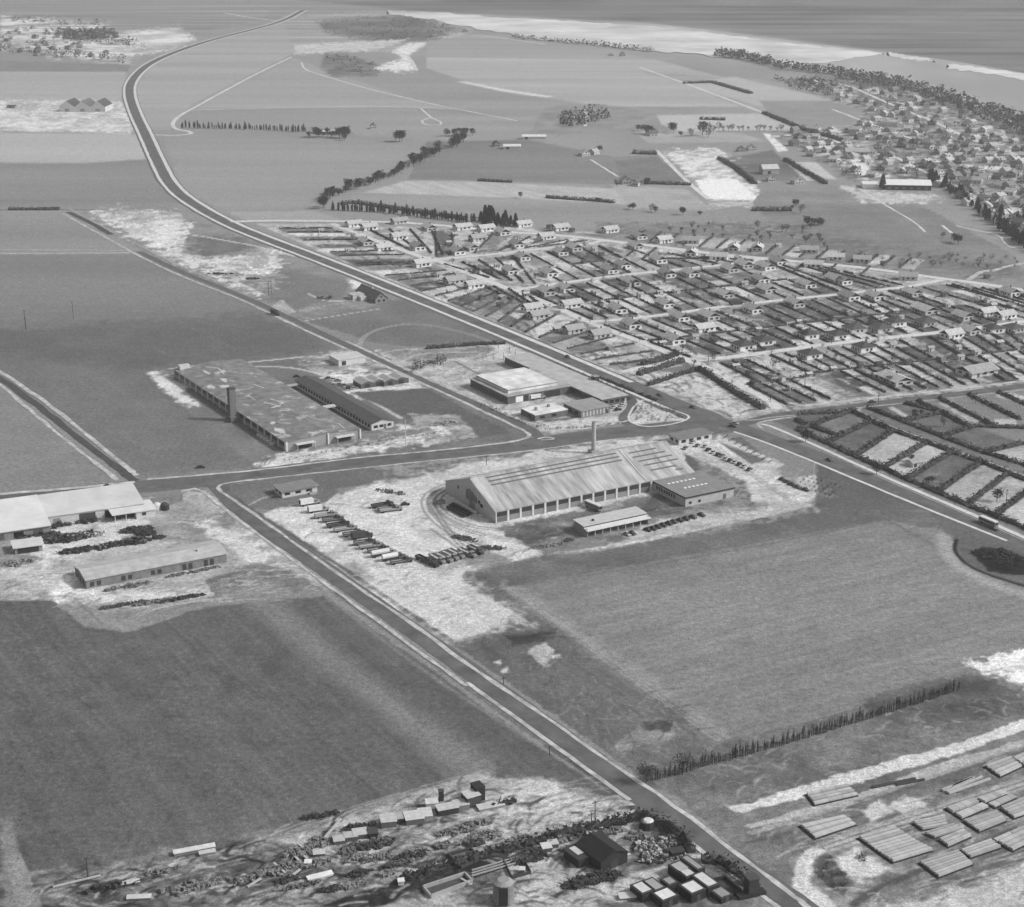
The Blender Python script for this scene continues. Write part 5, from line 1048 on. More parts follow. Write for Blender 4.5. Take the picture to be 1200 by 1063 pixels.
for x, y, ww, lb in ((612, 163.5, 26, 'small flat white roofed barn alone in the middle fields'), (590, 175, 18, 'low pale barn just left of the flat white roofed one'), (375, 158, 22, 'long farm range at the right end of the far hedge')):
    t = block('field_barn', lb, (x, y), ww, 9, 3, 'x', 1.6, ang=0, wm=CREAM, rm=M(.7), cat='barn'); pane('f', 3, .1, 3, 2.4, ww, 9, DARK, t, 'door')
# ---------------------------------------------------------------- vehicles
TYRE, CHR = M(.02, .8, .2, 2), M(.12, .5, .2, 2)
def wheels(t, xs, y0, y1, r=.48, wd=.28):
    for x in xs:
        for y in (y0, y1 - wd): MB().hcyl(x, y, r, r, wd).obj('wheel', TYRE, t)
def lorry(kind, body, load, Ln=7.2):
    t = thing({'flat': 'flatbed_lorry', 'box': 'box_lorry', 'tank': 'tank_lorry', 'bus': 'bus'}[kind], 'x', 'lorry' if kind != 'bus' else 'bus', (0, 0, 0))
    if kind == 'bus':
        mb = MB(); mb.prism([(-.2, 0), (.0, -.0), (9.2, 0), (9.5, .3), (9.5, 2.1), (9.2, 2.4), (0, 2.4), (-.2, 2.1)], .5, 2.6); mb.obj('body', body, t)
        MB().prism([(-.1, .15), (.1, .08), (9.1, .08), (9.35, .35), (9.35, 2.05), (9.1, 2.32), (.1, 2.32), (-.1, 2.25)], 2.6, 2.95).obj('roof', load, t)
        for i in range(7):
            for y in (-.03, 2.38): MB().box(.5 + i * 1.25, 1.5 + i * 1.25, y, y + .05, 1.5, 2.35).obj('window', GLASS, t)
        MB().box(9.48, 9.53, .35, 2.05, 1.4, 2.4).obj('windscreen', GLASS, t); wheels(t, (1.9, 7.6), -.02, 2.42)
    else:
        MB().box(-Ln + 2, 2, .45, 1.95, .65, .95).obj('chassis', DARK, t)
        MB().prism([(2.1, .15), (4.0, .3), (4.1, .5), (4.1, 1.9), (4.0, 2.1), (2.1, 2.25)], .6, 1.55).obj('bonnet', body, t)
        cb = MB().hexa([(1.0, .1, .7), (2.7, .1, .7), (2.7, 2.3, .7), (1.0, 2.3, .7)], [(1.05, .2, 2.5), (2.35, .2, 2.5), (2.35, 2.2, 2.5), (1.05, 2.2, 2.5)]).obj('cab', body, t)
        MB().hexa([(2.62, .25, 1.6), (2.68, .25, 1.6), (2.68, 2.15, 1.6), (2.62, 2.15, 1.6)], [(2.42, .3, 2.35), (2.48, .3, 2.35), (2.48, 2.1, 2.35), (2.42, 2.1, 2.35)]).obj('windscreen', GLASS, cb)
        for y in (.08, 2.27): MB().box(1.4, 2.2, y, y + .05, 1.6, 2.2).obj('side_window', GLASS, cb)
        if kind == 'flat':
            MB().box(-Ln + 1.9, .85, 0, 2.4, 1.0, 1.2).obj('bed', load, t)
            for b_ in ((-Ln + 1.9, .85, 0, .08), (-Ln + 1.9, .85, 2.32, 2.4), (-Ln + 1.9, -Ln + 1.98, 0, 2.4), (.77, .85, 0, 2.4)): MB().box(*b_, 1.2, 1.75).obj('dropside', body, t)
        elif kind == 'box':
            MB().box(-Ln + 1.9, .85, -.05, 2.45, 1.0, 3.1).obj('cargo_box', load, t); MB().box(-Ln + 1.85, -Ln + 1.9, .15, 2.25, 1.1, 2.9).obj('rear_door', DARK, t)
        else:
            m = MB(); m.hcyl(-Ln + 2, 1.2, 2.0, 1.05, Ln - 1.3, 'x', 16); m.obj('tank', load, t); MB().box(-Ln + 2, .7, .4, 2.0, .95, 1.2).obj('cradle', DARK, t)
        wheels(t, (-Ln + 3.2, 3.2), .02, 2.38)
    for o in COL.objects:
        q = o
        while q.parent: q = q.parent
        if q == t and o != t:
            for v in o.data.vertices: v.co.x += 1.5; v.co.y -= 1.2
    return proto(t)
LG = {'flat': [lorry('flat', M(.08, .5, .2, 1), M(.35)), lorry('flat', M(.25, .5, .2, 1), M(.5), 8.2), lorry('flat', M(.04, .5, .2, 1), M(.12), 8)], 'box': [lorry('box', M(.3, .5, .2, 1), M(.7)), lorry('box', M(.05, .5, .2, 1), M(.06))], 'tank': [lorry('tank', M(.3, .5, .1, 1), M(.6, .4, .1, 1), 9), lorry('tank', M(.12, .5, .1, 1), M(.7, .4, .1, 1), 8)], 'bus': [lorry('bus', M(.25, .4, .1, 1, 'plain', .5), M(.65))]}
def car(body, roofm, pick=False):
    t = thing('parked_car', 'x', 'car', (0, 0, 0))
    mb = MB(); mb.hexa([(-2.1, -.8, .32), (2.1, -.8, .32), (2.1, .8, .32), (-2.1, .8, .32)], [(-2.0, -.78, .85), (2.05, -.74, .78), (2.05, .74, .78), (-2.0, .78, .85)]).obj('body', body, t)
    cb = MB().hexa([(-1.5, -.72, .84), (1.0, -.72, .82), (1.0, .72, .82), (-1.5, .72, .84)], [(-1.0, -.58, 1.42), (.35, -.58, 1.42), (.35, .58, 1.42), (-1.0, .58, 1.42)]).obj('cabin', GLASS, t)
    MB().box(-.98, .33, -.58, .58, 1.42, 1.5).obj('roof', roofm, cb)
    MB().box(2.03, 2.12, -.72, .72, .4, .52).obj('bumper', CHR, t); MB().box(-2.12, -2.05, -.72, .72, .4, .52).obj('bumper', CHR, t)
    for y in (-.6, .45): MB().box(2.04, 2.1, y, y + .16, .55, .7).obj('headlight', M(.7, .3), t)
    wheels(t, (-1.3, 1.3), -.84, .84, .31, .2); return proto(t)
CARS = [car(M(.03, .35, .1, 1, 'plain', .5), M(.03, .35, .1, 1, 'plain', .5)), car(M(.5, .35, .1, 1, 'plain', .5), M(.5, .35, .1, 1, 'plain', .5)), car(M(.2, .35, .1, 1, 'plain', .5), M(.24, .35, .1, 1, 'plain', .5)), car(M(.08, .35, .1, 1, 'plain', .5), M(.1, .35, .1, 1, 'plain', .5))]
CT = ['black', 'pale', 'grey', 'dark grey']
KT = {'flat': ['dark flatbed lorry with pale bed', 'grey flatbed lorry with bright bed', 'black empty flatbed lorry'], 'box': ['white box lorry', 'black box lorry'], 'tank': ['pale tank lorry', 'grey lorry with white tank'], 'bus': ['bus']}
def veh(k, i, x, y, deg, lb, grp=None): return put((CARS[i] if k == 'car' else LG[k][i]), G(x, y), deg, lb, grp)
row = [('box', 0, 361, 592), ('box', 0, 371, 600), ('flat', 1, 381, 606), ('flat', 0, 388, 611), ('flat', 2, 395, 617), ('flat', 1, 404, 622), ('flat', 0, 412, 628), ('box', 1, 422, 631), ('flat', 0, 425, 638), ('flat', 1, 434, 642), ('flat', 0, 441, 646.5), ('tank', 0, 450, 651), ('tank', 1, 460, 656), ('flat', 0, 468, 660)]
for n_, (k, i, x, y) in enumerate(row): veh(k, i, x, y, 24 + rnd.uniform(-3, 3), '%s, %s from the road end of the long lorry row' % (KT[k][i], ordi(n_)), 'lorries in the long diagonal row')
row = [('flat', 2, 497, 658), ('flat', 2, 503, 661), ('flat', 1, 512, 657), ('flat', 1, 520, 655.5), ('flat', 1, 527, 653), ('flat', 1, 534, 651), ('flat', 1, 547, 650), ('flat', 0, 556, 646)]
for n_, (k, i, x, y) in enumerate(row): veh(k, i, x, y, -52 + rnd.uniform(-4, 4), '%s, %s from the left in the short lorry row' % (KT[k][i], ordi(n_)), 'lorries in the short row')
for n_, (k, i, x, y, d) in enumerate((('flat', 2, 447, 594, 25), ('flat', 0, 452, 597.5, 25), ('flat', 1, 457, 599.5, 22))): veh(k, i, x, y, d, '%s, %s of three parked alone mid yard' % (KT[k][i], ('rear', 'middle', 'front')[n_]), 'lorries in mid yard')
veh('bus', 0, 685, 592, -52, 'pale roofed bus parked at the bays of the great hall', None)
veh('box', 1, 141, 607, 25, 'dark lorry backed under the white roofed side shed', None)
veh('car', 0, 475, 592, 10, 'black tractor like car alone behind the three mid yard lorries')
veh('bus', 0, 1146, 610, -60, 'bus driving on the highway at the right edge'); veh('car', 0, 1165, 621, -60, 'black car just behind the bus on the right end of the highway')
for n_, (i, x, y, d) in enumerate(((1, 861, 497, -30), (0, 858, 500.5, -20))): veh('car', i, x, y, d, '%s car waiting in the middle of the crossroads' % CT[i])
veh('car', 3, 972, 540, -60, 'dark car on the highway beside the allotments'); veh('car', 3, 812, 478, -60, 'dark car on the highway just above the crossroads'); veh('car', 0, 1022, 472, 20, 'small black car on the crossroad before the estate'); veh('car', 0, 665, 419, -60, 'black car on the highway passing the flat works')
veh('box', 1, 322, 368.5, -55, 'dark box lorry on the side road beside the ploughed fields'); veh('box', 1, 861, 357.5, 20, 'dark box lorry on the third estate street'); veh('car', 3, 773, 464, -60, 'dark car on the highway opposite the works island')
veh('car', 0, 126, 571, 15, 'black car on the road above the white works'); veh('car', 0, 235, 548.5, 15, 'small black car on the road verge left of the wide factory')
row = [(2, 803, 526), (1, 812, 519), (2, 817, 523), (1, 826, 524), (0, 830, 528), (1, 836, 531), (0, 841, 533.5), (2, 846, 535), (1, 850, 538.5), (0, 855, 540.5), (1, 861, 542.5), (0, 866, 545), (1, 872, 547.5), (3, 878, 551)]
for n_, (i, x, y) in enumerate(row): veh('car', i, x, y, 60 + rnd.uniform(-8, 8), '%s car, %s from the left in the car park line by the crossroads' % (CT[i], ordi(n_)), 'cars in the car park line')
for n_, (i, x, y) in enumerate(((0, 917, 563), (3, 923, 566), (0, 928, 569), (3, 935, 572), (0, 944, 575))): veh('car', i, x, y, -50 + rnd.uniform(-8, 8), '%s car, %s in the short line by the small square planting' % (CT[i], ordi(n_)), 'cars by the square planting')
for n_, (i, x, y) in enumerate(((0, 759, 622), (0, 765, 620.5), (3, 771, 618.5), (0, 777, 616.5), (0, 784, 614.5), (3, 790, 612.5), (0, 797, 611), (0, 804, 609), (3, 812, 607), (0, 822, 604.5))): veh('car', i, x, y, -48 + rnd.uniform(-6, 6), '%s car, %s from the left behind the field, right of the open shed' % (CT[i], ordi(n_)), 'cars beside the field edge')
veh('car', 1, 735, 627, -60, 'pale rounded car standing alone below the open shed'); veh('car', 0, 741, 626, -60, 'black car just right of the pale rounded one'); veh('car', 3, 667, 634, 20, 'dark car left of the open shed')
for n_, (i, x, y) in enumerate(((2, 385, 444), (1, 391, 445.5), (2, 396, 447), (1, 398, 451), (2, 404, 452.5), (0, 409, 455.5), (1, 415, 456), (0, 348, 442), (1, 354, 445))): veh('car', i, x, y, 10 + rnd.uniform(-12, 12), '%s car, %s from the left in the yard beyond the dark workshop' % (CT[i], ordi(sorted([385, 391, 396, 398, 404, 409, 415, 348, 354]).index(x))), 'cars beyond the dark workshop')
for n_, (i, x, y) in enumerate(((1, 719, 478), (0, 724, 481), (1, 729, 476))): veh('car', i, x, y, 30, '%s car, %s of three at the end of the works wing' % (CT[i], ordi(n_)))
veh('car', 0, 602, 466, 30, 'black car parked inside the works court'); veh('box', 0, 628, 468, 30, 'white box lorry in the court of the flat works')
# ---------------------------------------------------------------- timber yard: flat stacks of boards
def toW(Z, ox, oy, k): return [(ox + x / k, oy + y / k) for x, y in Z]
def stack(q, rows, cuts, label, h=1.0, tone=.42, name='timber_stack', group='flat timber stacks in the yard'):
    """q: far-left, far-right, near-right, near-left corners; boards run left to right"""
    A, B, C_, D_ = [G(*p) for p in q]; o = D_.copy(); ang = math.atan2((C_ - D_).y, (C_ - D_).x)
    t = thing(name, label, 'timber stack', o, math.degrees(ang), group); c, s_ = math.cos(-ang), math.sin(-ang)
    loc = lambda p: Vector(((p - o).x * c - (p - o).y * s_, (p - o).x * s_ + (p - o).y * c, 0)); A, B, C_, D_ = map(loc, (A, B, C_, D_))
    mts = [M(tone * f, .85, .2, .4, 'streak') for f in (.85, 1., 1.15)]; bd = MB()
    for i in range(rows):
        f0, f1 = (i + .05) / rows, (i + 1 - .26) / rows; hh = h * rnd.uniform(.8, 1.15)
        for j in range(cuts):
            g0, g1 = (j + .012) / cuts, (j + 1 - .012) / cuts; e = rnd.uniform(-.01, .01)
            P4 = []
            for f, g in ((f0, g0 + e), (f0, g1 + e), (f1, g1), (f1, g0)): a = D_.lerp(A, f); b_ = C_.lerp(B, f); P4.append(a.lerp(b_, g))
            MB().hexa([(p.x, p.y, .28) for p in P4], [(p.x, p.y, hh) for p in P4]).obj('board_pile', rnd.choice(mts), t)
    MB().prism([(p.x, p.y) for p in (D_ + Vector((-.7, -.35, 0)), C_ + Vector((.1, -.35, 0)), B, A + Vector((-.7, 0, 0)))], .02, .12).obj('dunnage', M(.035, .95, .3, 1), t)  # dark sheet added to stand in for shade under and between the piles
    for g in (.1, .35, .65, .9):
        a, b_ = D_.lerp(C_, g), A.lerp(B, g); bd.beam((a.x, a.y, .2), (b_.x, b_.y, .2), .3, .14)
    bd.obj('bearer', DARK, t); return t
Z = [((105, 305), (310, 262), (365, 312), (148, 362), 2, 3, 'upper left of all, beside the chalk bank'), ((70, 462), (292, 415), (357, 460), (150, 530), 1, 1, 'big plain one below the wheel ruts, left side'), ((365, 525), (545, 475), (740, 590), (540, 650), 8, 1, 'widest of all, made of many long rows'),
     ((1000, 165), (1130, 120), (1190, 168), (1080, 220), 2, 1, 'upper right one with a dark left end'), ((640, 452), (800, 418), (815, 465), (690, 487), 3, 1, 'just right of the widest stack'), ((800, 375), (930, 330), (1022, 375), (890, 432), 1, 4, 'pale one split in four, middle of the yard'),
     ((960, 330), (1070, 288), (1165, 325), (1055, 375), 1, 4, 'pale one split in four, towards the right edge'), ((890, 440), (1060, 393), (1112, 440), (975, 496), 5, 1, 'five rowed one in the middle right'), ((1078, 377), (1200, 325), (1290, 380), (1150, 428), 3, 1, 'long rowed one cut by the right edge'),
     ((700, 505), (840, 462), (885, 485), (750, 527), 2, 1, 'narrow one behind the dark ditch'), ((770, 535), (890, 490), (935, 520), (820, 572), 1, 3, 'small pale one split in three'), ((880, 592), (1030, 538), (1085, 575), (930, 627), 2, 1, 'two rowed one beyond the dark ditch'),
     ((672, 650), (868, 592), (942, 660), (770, 725), 5, 1, 'lowest left one beyond the dark ditch'), ((1038, 535), (1200, 465), (1290, 520), (1145, 592), 2, 2, 'lowest right one by the sandy track'), ((1140, 125), (1200, 100), (1260, 130), (1205, 170), 1, 2, 'top one at the right edge')]
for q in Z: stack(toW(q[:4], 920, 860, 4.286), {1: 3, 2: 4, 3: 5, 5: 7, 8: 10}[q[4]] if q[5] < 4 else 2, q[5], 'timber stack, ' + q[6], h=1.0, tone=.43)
for n_, q in enumerate((((790, 290), (950, 225), (0, 0)), ((810, 298), (990, 222), 0), ((822, 305), (1028, 232), 0), ((840, 272), (940, 225), 0))):
    a, b_ = [G(*p) for p in toW(q[:2], 920, 860, 4.286)]; t = thing('log', 'loose long log, %s of the bundle lying on dark grass' % ordi(n_), 'log', a, 0, 'loose logs'); d_ = b_ - a
    MB().beam((0, 0, .5), (d_.x, d_.y, .5), .7, .6).obj('trunk', M(.45, .85, .2, .5), t); MB().beam((d_.x * .2, d_.y * .2 - .8, .12), (d_.x * .2, d_.y * .2 + .8, .12), .3, .24).obj('bearer', DARK, t)
for n_, q in enumerate((((440, 275), (655, 230)), ((560, 262), (700, 235)))):
    a, b_ = [G(*p) for p in toW(q, 920, 860, 4.286)]; t = thing('pole_pile', 'thin dark pole pile, %s of two beside the wheel ruts' % ('long one' if n_ == 0 else 'short one'), 'pole pile', a, 0, 'dark pole piles'); d_ = b_ - a
    MB().beam((0, 0, .35), (d_.x, d_.y, .35), .5, .4).beam((0, .7, .35), (d_.x, d_.y + .5, .35), .4, .4).obj('poles', M(.06), t)
# beside the hall gable: steel pipes
for n_, (a, b_) in enumerate((((524, 596), (545, 607)), ((527, 594), (549, 605.5)), ((530, 592), (552, 604)), ((534, 590), (557, 603)))):
    a, b_ = G(*a), G(*b_); d_ = b_ - a; t = thing('steel_girder', 'long steel girder, %s from the left before the hall gable' % ordi(n_), 'girder', a, 0, 'girders at the hall gable')
    mt_ = M(.03) if n_ < 3 else M(.6); MB().beam((0, 0, .9), (d_.x, d_.y, .9), 1.0, .9).obj('girder', mt_, t); MB().box(.3, 1, -1.2, .4, 0, .45).obj('trestle', DARK, t)
t = thing('girder_crate', 'open crate beside the steel girders at the hall gable', 'crate', G(514, 592), 30); MB().box(0, 3.5, 0, .3, 0, 1.6).box(0, 3.5, 2.2, 2.5, 0, 1.6).box(0, .3, .3, 2.2, 0, 1.6).box(3.2, 3.5, .3, 2.2, 0, 1.6).obj('side_board', GREYW, t); MB().box(.3, 3.2, .3, 2.2, 0, .3).obj('floor', DARK, t)
# ---------------------------------------------------------------- small yard goods
def crate(px, py, w, d, h, deg, label, mt, lid=None, name='crate', cat='crate', group=None):
    t = thing(name, label, cat, G(px, py), deg, group); MB().box(-w / 2, w / 2, -d / 2, d / 2, 0, h).obj('body', mt, t)
    MB().hexa([(-w / 2 - .15, -d / 2 - .15, h), (w / 2 + .15, -d / 2 - .15, h), (w / 2 + .15, d / 2 + .15, h), (-w / 2 - .15, d / 2 + .15, h)], [(-w / 2 - .15, -d / 2 - .15, h + .15), (w / 2 + .15, -d / 2 - .15, h + .15), (w / 2 + .15, d / 2 + .15, h + .4), (-w / 2 - .15, d / 2 + .15, h + .4)]).obj('cover', lid or mt, t); return t
def heap(px, py, rx, ry, n, label, tones, deg=20, hmax=1.3, name='scrap_heap', cat='scrap heap', smax=1.6):
    mts = [M(a, .8, .3, 1) for a in tones]; mb = [MB() for _ in mts]; p = G(px, py)
    t = thing(name, label, cat, p, deg)
    for k in range(n):
        a = rnd.uniform(0, 6.28); r = math.sqrt(rnd.random()); x, y = rx * r * math.cos(a), ry * r * math.sin(a); s_ = rnd.uniform(.4, smax); b = rnd.choice(mb)
        q = rnd.random(); th = rnd.uniform(0, 3.14); c, sn = math.cos(th), math.sin(th); z = rnd.uniform(0, hmax * (1 - r * .6))
        if q < .45: b.beam((x - c * s_, y - sn * s_, z + .15), (x + c * s_, y + sn * s_, z + rnd.uniform(.1, .7)), .22, .22)
        elif q < .8:
            w_, l_ = s_ * .45, s_ * .6; pts = [(x + c * a1 * l_ - sn * b1 * w_, y + sn * a1 * l_ + c * b1 * w_) for a1, b1 in ((-1, -1), (1, -1), (1, 1), (-1, 1))]; b.prism(pts, z * .5, z + rnd.uniform(.2, .8))
        else: b.hcyl(x, y, .45 + z * .4, .45, .2, rnd.choice('xy'), 9)
    for b in mb[1:]:                         # a few pieces do not make a part of their own
        if len(b.f) < 90 or n < 95: k0 = len(mb[0].v); mb[0].v += b.v; mb[0].f += [tuple(q + k0 for q in f) for f in b.f]; b.f = []
    if sum(1 for b in mb if b.f) == 1: mts = [M(sum(tones) / len(tones) * .8, .8, .97, 1.3)] * 3
    for i, b in enumerate(mb):
        if b.f: b.obj(('dark_pieces', 'grey_pieces', 'pale_pieces')[i], mts[i], t)
    return t
IM = (.03, .05, .12)
for i, (x, y, a, b_, n, lb) in enumerate(((48, 630, 9, 4.2, 260, 'dark farm implements massed in the yard, largest clump'), (75, 632, 9, 4.5, 260, 'dark farm implements right of the largest clump'), (100, 628, 8, 3.6, 180, 'implement clump with a pale machine in it, rounding the yard'), (35, 636, 6, 3.5, 110, 'implements beside the pale canopy roof'),
    (103, 645, 11, 2.0, 150, 'long thin implement row in front of the big clump'), (85, 647, 6, 1.8, 70, 'left end of the thin implement row'), (130, 640, 7, 1.6, 70, 'right end of the thin implement row'), (155, 636, 7.5, 3.2, 190, 'round black implement clump above the long shed'), (160, 622, 7, 3, 150, 'loose dark implements left of the weedy plot'), (172, 626, 4, 2.6, 70, 'small dark implements beside the weedy plot'),
    (42, 622, 9, 1.6, 90, 'implements along the wall of the white works'), (68, 617, 6, 1.4, 60, 'implements at the step of the white works wall'), (104, 612, 5, 2, 50, 'machines before the works doors'), (20, 661, 7, 3, 60, 'pale and dark oddments under the canopy roof'), (186, 631, 2.5, 1.5, 24, 'tiny clump between weedy plot and long shed'))):
    heap(x, y, a, b_, n, lb, IM if 'pale' not in lb else (.04, .3, .5), 22, 1.8, 'implement_clump', 'farm implements', 1.7)
heap(215, 690 + 12, 10, .6, 60, 'dark brick row piled left before the long shed', (.03, .06, .1), 26, 1.2, 'brick_pile', 'brick pile'); heap(190, 705, 12, .8, 90, 'dark brick row piled beside the muddy track', (.03, .08, .5), 24, 1.3, 'brick_pile', 'brick pile'); heap(150, 709, 10, .8, 80, 'dark brick row at the left end of the muddy track', (.03, .06, .2), 24, 1.2, 'brick_pile', 'brick pile'); heap(225, 671, 13, .8, 70, 'rubble along the long shed wall', (.04, .2, .3), 29, .7, 'rubble_row', 'rubble'); heap(150, 688, 10, 1.4, 60, 'dark rubble under the long shed windows', (.05, .2, .3), 29, .8, 'rubble_row', 'rubble')
heap(575, 655 - 12, 7, 2, 60, 'dark scrap strewn behind the short lorry row', (.04, .2, .08), 0, .9); heap(545, 632, 6, 2, 60, 'scrap strewn along the track behind the short lorry row', (.04, .2, .08), -30, .8)
heap(458, 577, 8, 2, 50, 'thin dark girders strewn behind the mid yard lorries', (.04, .3), -25, .5); heap(640, 640, 8, 1.5, 40, 'oddments scattered left of the open shed', (.05, .6, .1), 20, .6); heap(505, 425, 4, 3, 30, 'junk beside the round bushes in the works yard', (.05, .3), 0, .8)
heap(95 + 200, 322 + 5, 5, 2, 50, 'dark scrap left on the sandy ground by the side road', (.03, .1), 0, 1.1); heap(255, 321, 11, 1, 40, 'thin dark ridge of rubble on the sandy ground', (.04, .1), 0, .8, 'rubble_row', 'rubble')
heap(520, 497, 8, 3, 60, 'pale building blocks on the plot by the wide factory', (.6, .4, .2), 20, .8, 'block_pile', 'blocks'); heap(390, 452, 5, 2, 40, 'oddments behind the long dark workshop', (.05, .3), 10, .8)
heap(380, 350, 6, 4, 36, 'bare stacked trellis left of the farm outhouse', (.05, .15), 30, 1.5, 'trellis_heap', 'trellis')
# scrap yard at the lower edge
SC = (.05, .2, .5)
for i, (x, y, a, b_, n, lb) in enumerate(((765, 992, 6, 4, 170, 'litter field of pale scraps, middle of the fenced yard'), (775, 1005, 7, 3, 150, 'litter nearest the lane in the fenced yard'), (788, 985, 3, 3, 60, 'litter against the right hedge of the fenced yard'), (745, 980, 3, 2, 50, 'litter above the pale slab in the fenced yard'), (720, 975, 4, 1.5, 60, 'white litter right of the pole by the hedge'), (690, 975, 5, 1.5, 80, 'white litter left of the pole by the hedge'),
    (655, 985, 5, 1.6, 70, 'junk in the hedge gap above the ramp'), (625, 1003, 4, 3, 70, 'pale junk beside the dark tank'), (700, 1030, 7, 2.5, 160, 'dark brush and scrap below the black barn'), (675, 1037, 4, 2, 80, 'dark brush left of the black barn'), (560, 985, 7, 1.6, 60, 'junk line above the sunken pit'), (600, 990, 8, 1.3, 90, 'machine parts along the lower yard track'), (535, 975, 7, 1.8, 60, 'oddments on the sandy tongue of the lower yard'), (560, 966, 6, 1.5, 50, 'pale boards on the sandy tongue'),
    (480, 1005, 4, 1.4, 40, 'black parts at the pale ramp edge'), (492, 1000, 3, 1.2, 30, 'parts right of the ramp edge'), (350, 1000, 5, 2.5, 60, 'planks tossed behind the pale boards'), (330, 1018, 7, 2, 60, 'oddments at the left of the lower yard'), (375, 988, 4, 2.5, 50, 'planks under the leaning roof'), (300, 1030, 8, 1.6, 50, 'low junk near the bottom edge, left'), (230, 1038, 10, 2, 60, 'low junk near the bottom edge, further left'), (130, 1040, 9, 1.6, 50, 'dark oddments at the bottom left edge'), (190, 1022, 6, 1.2, 30, 'pale strips in the grass, bottom left'), (590, 942, 4, 1.5, 40, 'boards right of the tall dark hut'), (420, 970, 5, 1.2, 50, 'dark brush left of the hut row'), (375, 957, 6, 1, 60, 'dark low scrap line at the field edge'), (215, 1045, 3, 2, 30, 'white block and posts at the bottom edge'), (1010, 1005, 2, 2, 10, 'stones on the island of grass'), (1165, 650, 8, 5, 120, 'black heap of earth and brush beside the highway'), (1185, 657, 8, 4, 100, 'black heap of earth at the right frame edge'), (1150, 647, 5, 2.5, 60, 'left end of the black earth heap'))):
    heap(x, y, a, b_, n, lb, (.02, .035, .05) if 'black heap' in lb or 'earth' in lb else ((.03, .05, .1) if 'dark' in lb or 'black' in lb else SC), 20, 1.1, 'scrap_heap', 'scrap heap', 1.0 if 'litter' in lb else 1.4)
CL = []
while len(CL) < 30:
    x = rnd.uniform(330, 690); y = 1040 - (x - 330) * .18 + rnd.uniform(-34, 22)
    if y < 1058 and not (585 < x and y < 975): CL.append((x, y))
for k_, (x, y) in enumerate(sorted(CL)):
    c_ = k_ % 3; heap(x, y, rnd.uniform(2, 6), rnd.uniform(.7, 2), 46, '%s clutter in the lower yard, %s patch from the left of all' % (('black', 'mixed', 'pale')[c_], ordi(k_)), ((.03, .06, .12), (.04, .1, .4), (.04, .3, .5))[c_], 22, .9, 'clutter_heap', 'clutter', 1.1)
# huts and roofs of the lower yard
for i, (x, y, w_, d_, h_, dg, lb, wm_, rm_) in enumerate((
    (552, 942, 5, 4.5, 4.2, 30, 'tall dark hut with a white roof in the hut row', M(.06), M(.5)), (560, 936, 3.4, 4, 5.6, 30, 'black gabled hut right behind the tall one', M(.025), M(.03)), (575, 946, 9, 3, .8, 22, 'low pale loading platform right of the tall hut', GREYW, M(.5)),
    (506, 946, 4, 3, 2.4, 10, 'white boxy shelter left of the dark posts', CREAM, M(.6)), (517, 938, 1.6, 1.4, 4, 10, 'dark upright tank behind the boxy shelter', M(.05), M(.06)), (524, 952, 7, 3.6, 2.4, 20, 'broad pale lean-to with dark front', M(.04), M(.5)), (540, 947, 5, 3.6, 2.2, 16, 'pale lean-to beside the tall hut', M(.2), M(.5)),
    (485, 962, 6, 5, 2.2, 14, 'wide pale roof, rightmost of the middle pair', M(.12), M(.55)), (498, 958, 4.4, 5, 2, 10, 'pale roof edge touching the middle pair', M(.3), M(.55)), (455, 966, 5, 4.5, 2.4, 12, 'wide pale roof, leftmost of the middle pair', M(.12), M(.5)), (470, 962, 4, 3.4, 2, 12, 'patched roof between the middle pair', M(.05), M(.4)),
    (422, 980, 4.6, 3.6, 1.8, 14, 'small pale roof left of the wide ones', M(.1), M(.5)), (411, 983, 4, 3, 1.6, 14, 'smaller pale roof further left', M(.1), M(.45)), (397, 987, 3.4, 3, 1.4, 14, 'lowest pale roof in the hut row', M(.1), M(.45)), (437, 980, 3, 3, 2, 14, 'black cube hut between pale roofs', M(.03), M(.06)), (374, 1002, 3.6, 2, 1, 10, 'little pale crate lying in the weeds', M(.1), M(.5)),
    (375, 1028, 8, 1.8, .6, 26, 'white slab platform beside the pale ramp', CREAM, M(.7)), (361, 1013, 2, 1.6, 1, 0, 'white block in front of the planks', M(.4), M(.75)), (228, 998, 13, 1.8, 1.1, 20, 'long white beam pile at the edge of the ploughed field', M(.2), M(.6)), (243, 1001, 5, 1.4, .9, 20, 'short pale beam beside the long white one', M(.2), M(.5)), (150, 1036, 7, 1.2, .5, 20, 'pale strip of sheeting near the bottom edge', M(.2), M(.5)), (163, 1053, 7, 1.6, .6, 5, 'pale sheet cut by the bottom edge', M(.2), M(.55)),
    (612, 1022, 1.6, 1.4, 1.2, 0, 'small pale chest beside the silo', M(.2), M(.6)), (470, 1036, 1.8, 1.6, 1.4, 10, 'white drum like box in the dark ditch', M(.5), M(.7)), (640, 996, 3, 3, 1.6, 15, 'pale roofed bin by the hedge gap', M(.1), M(.6)), (648, 992, 3, 2.4, 1.6, 15, 'pale roofed bin, upper of the pair by the hedge gap', M(.1), M(.5)), (700, 972, 3, 1.8, 1, 15, 'white chest against the hedge', M(.3), M(.7)),
    (793, 1003, 4.4, 2.6, 2.2, 20, 'black open cart shelter at the corner of the fenced yard', M(.02), M(.05)), (727, 1002, 5, 3.6, .4, 30, 'pale concrete slab beside the black barn', M(.4), M(.45)), (735, 1052, 5, 2.6, .8, 10, 'pale low roof cut by the bottom edge', M(.2), M(.6)))):
    crate(x, y, w_ * .9, d_ * .9, h_ * .8, dg, lb, wm_, rm_, 'yard_hut' if h_ > 1.5 else 'platform', 'hut' if h_ > 1.5 else 'platform')
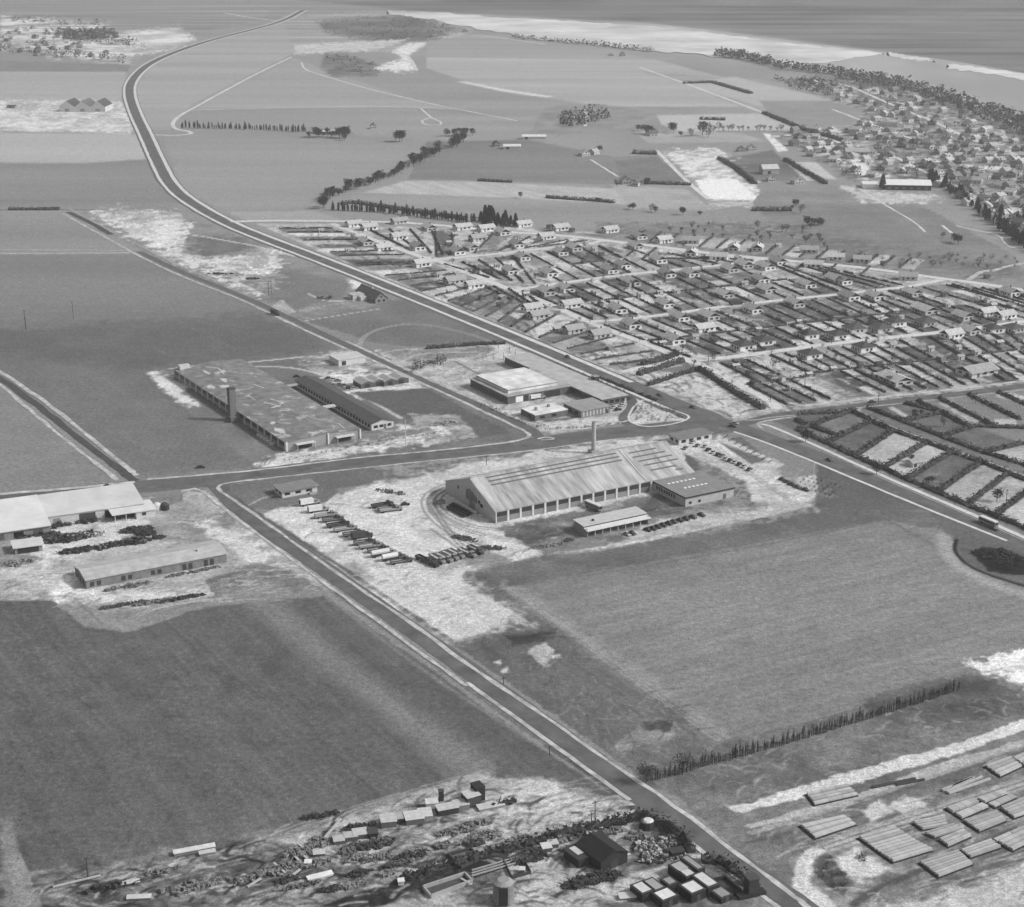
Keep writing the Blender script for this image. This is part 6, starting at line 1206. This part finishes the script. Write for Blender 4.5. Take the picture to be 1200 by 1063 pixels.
# black barn and round hut
t = block('black_barn', 'black tarred barn with a steep dark roof in the scrap yard', (704, 1023), 9.5, 11.5, 3.2, 'y', 2.2, ang=35, wm=M(.03, .9, .3, 1), rm=M(.025, .9, .35, 1), ov=.3, cat='barn'); sub_(t, 'ridge_vent', M(.4), (3.8, 5.4, 11.2, 12.0, 4.9, 5.6)); pane('f', 3.6, .1, 2.4, 2.4, 9.5, 11.5, M(.05), t, 'door')
t = block('barn_lean_to', 'dark lean-to with a pale glazed roof panel left of the black barn', (678, 1018), 6.5, 7, 2.6, 'flat', ang=35, wm=M(.03), rm=M(.05), ov=.3, cat='lean-to'); sub_(t, 'roof_panel', M(.55), (1.2, 5.4, 2, 6.2, 2.96, 3.06)); pane('f', 2, .1, 2, 2, 6.5, 7, M(.06), t, 'door')
t = thing('round_hut', 'round dark hut with a white top by the corner of the fenced yard', 'hut', G(758, 970), 0); MB().cyl(0, 0, 0, 2.3, 2.3, 2.1, 10).obj('wall', M(.04), t); MB().cyl(.3, .2, 2.3, 2.7, 1.7, 1.2, 10).obj('roof', M(.65), t)
t = thing('brick_kiln', 'square dark brick tower at the roadside hedge, lower right', 'tower', G(880, 1048), 20); MB().box(-1.5, 1.5, -1.5, 1.5, 0, 5.4).obj('shaft', M(.045, .9, .3, .8), t); MB().box(-1.7, 1.7, -1.7, 1.7, 5.4, 5.7).obj('cap', M(.07), t); MB().box(-4.5, 3.8, -1.7, -.4 + 1.2, 0, 1.1).obj('base', M(.03), t)
t = thing('silo', 'grey rounded silo with a dark front at the bottom edge of the yard', 'silo', G(590, 1056), 0); MB().cyl(0, 0, 0, 6, 3.0, 2.8, 14).obj('shell', M(.2, .85, .25, .6), t); MB().cyl(0, 0, 6, 6.8, 2.8, 1.6, 14).obj('top', M(.3), t); MB().box(-1.2, 1.2, -3.2, -2.2, .5, 5.8).obj('hatch', DARK, t)
# row of flat black sheds at the very bottom
for n_, (x, y, w_, d_, h_, rm_, lb) in enumerate(((752, 1050, 4, 5.5, 2.6, M(.6), 'lowest left'), (766, 1046, 3.6, 6, 2.6, M(.35), 'second from the left'), (779, 1057, 5.4, 5, 2.4, M(.7), 'lowest one, broad and white'), (784, 1042, 3.2, 4, 2.6, M(.3), 'grey middle'), (796, 1026, 4.2, 5, 2.8, M(.4), 'topmost left'), (805, 1033, 3.6, 4, 2.8, M(.55), 'pale square one in the centre'), (811, 1022, 2.6, 8, 3, M(.3), 'long narrow top one'), (811, 1050, 5, 5.6, 2.8, M(.65), 'big double skylighted'), (826, 1042, 4, 7.5, 3, M(.6), 'long right hand'), (845, 1052, 4, 5, 1.6, M(.3), 'low latticed'))):
    t = thing('black_shed', 'black walled shed in the bottom cluster, %s' % lb, 'shed', G(x, y), 33, 'black sheds in the bottom cluster'); MB().box(-w_ / 2, w_ / 2, -d_ / 2, d_ / 2, 0, h_).obj('wall', M(.025, .9, .3, 1), t); MB().box(-w_ / 2 - .1, w_ / 2 + .1, -d_ / 2 - .1, d_ / 2 + .1, h_, h_ + .12).obj('roof', M(.05), t); MB().box(-w_ / 2 + .5, w_ / 2 - .5, -d_ / 2 + .6, d_ / 2 - .6, h_ + .12, h_ + .22).obj('roof_sheet', rm_, t); MB().box(-.6, .6, -d_ / 2 - .05, -d_ / 2 + .1, .1, 2.).obj('door', M(.07), t)
# sunken pit frames, troughs
def frame(pts, label, h=.9, wd=.5, tone=.06, name='pit_frame', fl=None, px=True):
    Q = [G(*p) for p in pts]; o = Q[0]; t = thing(name, label, 'frame', o, 0)
    for a, b_ in zip(Q, Q[1:] + Q[:1]): MB().beam((a.x - o.x, a.y - o.y, h / 2), (b_.x - o.x, b_.y - o.y, h / 2), wd, h).obj('kerb', M(tone), t)
    if fl is not None: MB().poly(*[(q.x - o.x, q.y - o.y, .1) for q in Q]).obj('floor', M(fl, .9, .35, .8), t)
    return t
frame([(526, 1003), (552, 996), (562, 1008), (540, 1018)], 'dark square pit with a pale heap inside, beside the pole', fl=.14); frame([(496, 1042), (545, 1026), (553, 1035), (505, 1053)], 'long low bin with pale rims at the bottom edge', tone=.35, fl=.08, h=1.2); frame([(610, 1002), (622, 1024), (600, 1030), (590, 1010)], 'thin dark railing around the silo yard', tone=.05, wd=.25)
frame([(833, 1034), (850, 1030), (868, 1046), (850, 1052)], 'dark latticed pen by the roadside hedge', tone=.03, fl=.06, h=1.1)
for n_ in range(3):
    a, b_ = G(553, 1022 + n_ * 3.2), G(604, 1007 + n_ * 3.2); d_ = b_ - a; t = thing('rail_bundle', 'long pale rail, %s of three above the silo' % ('farthest', 'middle', 'nearest')[n_], 'rail', a, 0, 'rails above the silo'); MB().beam((0, 0, .6), (d_.x, d_.y, .6), .35, .35).obj('rail', M(.35), t); MB().beam((1, 0, .2), (d_.x - 1, d_.y, .2), .5, .4).obj('bed', DARK, t)
for n_, (a, b_, hh) in enumerate((((340, 998), (354, 1014), .5), ((345, 994), (360, 1008), .5), ((350, 990), (366, 1003), .5), ((321, 1012), (334, 1024), .4), ((378, 985), (400, 967), 2.2), ((290, 1040), (306, 1032), .8), ((338, 1030), (352, 1020), .4), ((128, 1041), (160, 1030), .4), ((62, 1040), (118, 1028), .6), ((540, 1030), (552, 1040), 1.0))):
    a, b_ = G(*a), G(*b_); d_ = b_ - a; t = thing('plank', 'pale plank in the lower yard, %s counting from the pale boards outwards' % ordi(n_), 'plank', a, 0, 'planks lying in the lower yard'); MB().beam((0, 0, .2), (d_.x, d_.y, hh), .7, .3).obj('board', M(.45), t)
# ---------------------------------------------------------------- hedges, trees, shrubs
HM = [M(.055, .95, .45, 2.2), M(.08, .95, .45, 2.), M(.065, .95, .4, 2.)]
def hedge(a, b, label, w_=1.5, h_=1.5, group='clipped hedges between the gardens', r=rnd, dens=1.):
    A, B = G(*a), G(*b); d = B - A; ln = d.length; n = max(3, int(ln / (2.2 if w_ < 1.9 else 1.3))); mb = MB()
    for i in range(n + 1):
        x = ln * i / n; w1, w2, hh = w_ * r.uniform(.25, .7), w_ * r.uniform(.25, .7), h_ * r.choice([r.uniform(.6, 1.25), r.uniform(.5, 1.1), .15 if r.random() < .35 else 1])
        mb.v += [(x, -w1, 0), (x, -w1 * 1.1, hh * .6), (x, r.uniform(-.2, .2), hh), (x, w2 * 1.1, hh * .6), (x, w2, 0)]
    for i in range(n):
        for k in range(4): mb.f.append((5 * i + k, 5 * i + 5 + k, 5 * i + 6 + k, 5 * i + 1 + k))
    mb.f += [(0, 1, 2, 3, 4), (5 * n + 4, 5 * n + 3, 5 * n + 2, 5 * n + 1, 5 * n)]
    i0 = len(mb.v)
    big = w_ > 1.9
    for k in range(int(ln * 1.6 * dens * (3 if big else 1))):                   # loose twigs and leaf clumps
        x = r.uniform(0, ln); y = r.uniform(-w_ * .7, w_ * .7); z = r.uniform(.3, h_ * 1.25); s_ = r.uniform(.25, .6) * (1.3 if big else 1); t = r.uniform(0, 3.1); c, q = math.cos(t) * s_, math.sin(t) * s_; e = r.uniform(-.3, .3)
        mb.poly((x - c, y - q, z - e), (x + q * .5, y - c * .5, z + .3), (x + c, y + q, z + e), (x - q * .5, y + c * .5, z - .3))
    o = mb.obj('hedge', r.choice(HM)); o.location = A; o.rotation_euler = (0, 0, math.atan2(d.y, d.x)); tag(o, label, 'hedge', group); return o
MARK.append((len(HEDGES), None)); MARK.sort(key=lambda q: q[0])
for (i0, nm), (i1, _) in zip(MARK[:-1], MARK[1:]):
    seg = sorted(HEDGES[i0:i1], key=lambda q: q[0][0] + q[1][0])
    for k, (a, b) in enumerate(seg): hedge(a, b, 'dark garden hedge, %s from the left %s' % (ordi(k), nm), rnd.uniform(.8, 1.4) if 'allot' not in nm else rnd.uniform(2, 2.7), rnd.uniform(.8, 1.5) if 'allot' not in nm else 1.8)
for k, (pts, lb, w_, h_) in enumerate((([(470, 1033), (640, 985)], 'dark hedge bank above the sunken pit, longest in the yard', 2, 2), ([(640, 984), (700, 972), (752, 958)], 'thick hedge along the lower yard track behind the black barn', 2.2, 2.4), ([(755, 958), (775, 966), (800, 982), (809, 1000)], 'thick dark hedge between the fenced yard and the main road', 2.6, 2.6), ([(822, 1010), (842, 1010), (862, 1022), (885, 1042)], 'thick dark hedge round the bottom shed cluster', 2.6, 2.4),
    ([(700, 442), (770, 470)], 'dark hedge between highway and works lawn', 1.6, 1.2), ([(748, 440), (800, 424)], 'dark hedge at the far edge of the sandy corner plot', 3.2, 2.6), ([(818, 432), (860, 460), (895, 480)], 'dark hedge inside the sandy corner plot along the diagonal street', 3, 2.4), ([(760, 452), (815, 434)], 'hedge crossing the sandy corner plot', 2.4, 2), ([(752, 428), (770, 424), (794, 416)], 'bushy bank under the last strip garden', 3.2, 2.6),
    ([(881, 247), (928, 247)], 'long dark hedge right of the chalk pit foot', 5, 3), ([(500, 409), (560, 404), (592, 403)], 'dark bank behind the works yard', 2.5, 1.6), ([(842, 186), (862, 198), (884, 216)], 'dark hedge along the dark plot beside the chalk pit', 4, 3), ([(920, 188), (950, 206), (968, 216)], 'dark hedge right of the ribbed pale plot', 4, 3), ([(741, 180), (770, 181)], 'dark hedge left of the chalk track, far fields', 6, 3.5), ([(820, 140), (850, 141)], 'dark hedge by the farm in the far fields', 4, 3), ([(800, 98), (835, 97), (880, 110)], 'hedge line along the straight white lane far off', 5, 3), ([(895, 133), (940, 152), (990, 166)], 'hedge beside the straight white lane near the villas', 5, 3), ([(400, 240), (415, 238), (470, 246), (545, 257)], 'low brush strip under the poplar row', 5, 2.5), ([(738, 215), (810, 217)], 'thin hedge behind the twin roofed farm', 4, 2.4), ([(560, 212), (600, 214)], 'faint hedge on the near edge of the dark far field', 3, 2), ([(640, 232), (700, 236), (720, 238)], 'scrubby hedge across the middle far field', 4, 2.4), ([(10, 246), (70, 246)], 'thin hedge left of the double ditch, far left', 3, 2))):
    for j, (a, b) in enumerate(zip(pts[:-1], pts[1:])): hedge(a, b, lb + (', %s stretch' % ordi(j) if len(pts) > 2 else ''), w_, h_, 'field and yard hedges', dens=2)
BARK = M(.05, .95, .3, 2)
def tree(kind, h, alb, n, seed, name='tree'):
    r = random.Random(seed); t = thing(name, 'x', 'tree' if name != 'shrub' else 'shrub', (0, 0, 0)); tr = MB(); cr = MB()
    tall = kind == 'poplar'; cw = h * {'broad': .40, 'poplar': .14, 'conifer': .27, 'shrub': .6, 'bare': .38, 'sapling': .075}[kind]
    th = h * {'broad': .3, 'poplar': .08, 'conifer': .1, 'shrub': .05, 'bare': .25, 'sapling': .15}[kind]
    tr.cyl(0, 0, 0, h * .55, h * .022 + .05, h * .012 + .02, 6)
    tr.cyl(0, 0, h * .55, h * .93, h * .012 + .02, .02, 5)
    cl = []
    for k in range(9):
        a = r.uniform(0, 6.28); z0 = th + (h - th) * r.uniform(0, .5); z1 = min(h * .96, z0 + h * r.uniform(.12, .35)); rr = cw * r.uniform(.4, .9) * (1 - z1 / h if kind == 'conifer' else 1)
        e = (rr * math.cos(a), rr * math.sin(a), z1); tr.beam((0, 0, z0), e, h * .012 + .02); cl.append(e)
        for q in range(2): e2 = (e[0] + r.uniform(-.4, .4) * cw, e[1] + r.uniform(-.4, .4) * cw, min(h, e[2] + r.uniform(.02, .16) * h)); tr.beam(e, e2, h * .006 + .015); cl.append(e2)
    s0 = h * (.05 if kind in ('bare', 'sapling', 'poplar') else .065)
    for k in range(n):
        if r.random() < .6 and kind in ('broad', 'bare', 'shrub'):
            c = r.choice(cl); p = [c[i] + r.gauss(0, cw * .23) for i in range(3)]; p[2] = min(max(p[2], th), h)
        else:
            z = r.uniform(th, h); f = (z - th) / (h - th); env = {'conifer': (1 - f) ** .55, 'poplar': math.sin(3.14 * min(1, f * .9 + .12)) ** .6, 'sapling': (1 - f) ** .6}.get(kind, math.sqrt(max(.02, 1 - (2 * f - 1) ** 2)))
            a = r.uniform(0, 6.28); rr = cw * env * r.uniform(.3, 1) ** .6; p = [rr * math.cos(a), rr * math.sin(a), z]
        s_ = s0 * r.uniform(.5, 1.25); u = Vector((r.gauss(0, 1), r.gauss(0, 1), r.gauss(0, .8))).normalized() * s_; v = u.cross(Vector((r.gauss(0, 1), r.gauss(0, 1), r.gauss(0, 1)))).normalized() * s_ * r.uniform(.35, .9); c = Vector(p)
        cr.poly(c - u, c - v, c + u, c + v)
    tr.obj('trunk', BARK, t); cr.obj('crown', M(alb, .95, .35, .8), t); return proto(t)
TP = {'broad': [tree('broad', 9, .055, 420, 1), tree('broad', 11, .045, 480, 2), tree('bare', 9, .075, 300, 3), tree('broad', 7, .065, 340, 4)],
      'bare': [tree('bare', 10, .07, 260, 5), tree('bare', 8, .08, 240, 6)], 'poplar': [tree('poplar', 15, .06, 380, 7, 'poplar_tree'), tree('poplar', 12, .07, 320, 8, 'poplar_tree')],
      'conifer': [tree('conifer', 12, .03, 520, 9, 'conifer_tree'), tree('conifer', 9, .035, 420, 10, 'conifer_tree')], 'shrub': [tree('shrub', 2.4, .045, 150, 11, 'shrub'), tree('shrub', 1.8, .06, 120, 12, 'shrub')], 'sapling': [tree('sapling', 5, .17, 34, 13, 'young_poplar_tree'), tree('sapling', 4, .19, 30, 14, 'young_poplar_tree'), tree('sapling', 5.6, .15, 34, 15, 'young_poplar_tree')]}
TN = {'broad': 'bushy grey tree', 'bare': 'bare winter tree', 'poplar': 'narrow poplar', 'conifer': 'dark conifer', 'shrub': 'dark round shrub', 'sapling': 'thin young poplar'}
def trees(kind, pts, where, group, s0=.8, s1=1.2):
    for k, (x, y) in enumerate(sorted(pts)):
        p = G(x, y); s_ = rnd.uniform(s0, s1); put(rnd.choice(TP[kind]), p, rnd.uniform(0, 360), '%s, %s from the left %s' % (TN[kind], ordi(k), where), group, s_, s_ * rnd.uniform(.85, 1.15))
def along(pts, n, j=1.): 
    out = []; seg = list(zip(pts[:-1], pts[1:])); ls = [math.dist(a, b) for a, b in seg]; T_ = sum(ls)
    for k in range(n):
        d = T_ * (k + rnd.uniform(.2, .8)) / n
        for (a, b), l_ in zip(seg, ls):
            if d <= l_: out.append((a[0] + (b[0] - a[0]) * d / l_ + rnd.uniform(-j, j), a[1] + (b[1] - a[1]) * d / l_ + rnd.uniform(-j, j) * .4)); break
            d -= l_
    return out
def inside(poly, n, sep=0):
    out = []; xs = [p[0] for p in poly]; ys = [p[1] for p in poly]
    for _ in range(n * 30):
        if len(out) >= n: break
        x, y = rnd.uniform(min(xs), max(xs)), rnd.uniform(min(ys), max(ys))
        if sdf(poly, np.array([x]), np.array([y]))[0] > .5 and all(abs(x - a) > sep or abs(y - b) > sep * .4 for a, b in out): out.append((x, y))
    return out
trees('broad', along([(378, 247), (381, 235), (410, 224), (430, 218), (470, 203)], 34, 2), 'in the slanting far hedgerow, lower part', 'trees of the slanting hedgerow', .6, 1.)
trees('broad', along([(500, 186), (514, 178)], 9, 4) + along([(530, 174), (541, 166)], 8, 4) + along([(478, 198), (500, 188)], 6, 2), 'in the slanting far hedgerow, upper clumps', 'trees of the slanting hedgerow', .7, 1.2)
trees('poplar', along([(388, 246), (450, 249), (500, 255), (552, 261)], 80, 2), 'in the long poplar row behind the estate', 'poplars in a row behind the estate', .34, .62)
trees('conifer', inside([(550, 256), (575, 253), (600, 260), (614, 268), (560, 266)], 26, 2), 'in the dark grove right of the poplars', 'trees of the dark grove', .6, .95)
trees('poplar', along([(212, 150), (300, 152), (360, 155)], 60, 1.5), 'in the far hedge right of the highway curve', 'trees of the far hedge', .35, .6)
trees('broad', along([(362, 161), (405, 162)], 9, 3) + along([(403, 155), (404, 165)], 4, 1), 'round the farm ending the far hedge', 'trees of the far hedge', .8, 1.3)
trees('broad', [(464, 166), (468, 166.5), (471, 166)], 'of three in a lone far clump', 'lone far clump', .9, 1.2)
trees('broad', along([(520, 160), (556, 158)], 8, 3), 'round the small farm beyond the hedgerow top', 'farm trees far off', .6, 1)
trees('broad', [(762, 158), (766, 157), (758, 157), (786, 154), (789, 156), (748, 153), (752, 154), (798, 160), (823, 159), (830, 161), (810, 160)], 'at the farm above the chalk pit', 'farm trees far off', .8, 1.3)
trees('broad', [(685, 181), (703, 178), (723, 219), (752, 219), (758, 217), (700, 238), (738, 245), (742, 246), (763, 248), (768, 249), (610, 232), (800, 252), (820, 253)], 'around the twin roofed farms in mid distance', 'farm trees far off', .5, .8)
trees('bare', along([(826, 154), (918, 154)], 15, 1.5), 'in the spaced row across the far pale field', 'row of spaced field trees', .7, .9)
TB = ['fjord side', 'second band', 'third band', 'middle band', 'pale hall band', 'conifer belt band', 'lowest band']
trees('conifer', along([(1086, 209), (1108, 221), (1132, 236), (1160, 257), (1180, 273), (1215, 300)], 64, 4), 'in the dark belt slanting below the villa town', 'conifers of the dark belt', .6, 1.0)
trees('conifer', inside([(1168, 255), (1215, 262), (1230, 300), (1195, 290)], 22, 3), 'in the thick right end of the dark belt', 'conifers of the dark belt', .7, 1.1)
trees('conifer', [(1034, 222), (1091, 214), (1096, 213)], 'by the long pale hall', 'conifers by the pale hall', .9, 1.1)
trees('broad', inside([(943, 262), (966, 262), (966, 265), (945, 266)], 10, 1), 'in the lone dark thicket on the meadow', 'thicket on the meadow', .5, .7)
trees('broad', [(928, 245), (932, 243), (938, 250), (1104, 279), (1118, 284), (1123, 286), (950, 268)], 'dotting the meadow beyond the estate', 'meadow trees', .5, .8)
trees('bare', inside([(800, 262), (960, 272), (980, 296), (850, 288), (770, 276)], 30, 5), 'in the scrub right behind the top road', 'scrub trees behind the top road', .4, .7)
trees('shrub', inside([(990, 300), (1190, 300), (1195, 318), (1060, 312)], 34, 6), 'in the right hand scrub behind the top road', 'scrub behind the top road', .9, 2)
ge = inside([(330, 266), (556, 270), (900, 306), (1240, 350), (1250, 430), (1000, 464), (905, 474), (700, 400)], 96, 7); bb = {}
for q in ge: bb.setdefault(int(q[0] // 180), []).append(q)
GN = {1: 'at the left tip of the estate gardens', 2: 'in the upper left estate gardens', 3: 'in the left middle estate gardens', 4: 'in the centre of the estate gardens', 5: 'in the right middle estate gardens', 6: 'in the right estate gardens'}
for k, v in bb.items(): trees('bare', v, GN.get(k, GN[6]), 'small trees in the estate gardens', .3, .6)
TP['small_shrub'] = [tree('shrub', 2.6, .06, 120, 21, 'garden_shrub'), tree('shrub', 2.2, .08, 100, 22, 'garden_shrub')]; TN['small_shrub'] = 'garden bush'  # ordinary small garden shrubs, built like the other shrubs
for t_ in TP['small_shrub']: t_[0]['category'] = 'bush'
bb = {}
for q in inside([(330, 266), (556, 270), (900, 306), (1240, 350), (1250, 430), (1000, 464), (905, 474), (700, 400)], 230, 5): bb.setdefault((int(q[0] // 150), int(q[1] // 50)), []).append(q)
for (i, j), v in bb.items(): trees('small_shrub', v, 'in garden square %s across and %s down' % (ordi(i - 2), ordi(j - 5)), 'bushes in the estate gardens', .5, 1.1)
trees('shrub', [(489, 433), (493, 432), (487, 430), (513, 426), (516, 428), (484, 436)], 'in the sandy works yard', 'yard shrubs', 1.6, 2.6)
trees('broad', [(1067, 541), (1106, 500), (1072, 490), (1080, 487), (1027, 556), (944, 588 - 70), (1092, 566), (1086, 568), (1168, 588)], 'in the allotments beside the highway', 'allotment trees', .4, .62)
trees('shrub', inside([(742, 474), (760, 470), (800, 486), (802, 491), (780, 495), (745, 494)], 46, 4), 'on the planted island at the crossroads', 'shrubs on the traffic island', .45, .8)
trees('shrub', along([(640, 424), (680, 441), (742, 466)], 30, 1.5) + along([(648, 425), (690, 442), (735, 460)], 22, 1.5), 'in the planted strip between highway and works', 'shrubs of the highway strip', .4, .8)
trees('shrub', along([(560, 474), (600, 492), (640, 504), (700, 500), (734, 494)], 44, 2) + along([(566, 474), (604, 490), (645, 501)], 20, 1.5), 'in the planted strip in front of the works', 'shrubs of the works front', .35, .7)
trees('shrub', [(848 + i * 6.5 + j * 2.2, 514 + i * 3.6 + j * -1) for i in range(9) for j in range(3)], 'in the planted strip beside the car park', 'shrubs by the car park', .35, .6)
trees('shrub', [(934 + i * 5.5 + j * 4, 570 + i * 1.6 - j * 3.4) for i in range(8) for j in range(4)], 'in the small square planting by the highway', 'shrubs of the square planting', .35, .6)
trees('shrub', along([(512, 508), (440, 519), (330, 541)], 26, 1.2), 'along the road in front of the wide factory', 'shrubs before the wide factory', .4, .7)
trees('sapling', along([(762, 916), (830, 897), (900, 878), (1000, 848), (1060, 829), (1125, 808)], 270, 2.2), 'in the long sapling row along the big field', 'young poplars in the sapling row', .45, .95)
trees('bare', [(757, 918), (759, 916), (800, 908)], 'at the road end of the sapling row', 'trees at the sapling row end', .5, .65)
trees('shrub', along([(640, 990), (755, 962)], 16, 2) + along([(758, 962), (806, 996)], 12, 2), 'round the fenced scrap yard', 'shrubs of the scrap yard', .7, 1.1)
trees('shrub', inside([(956, 1002), (975, 1004), (1000, 1036), (985, 1048), (960, 1028)], 16, 4), 'on the grass island at the timber yard entrance', 'shrubs of the grass island', .4, .8)
trees('shrub', inside([(1145, 644), (1200, 656), (1200, 672), (1165, 668)], 26, 4), 'on the black earth heap beside the highway', 'shrubs of the black heap', .7, 1.3)
# far woods that read as one mass
def wood(poly, n, label, h=9, alb=.09, pts=None, q=9, sq=.28):
    mb = MB(); r = random.Random(len(label))
    for x, y in (pts or inside(poly, n)):
        c = G(x, y); hh = h * r.uniform(.6, 1.2)
        for k in range(q):
            p = Vector((c.x + r.gauss(0, hh * .3), c.y + r.gauss(0, hh * .3), hh * r.uniform(.15, 1))); s_ = hh * r.uniform(.10, sq); u = Vector((r.gauss(0, 1), r.gauss(0, 1), r.gauss(0, .6))).normalized() * s_; v = u.cross(Vector((r.gauss(0, 1), r.gauss(0, 1), 1))).normalized() * s_; mb.poly(p - u, p - v, p + u, p + v)
    o = mb.obj('far_wood', M(alb, .95, .3, .2)); tag(o, label, 'wood'); o['kind'] = 'stuff'
wood(VT, 480, 'grey mass of garden trees filling the villa town below the fjord', 5, .095, q=16, sq=.2)
wood(None, 0, 'wooded bank along the fjord above the villa town', 11, .095, along([(905, 79), (985, 88), (1060, 101), (1120, 119), (1160, 131), (1250, 165)], 230, 4) + along([(985, 92), (1060, 106), (1120, 124), (1250, 176)], 160, 5), 16, .2)
wood(None, 0, 'tall tree row on the fjord bank, top centre', 12, .095, along([(839, 65), (875, 70), (905, 77)], 70, 2), 16, .2)
wood(None, 0, 'low tree line on the fjord bank, left of the tall row', 8, .095, along([(600, 45), (700, 54), (765, 61)], 90, 1.5), 12, .22)
wood(None, 0, 'scattered copses about the far village, top left', 8, .095, along([(0, 58), (150, 72)], 60, 12) + along([(60, 44), (160, 52)], 70, 12) + along([(10, 26), (120, 28)], 40, 8), 12, .22)
wood([(905, 92), (985, 96), (975, 112), (930, 108)], 90, 'scrubby trees at the left tip of the villa town', 7, .095, q=12, sq=.22)
wood([(375, 26), (470, 18), (540, 34), (500, 50), (430, 48), (382, 38)], 190, 'distant scrubby wood left of the fjord at the top of the photo', 6, .14, q=8)
wood([(650, 137), (690, 126), (706, 130), (720, 138), (690, 146), (660, 152)], 120, 'orchard like scrub beside the short white path, far middle', 6)
wood([(378, 64), (402, 62), (448, 78), (438, 88), (392, 88)], 70, 'dark scrub on the low rise by the gravel pit, far off', 5, .13)
wood([(60, 36), (135, 36), (140, 46), (75, 48)], 200, 'dark copse in the far village, top left', 8)
# ---------------------------------------------------------------- poles and masts
def pole(px, py, h, label, name='utility_pole', tone=.05, arm=True, r=.16, cat='pole'):
    t = thing(name, label, cat, G(px, py), 30); MB().cyl(0, 0, 0, h, r, r * .7, 7).obj('shaft', M(tone), t)
    if arm:
        a = MB().box(-1.1, 1.1, -.07, .07, h - .7, h - .55).obj('crossarm', M(tone), t)
        for x in (-.95, .95): MB().cyl(x, 0, h - .55, h - .3, .07, .07, 6).obj('insulator', M(.5), a)
    else: MB().cyl(0, 0, h, h + .25, r * 1.5, r * .5, 7).obj('knob', M(.5), t)
for x, y, h_, lb in ((697, 972, 9.5, 'tall dark pole in the hedge behind the black barn'), (552, 1004, 9, 'tall dark pole beside the square pit'), (693, 966, 4, 'short post left of the tall pole in the hedge'), (103, 1030, 7, 'lone dark pole at the edge of the ploughed field'), (315, 345, 9, 'pole on the sandy patch, left of two'), (318, 344, 9, 'pole on the sandy patch, right of two'), (30, 385, 12, 'left of two faint field poles'), (30.5, 387, 8, 'stub beside the left faint field pole'), (86, 374, 12, 'right of two faint field poles'), (644, 885, 3.5, 'slanting stay post at the road ditch'), (590, 802, 3, 'small post at the right of the road, near the old pit'), (1029, 475, 6, 'pole at the crossroad above the allotments'), (1029, 553, 6, 'thin pole in the first pale allotment'), (1179, 588, 6, 'thin pole in the right hand allotment'), (830, 424, 5, 'thin pole at the lowest bungalow garden'), (943, 455, 7, 'pole in the gardens above the crossroad'), (1143, 473, 6, 'pole before the long gabled house'), (570, 545, 5, 'short pole between road and hall'), (1009, 372, 6, 'pole among the dark hipped roofs')):
    pole(x, y, h_, lb)
pole(475.5, 523, 13.5, 'white flagpole in front of the long dark workshop', 'flagpole', .6, False, .22, 'flagpole'); pole(458, 520, 4, 'short pale post left of the white flagpole', 'flagpole', .5, False, .12, 'post'); pole(953, 560, 8, 'white flagpole beside the square planting', 'flagpole', .6, False, .18, 'flagpole'); pole(729, 470, 6, 'white flagpole at the end of the works wing', 'flagpole', .6, False, .14, 'flagpole')
for n_, (x, y) in enumerate(((572, 414), (578, 420), (584, 409), (590, 422), (597, 413), (566, 424), (604, 418), (560, 413))): pole(x, y, 4.5, 'yard post, %s from the left behind the flat works' % ordi(sorted([572, 578, 584, 590, 597, 566, 604, 560]).index(x)), 'yard_post', .08, False, .15, 'post')
# ---------------------------------------------------------------- the air: thin even haze
hz = MB().box(-26000, 26000, -300, 17500, -1, H + 6)
hm = bpy.data.materials.new('haze'); hm.use_nodes = True; n = hm.node_tree.nodes; n.clear()
vo = n.new('ShaderNodeVolumePrincipled'); vo.inputs['Color'].default_value = (.95, .95, .95, 1); vo.inputs['Density'].default_value = 1.2e-4; vo.inputs['Anisotropy'].default_value = .3
out = n.new('ShaderNodeOutputMaterial'); hm.node_tree.links.new(vo.outputs[0], out.inputs['Volume'])
o = hz.obj('haze', hm); o['kind'] = 'stuff'; o.display_type = 'WIRE'
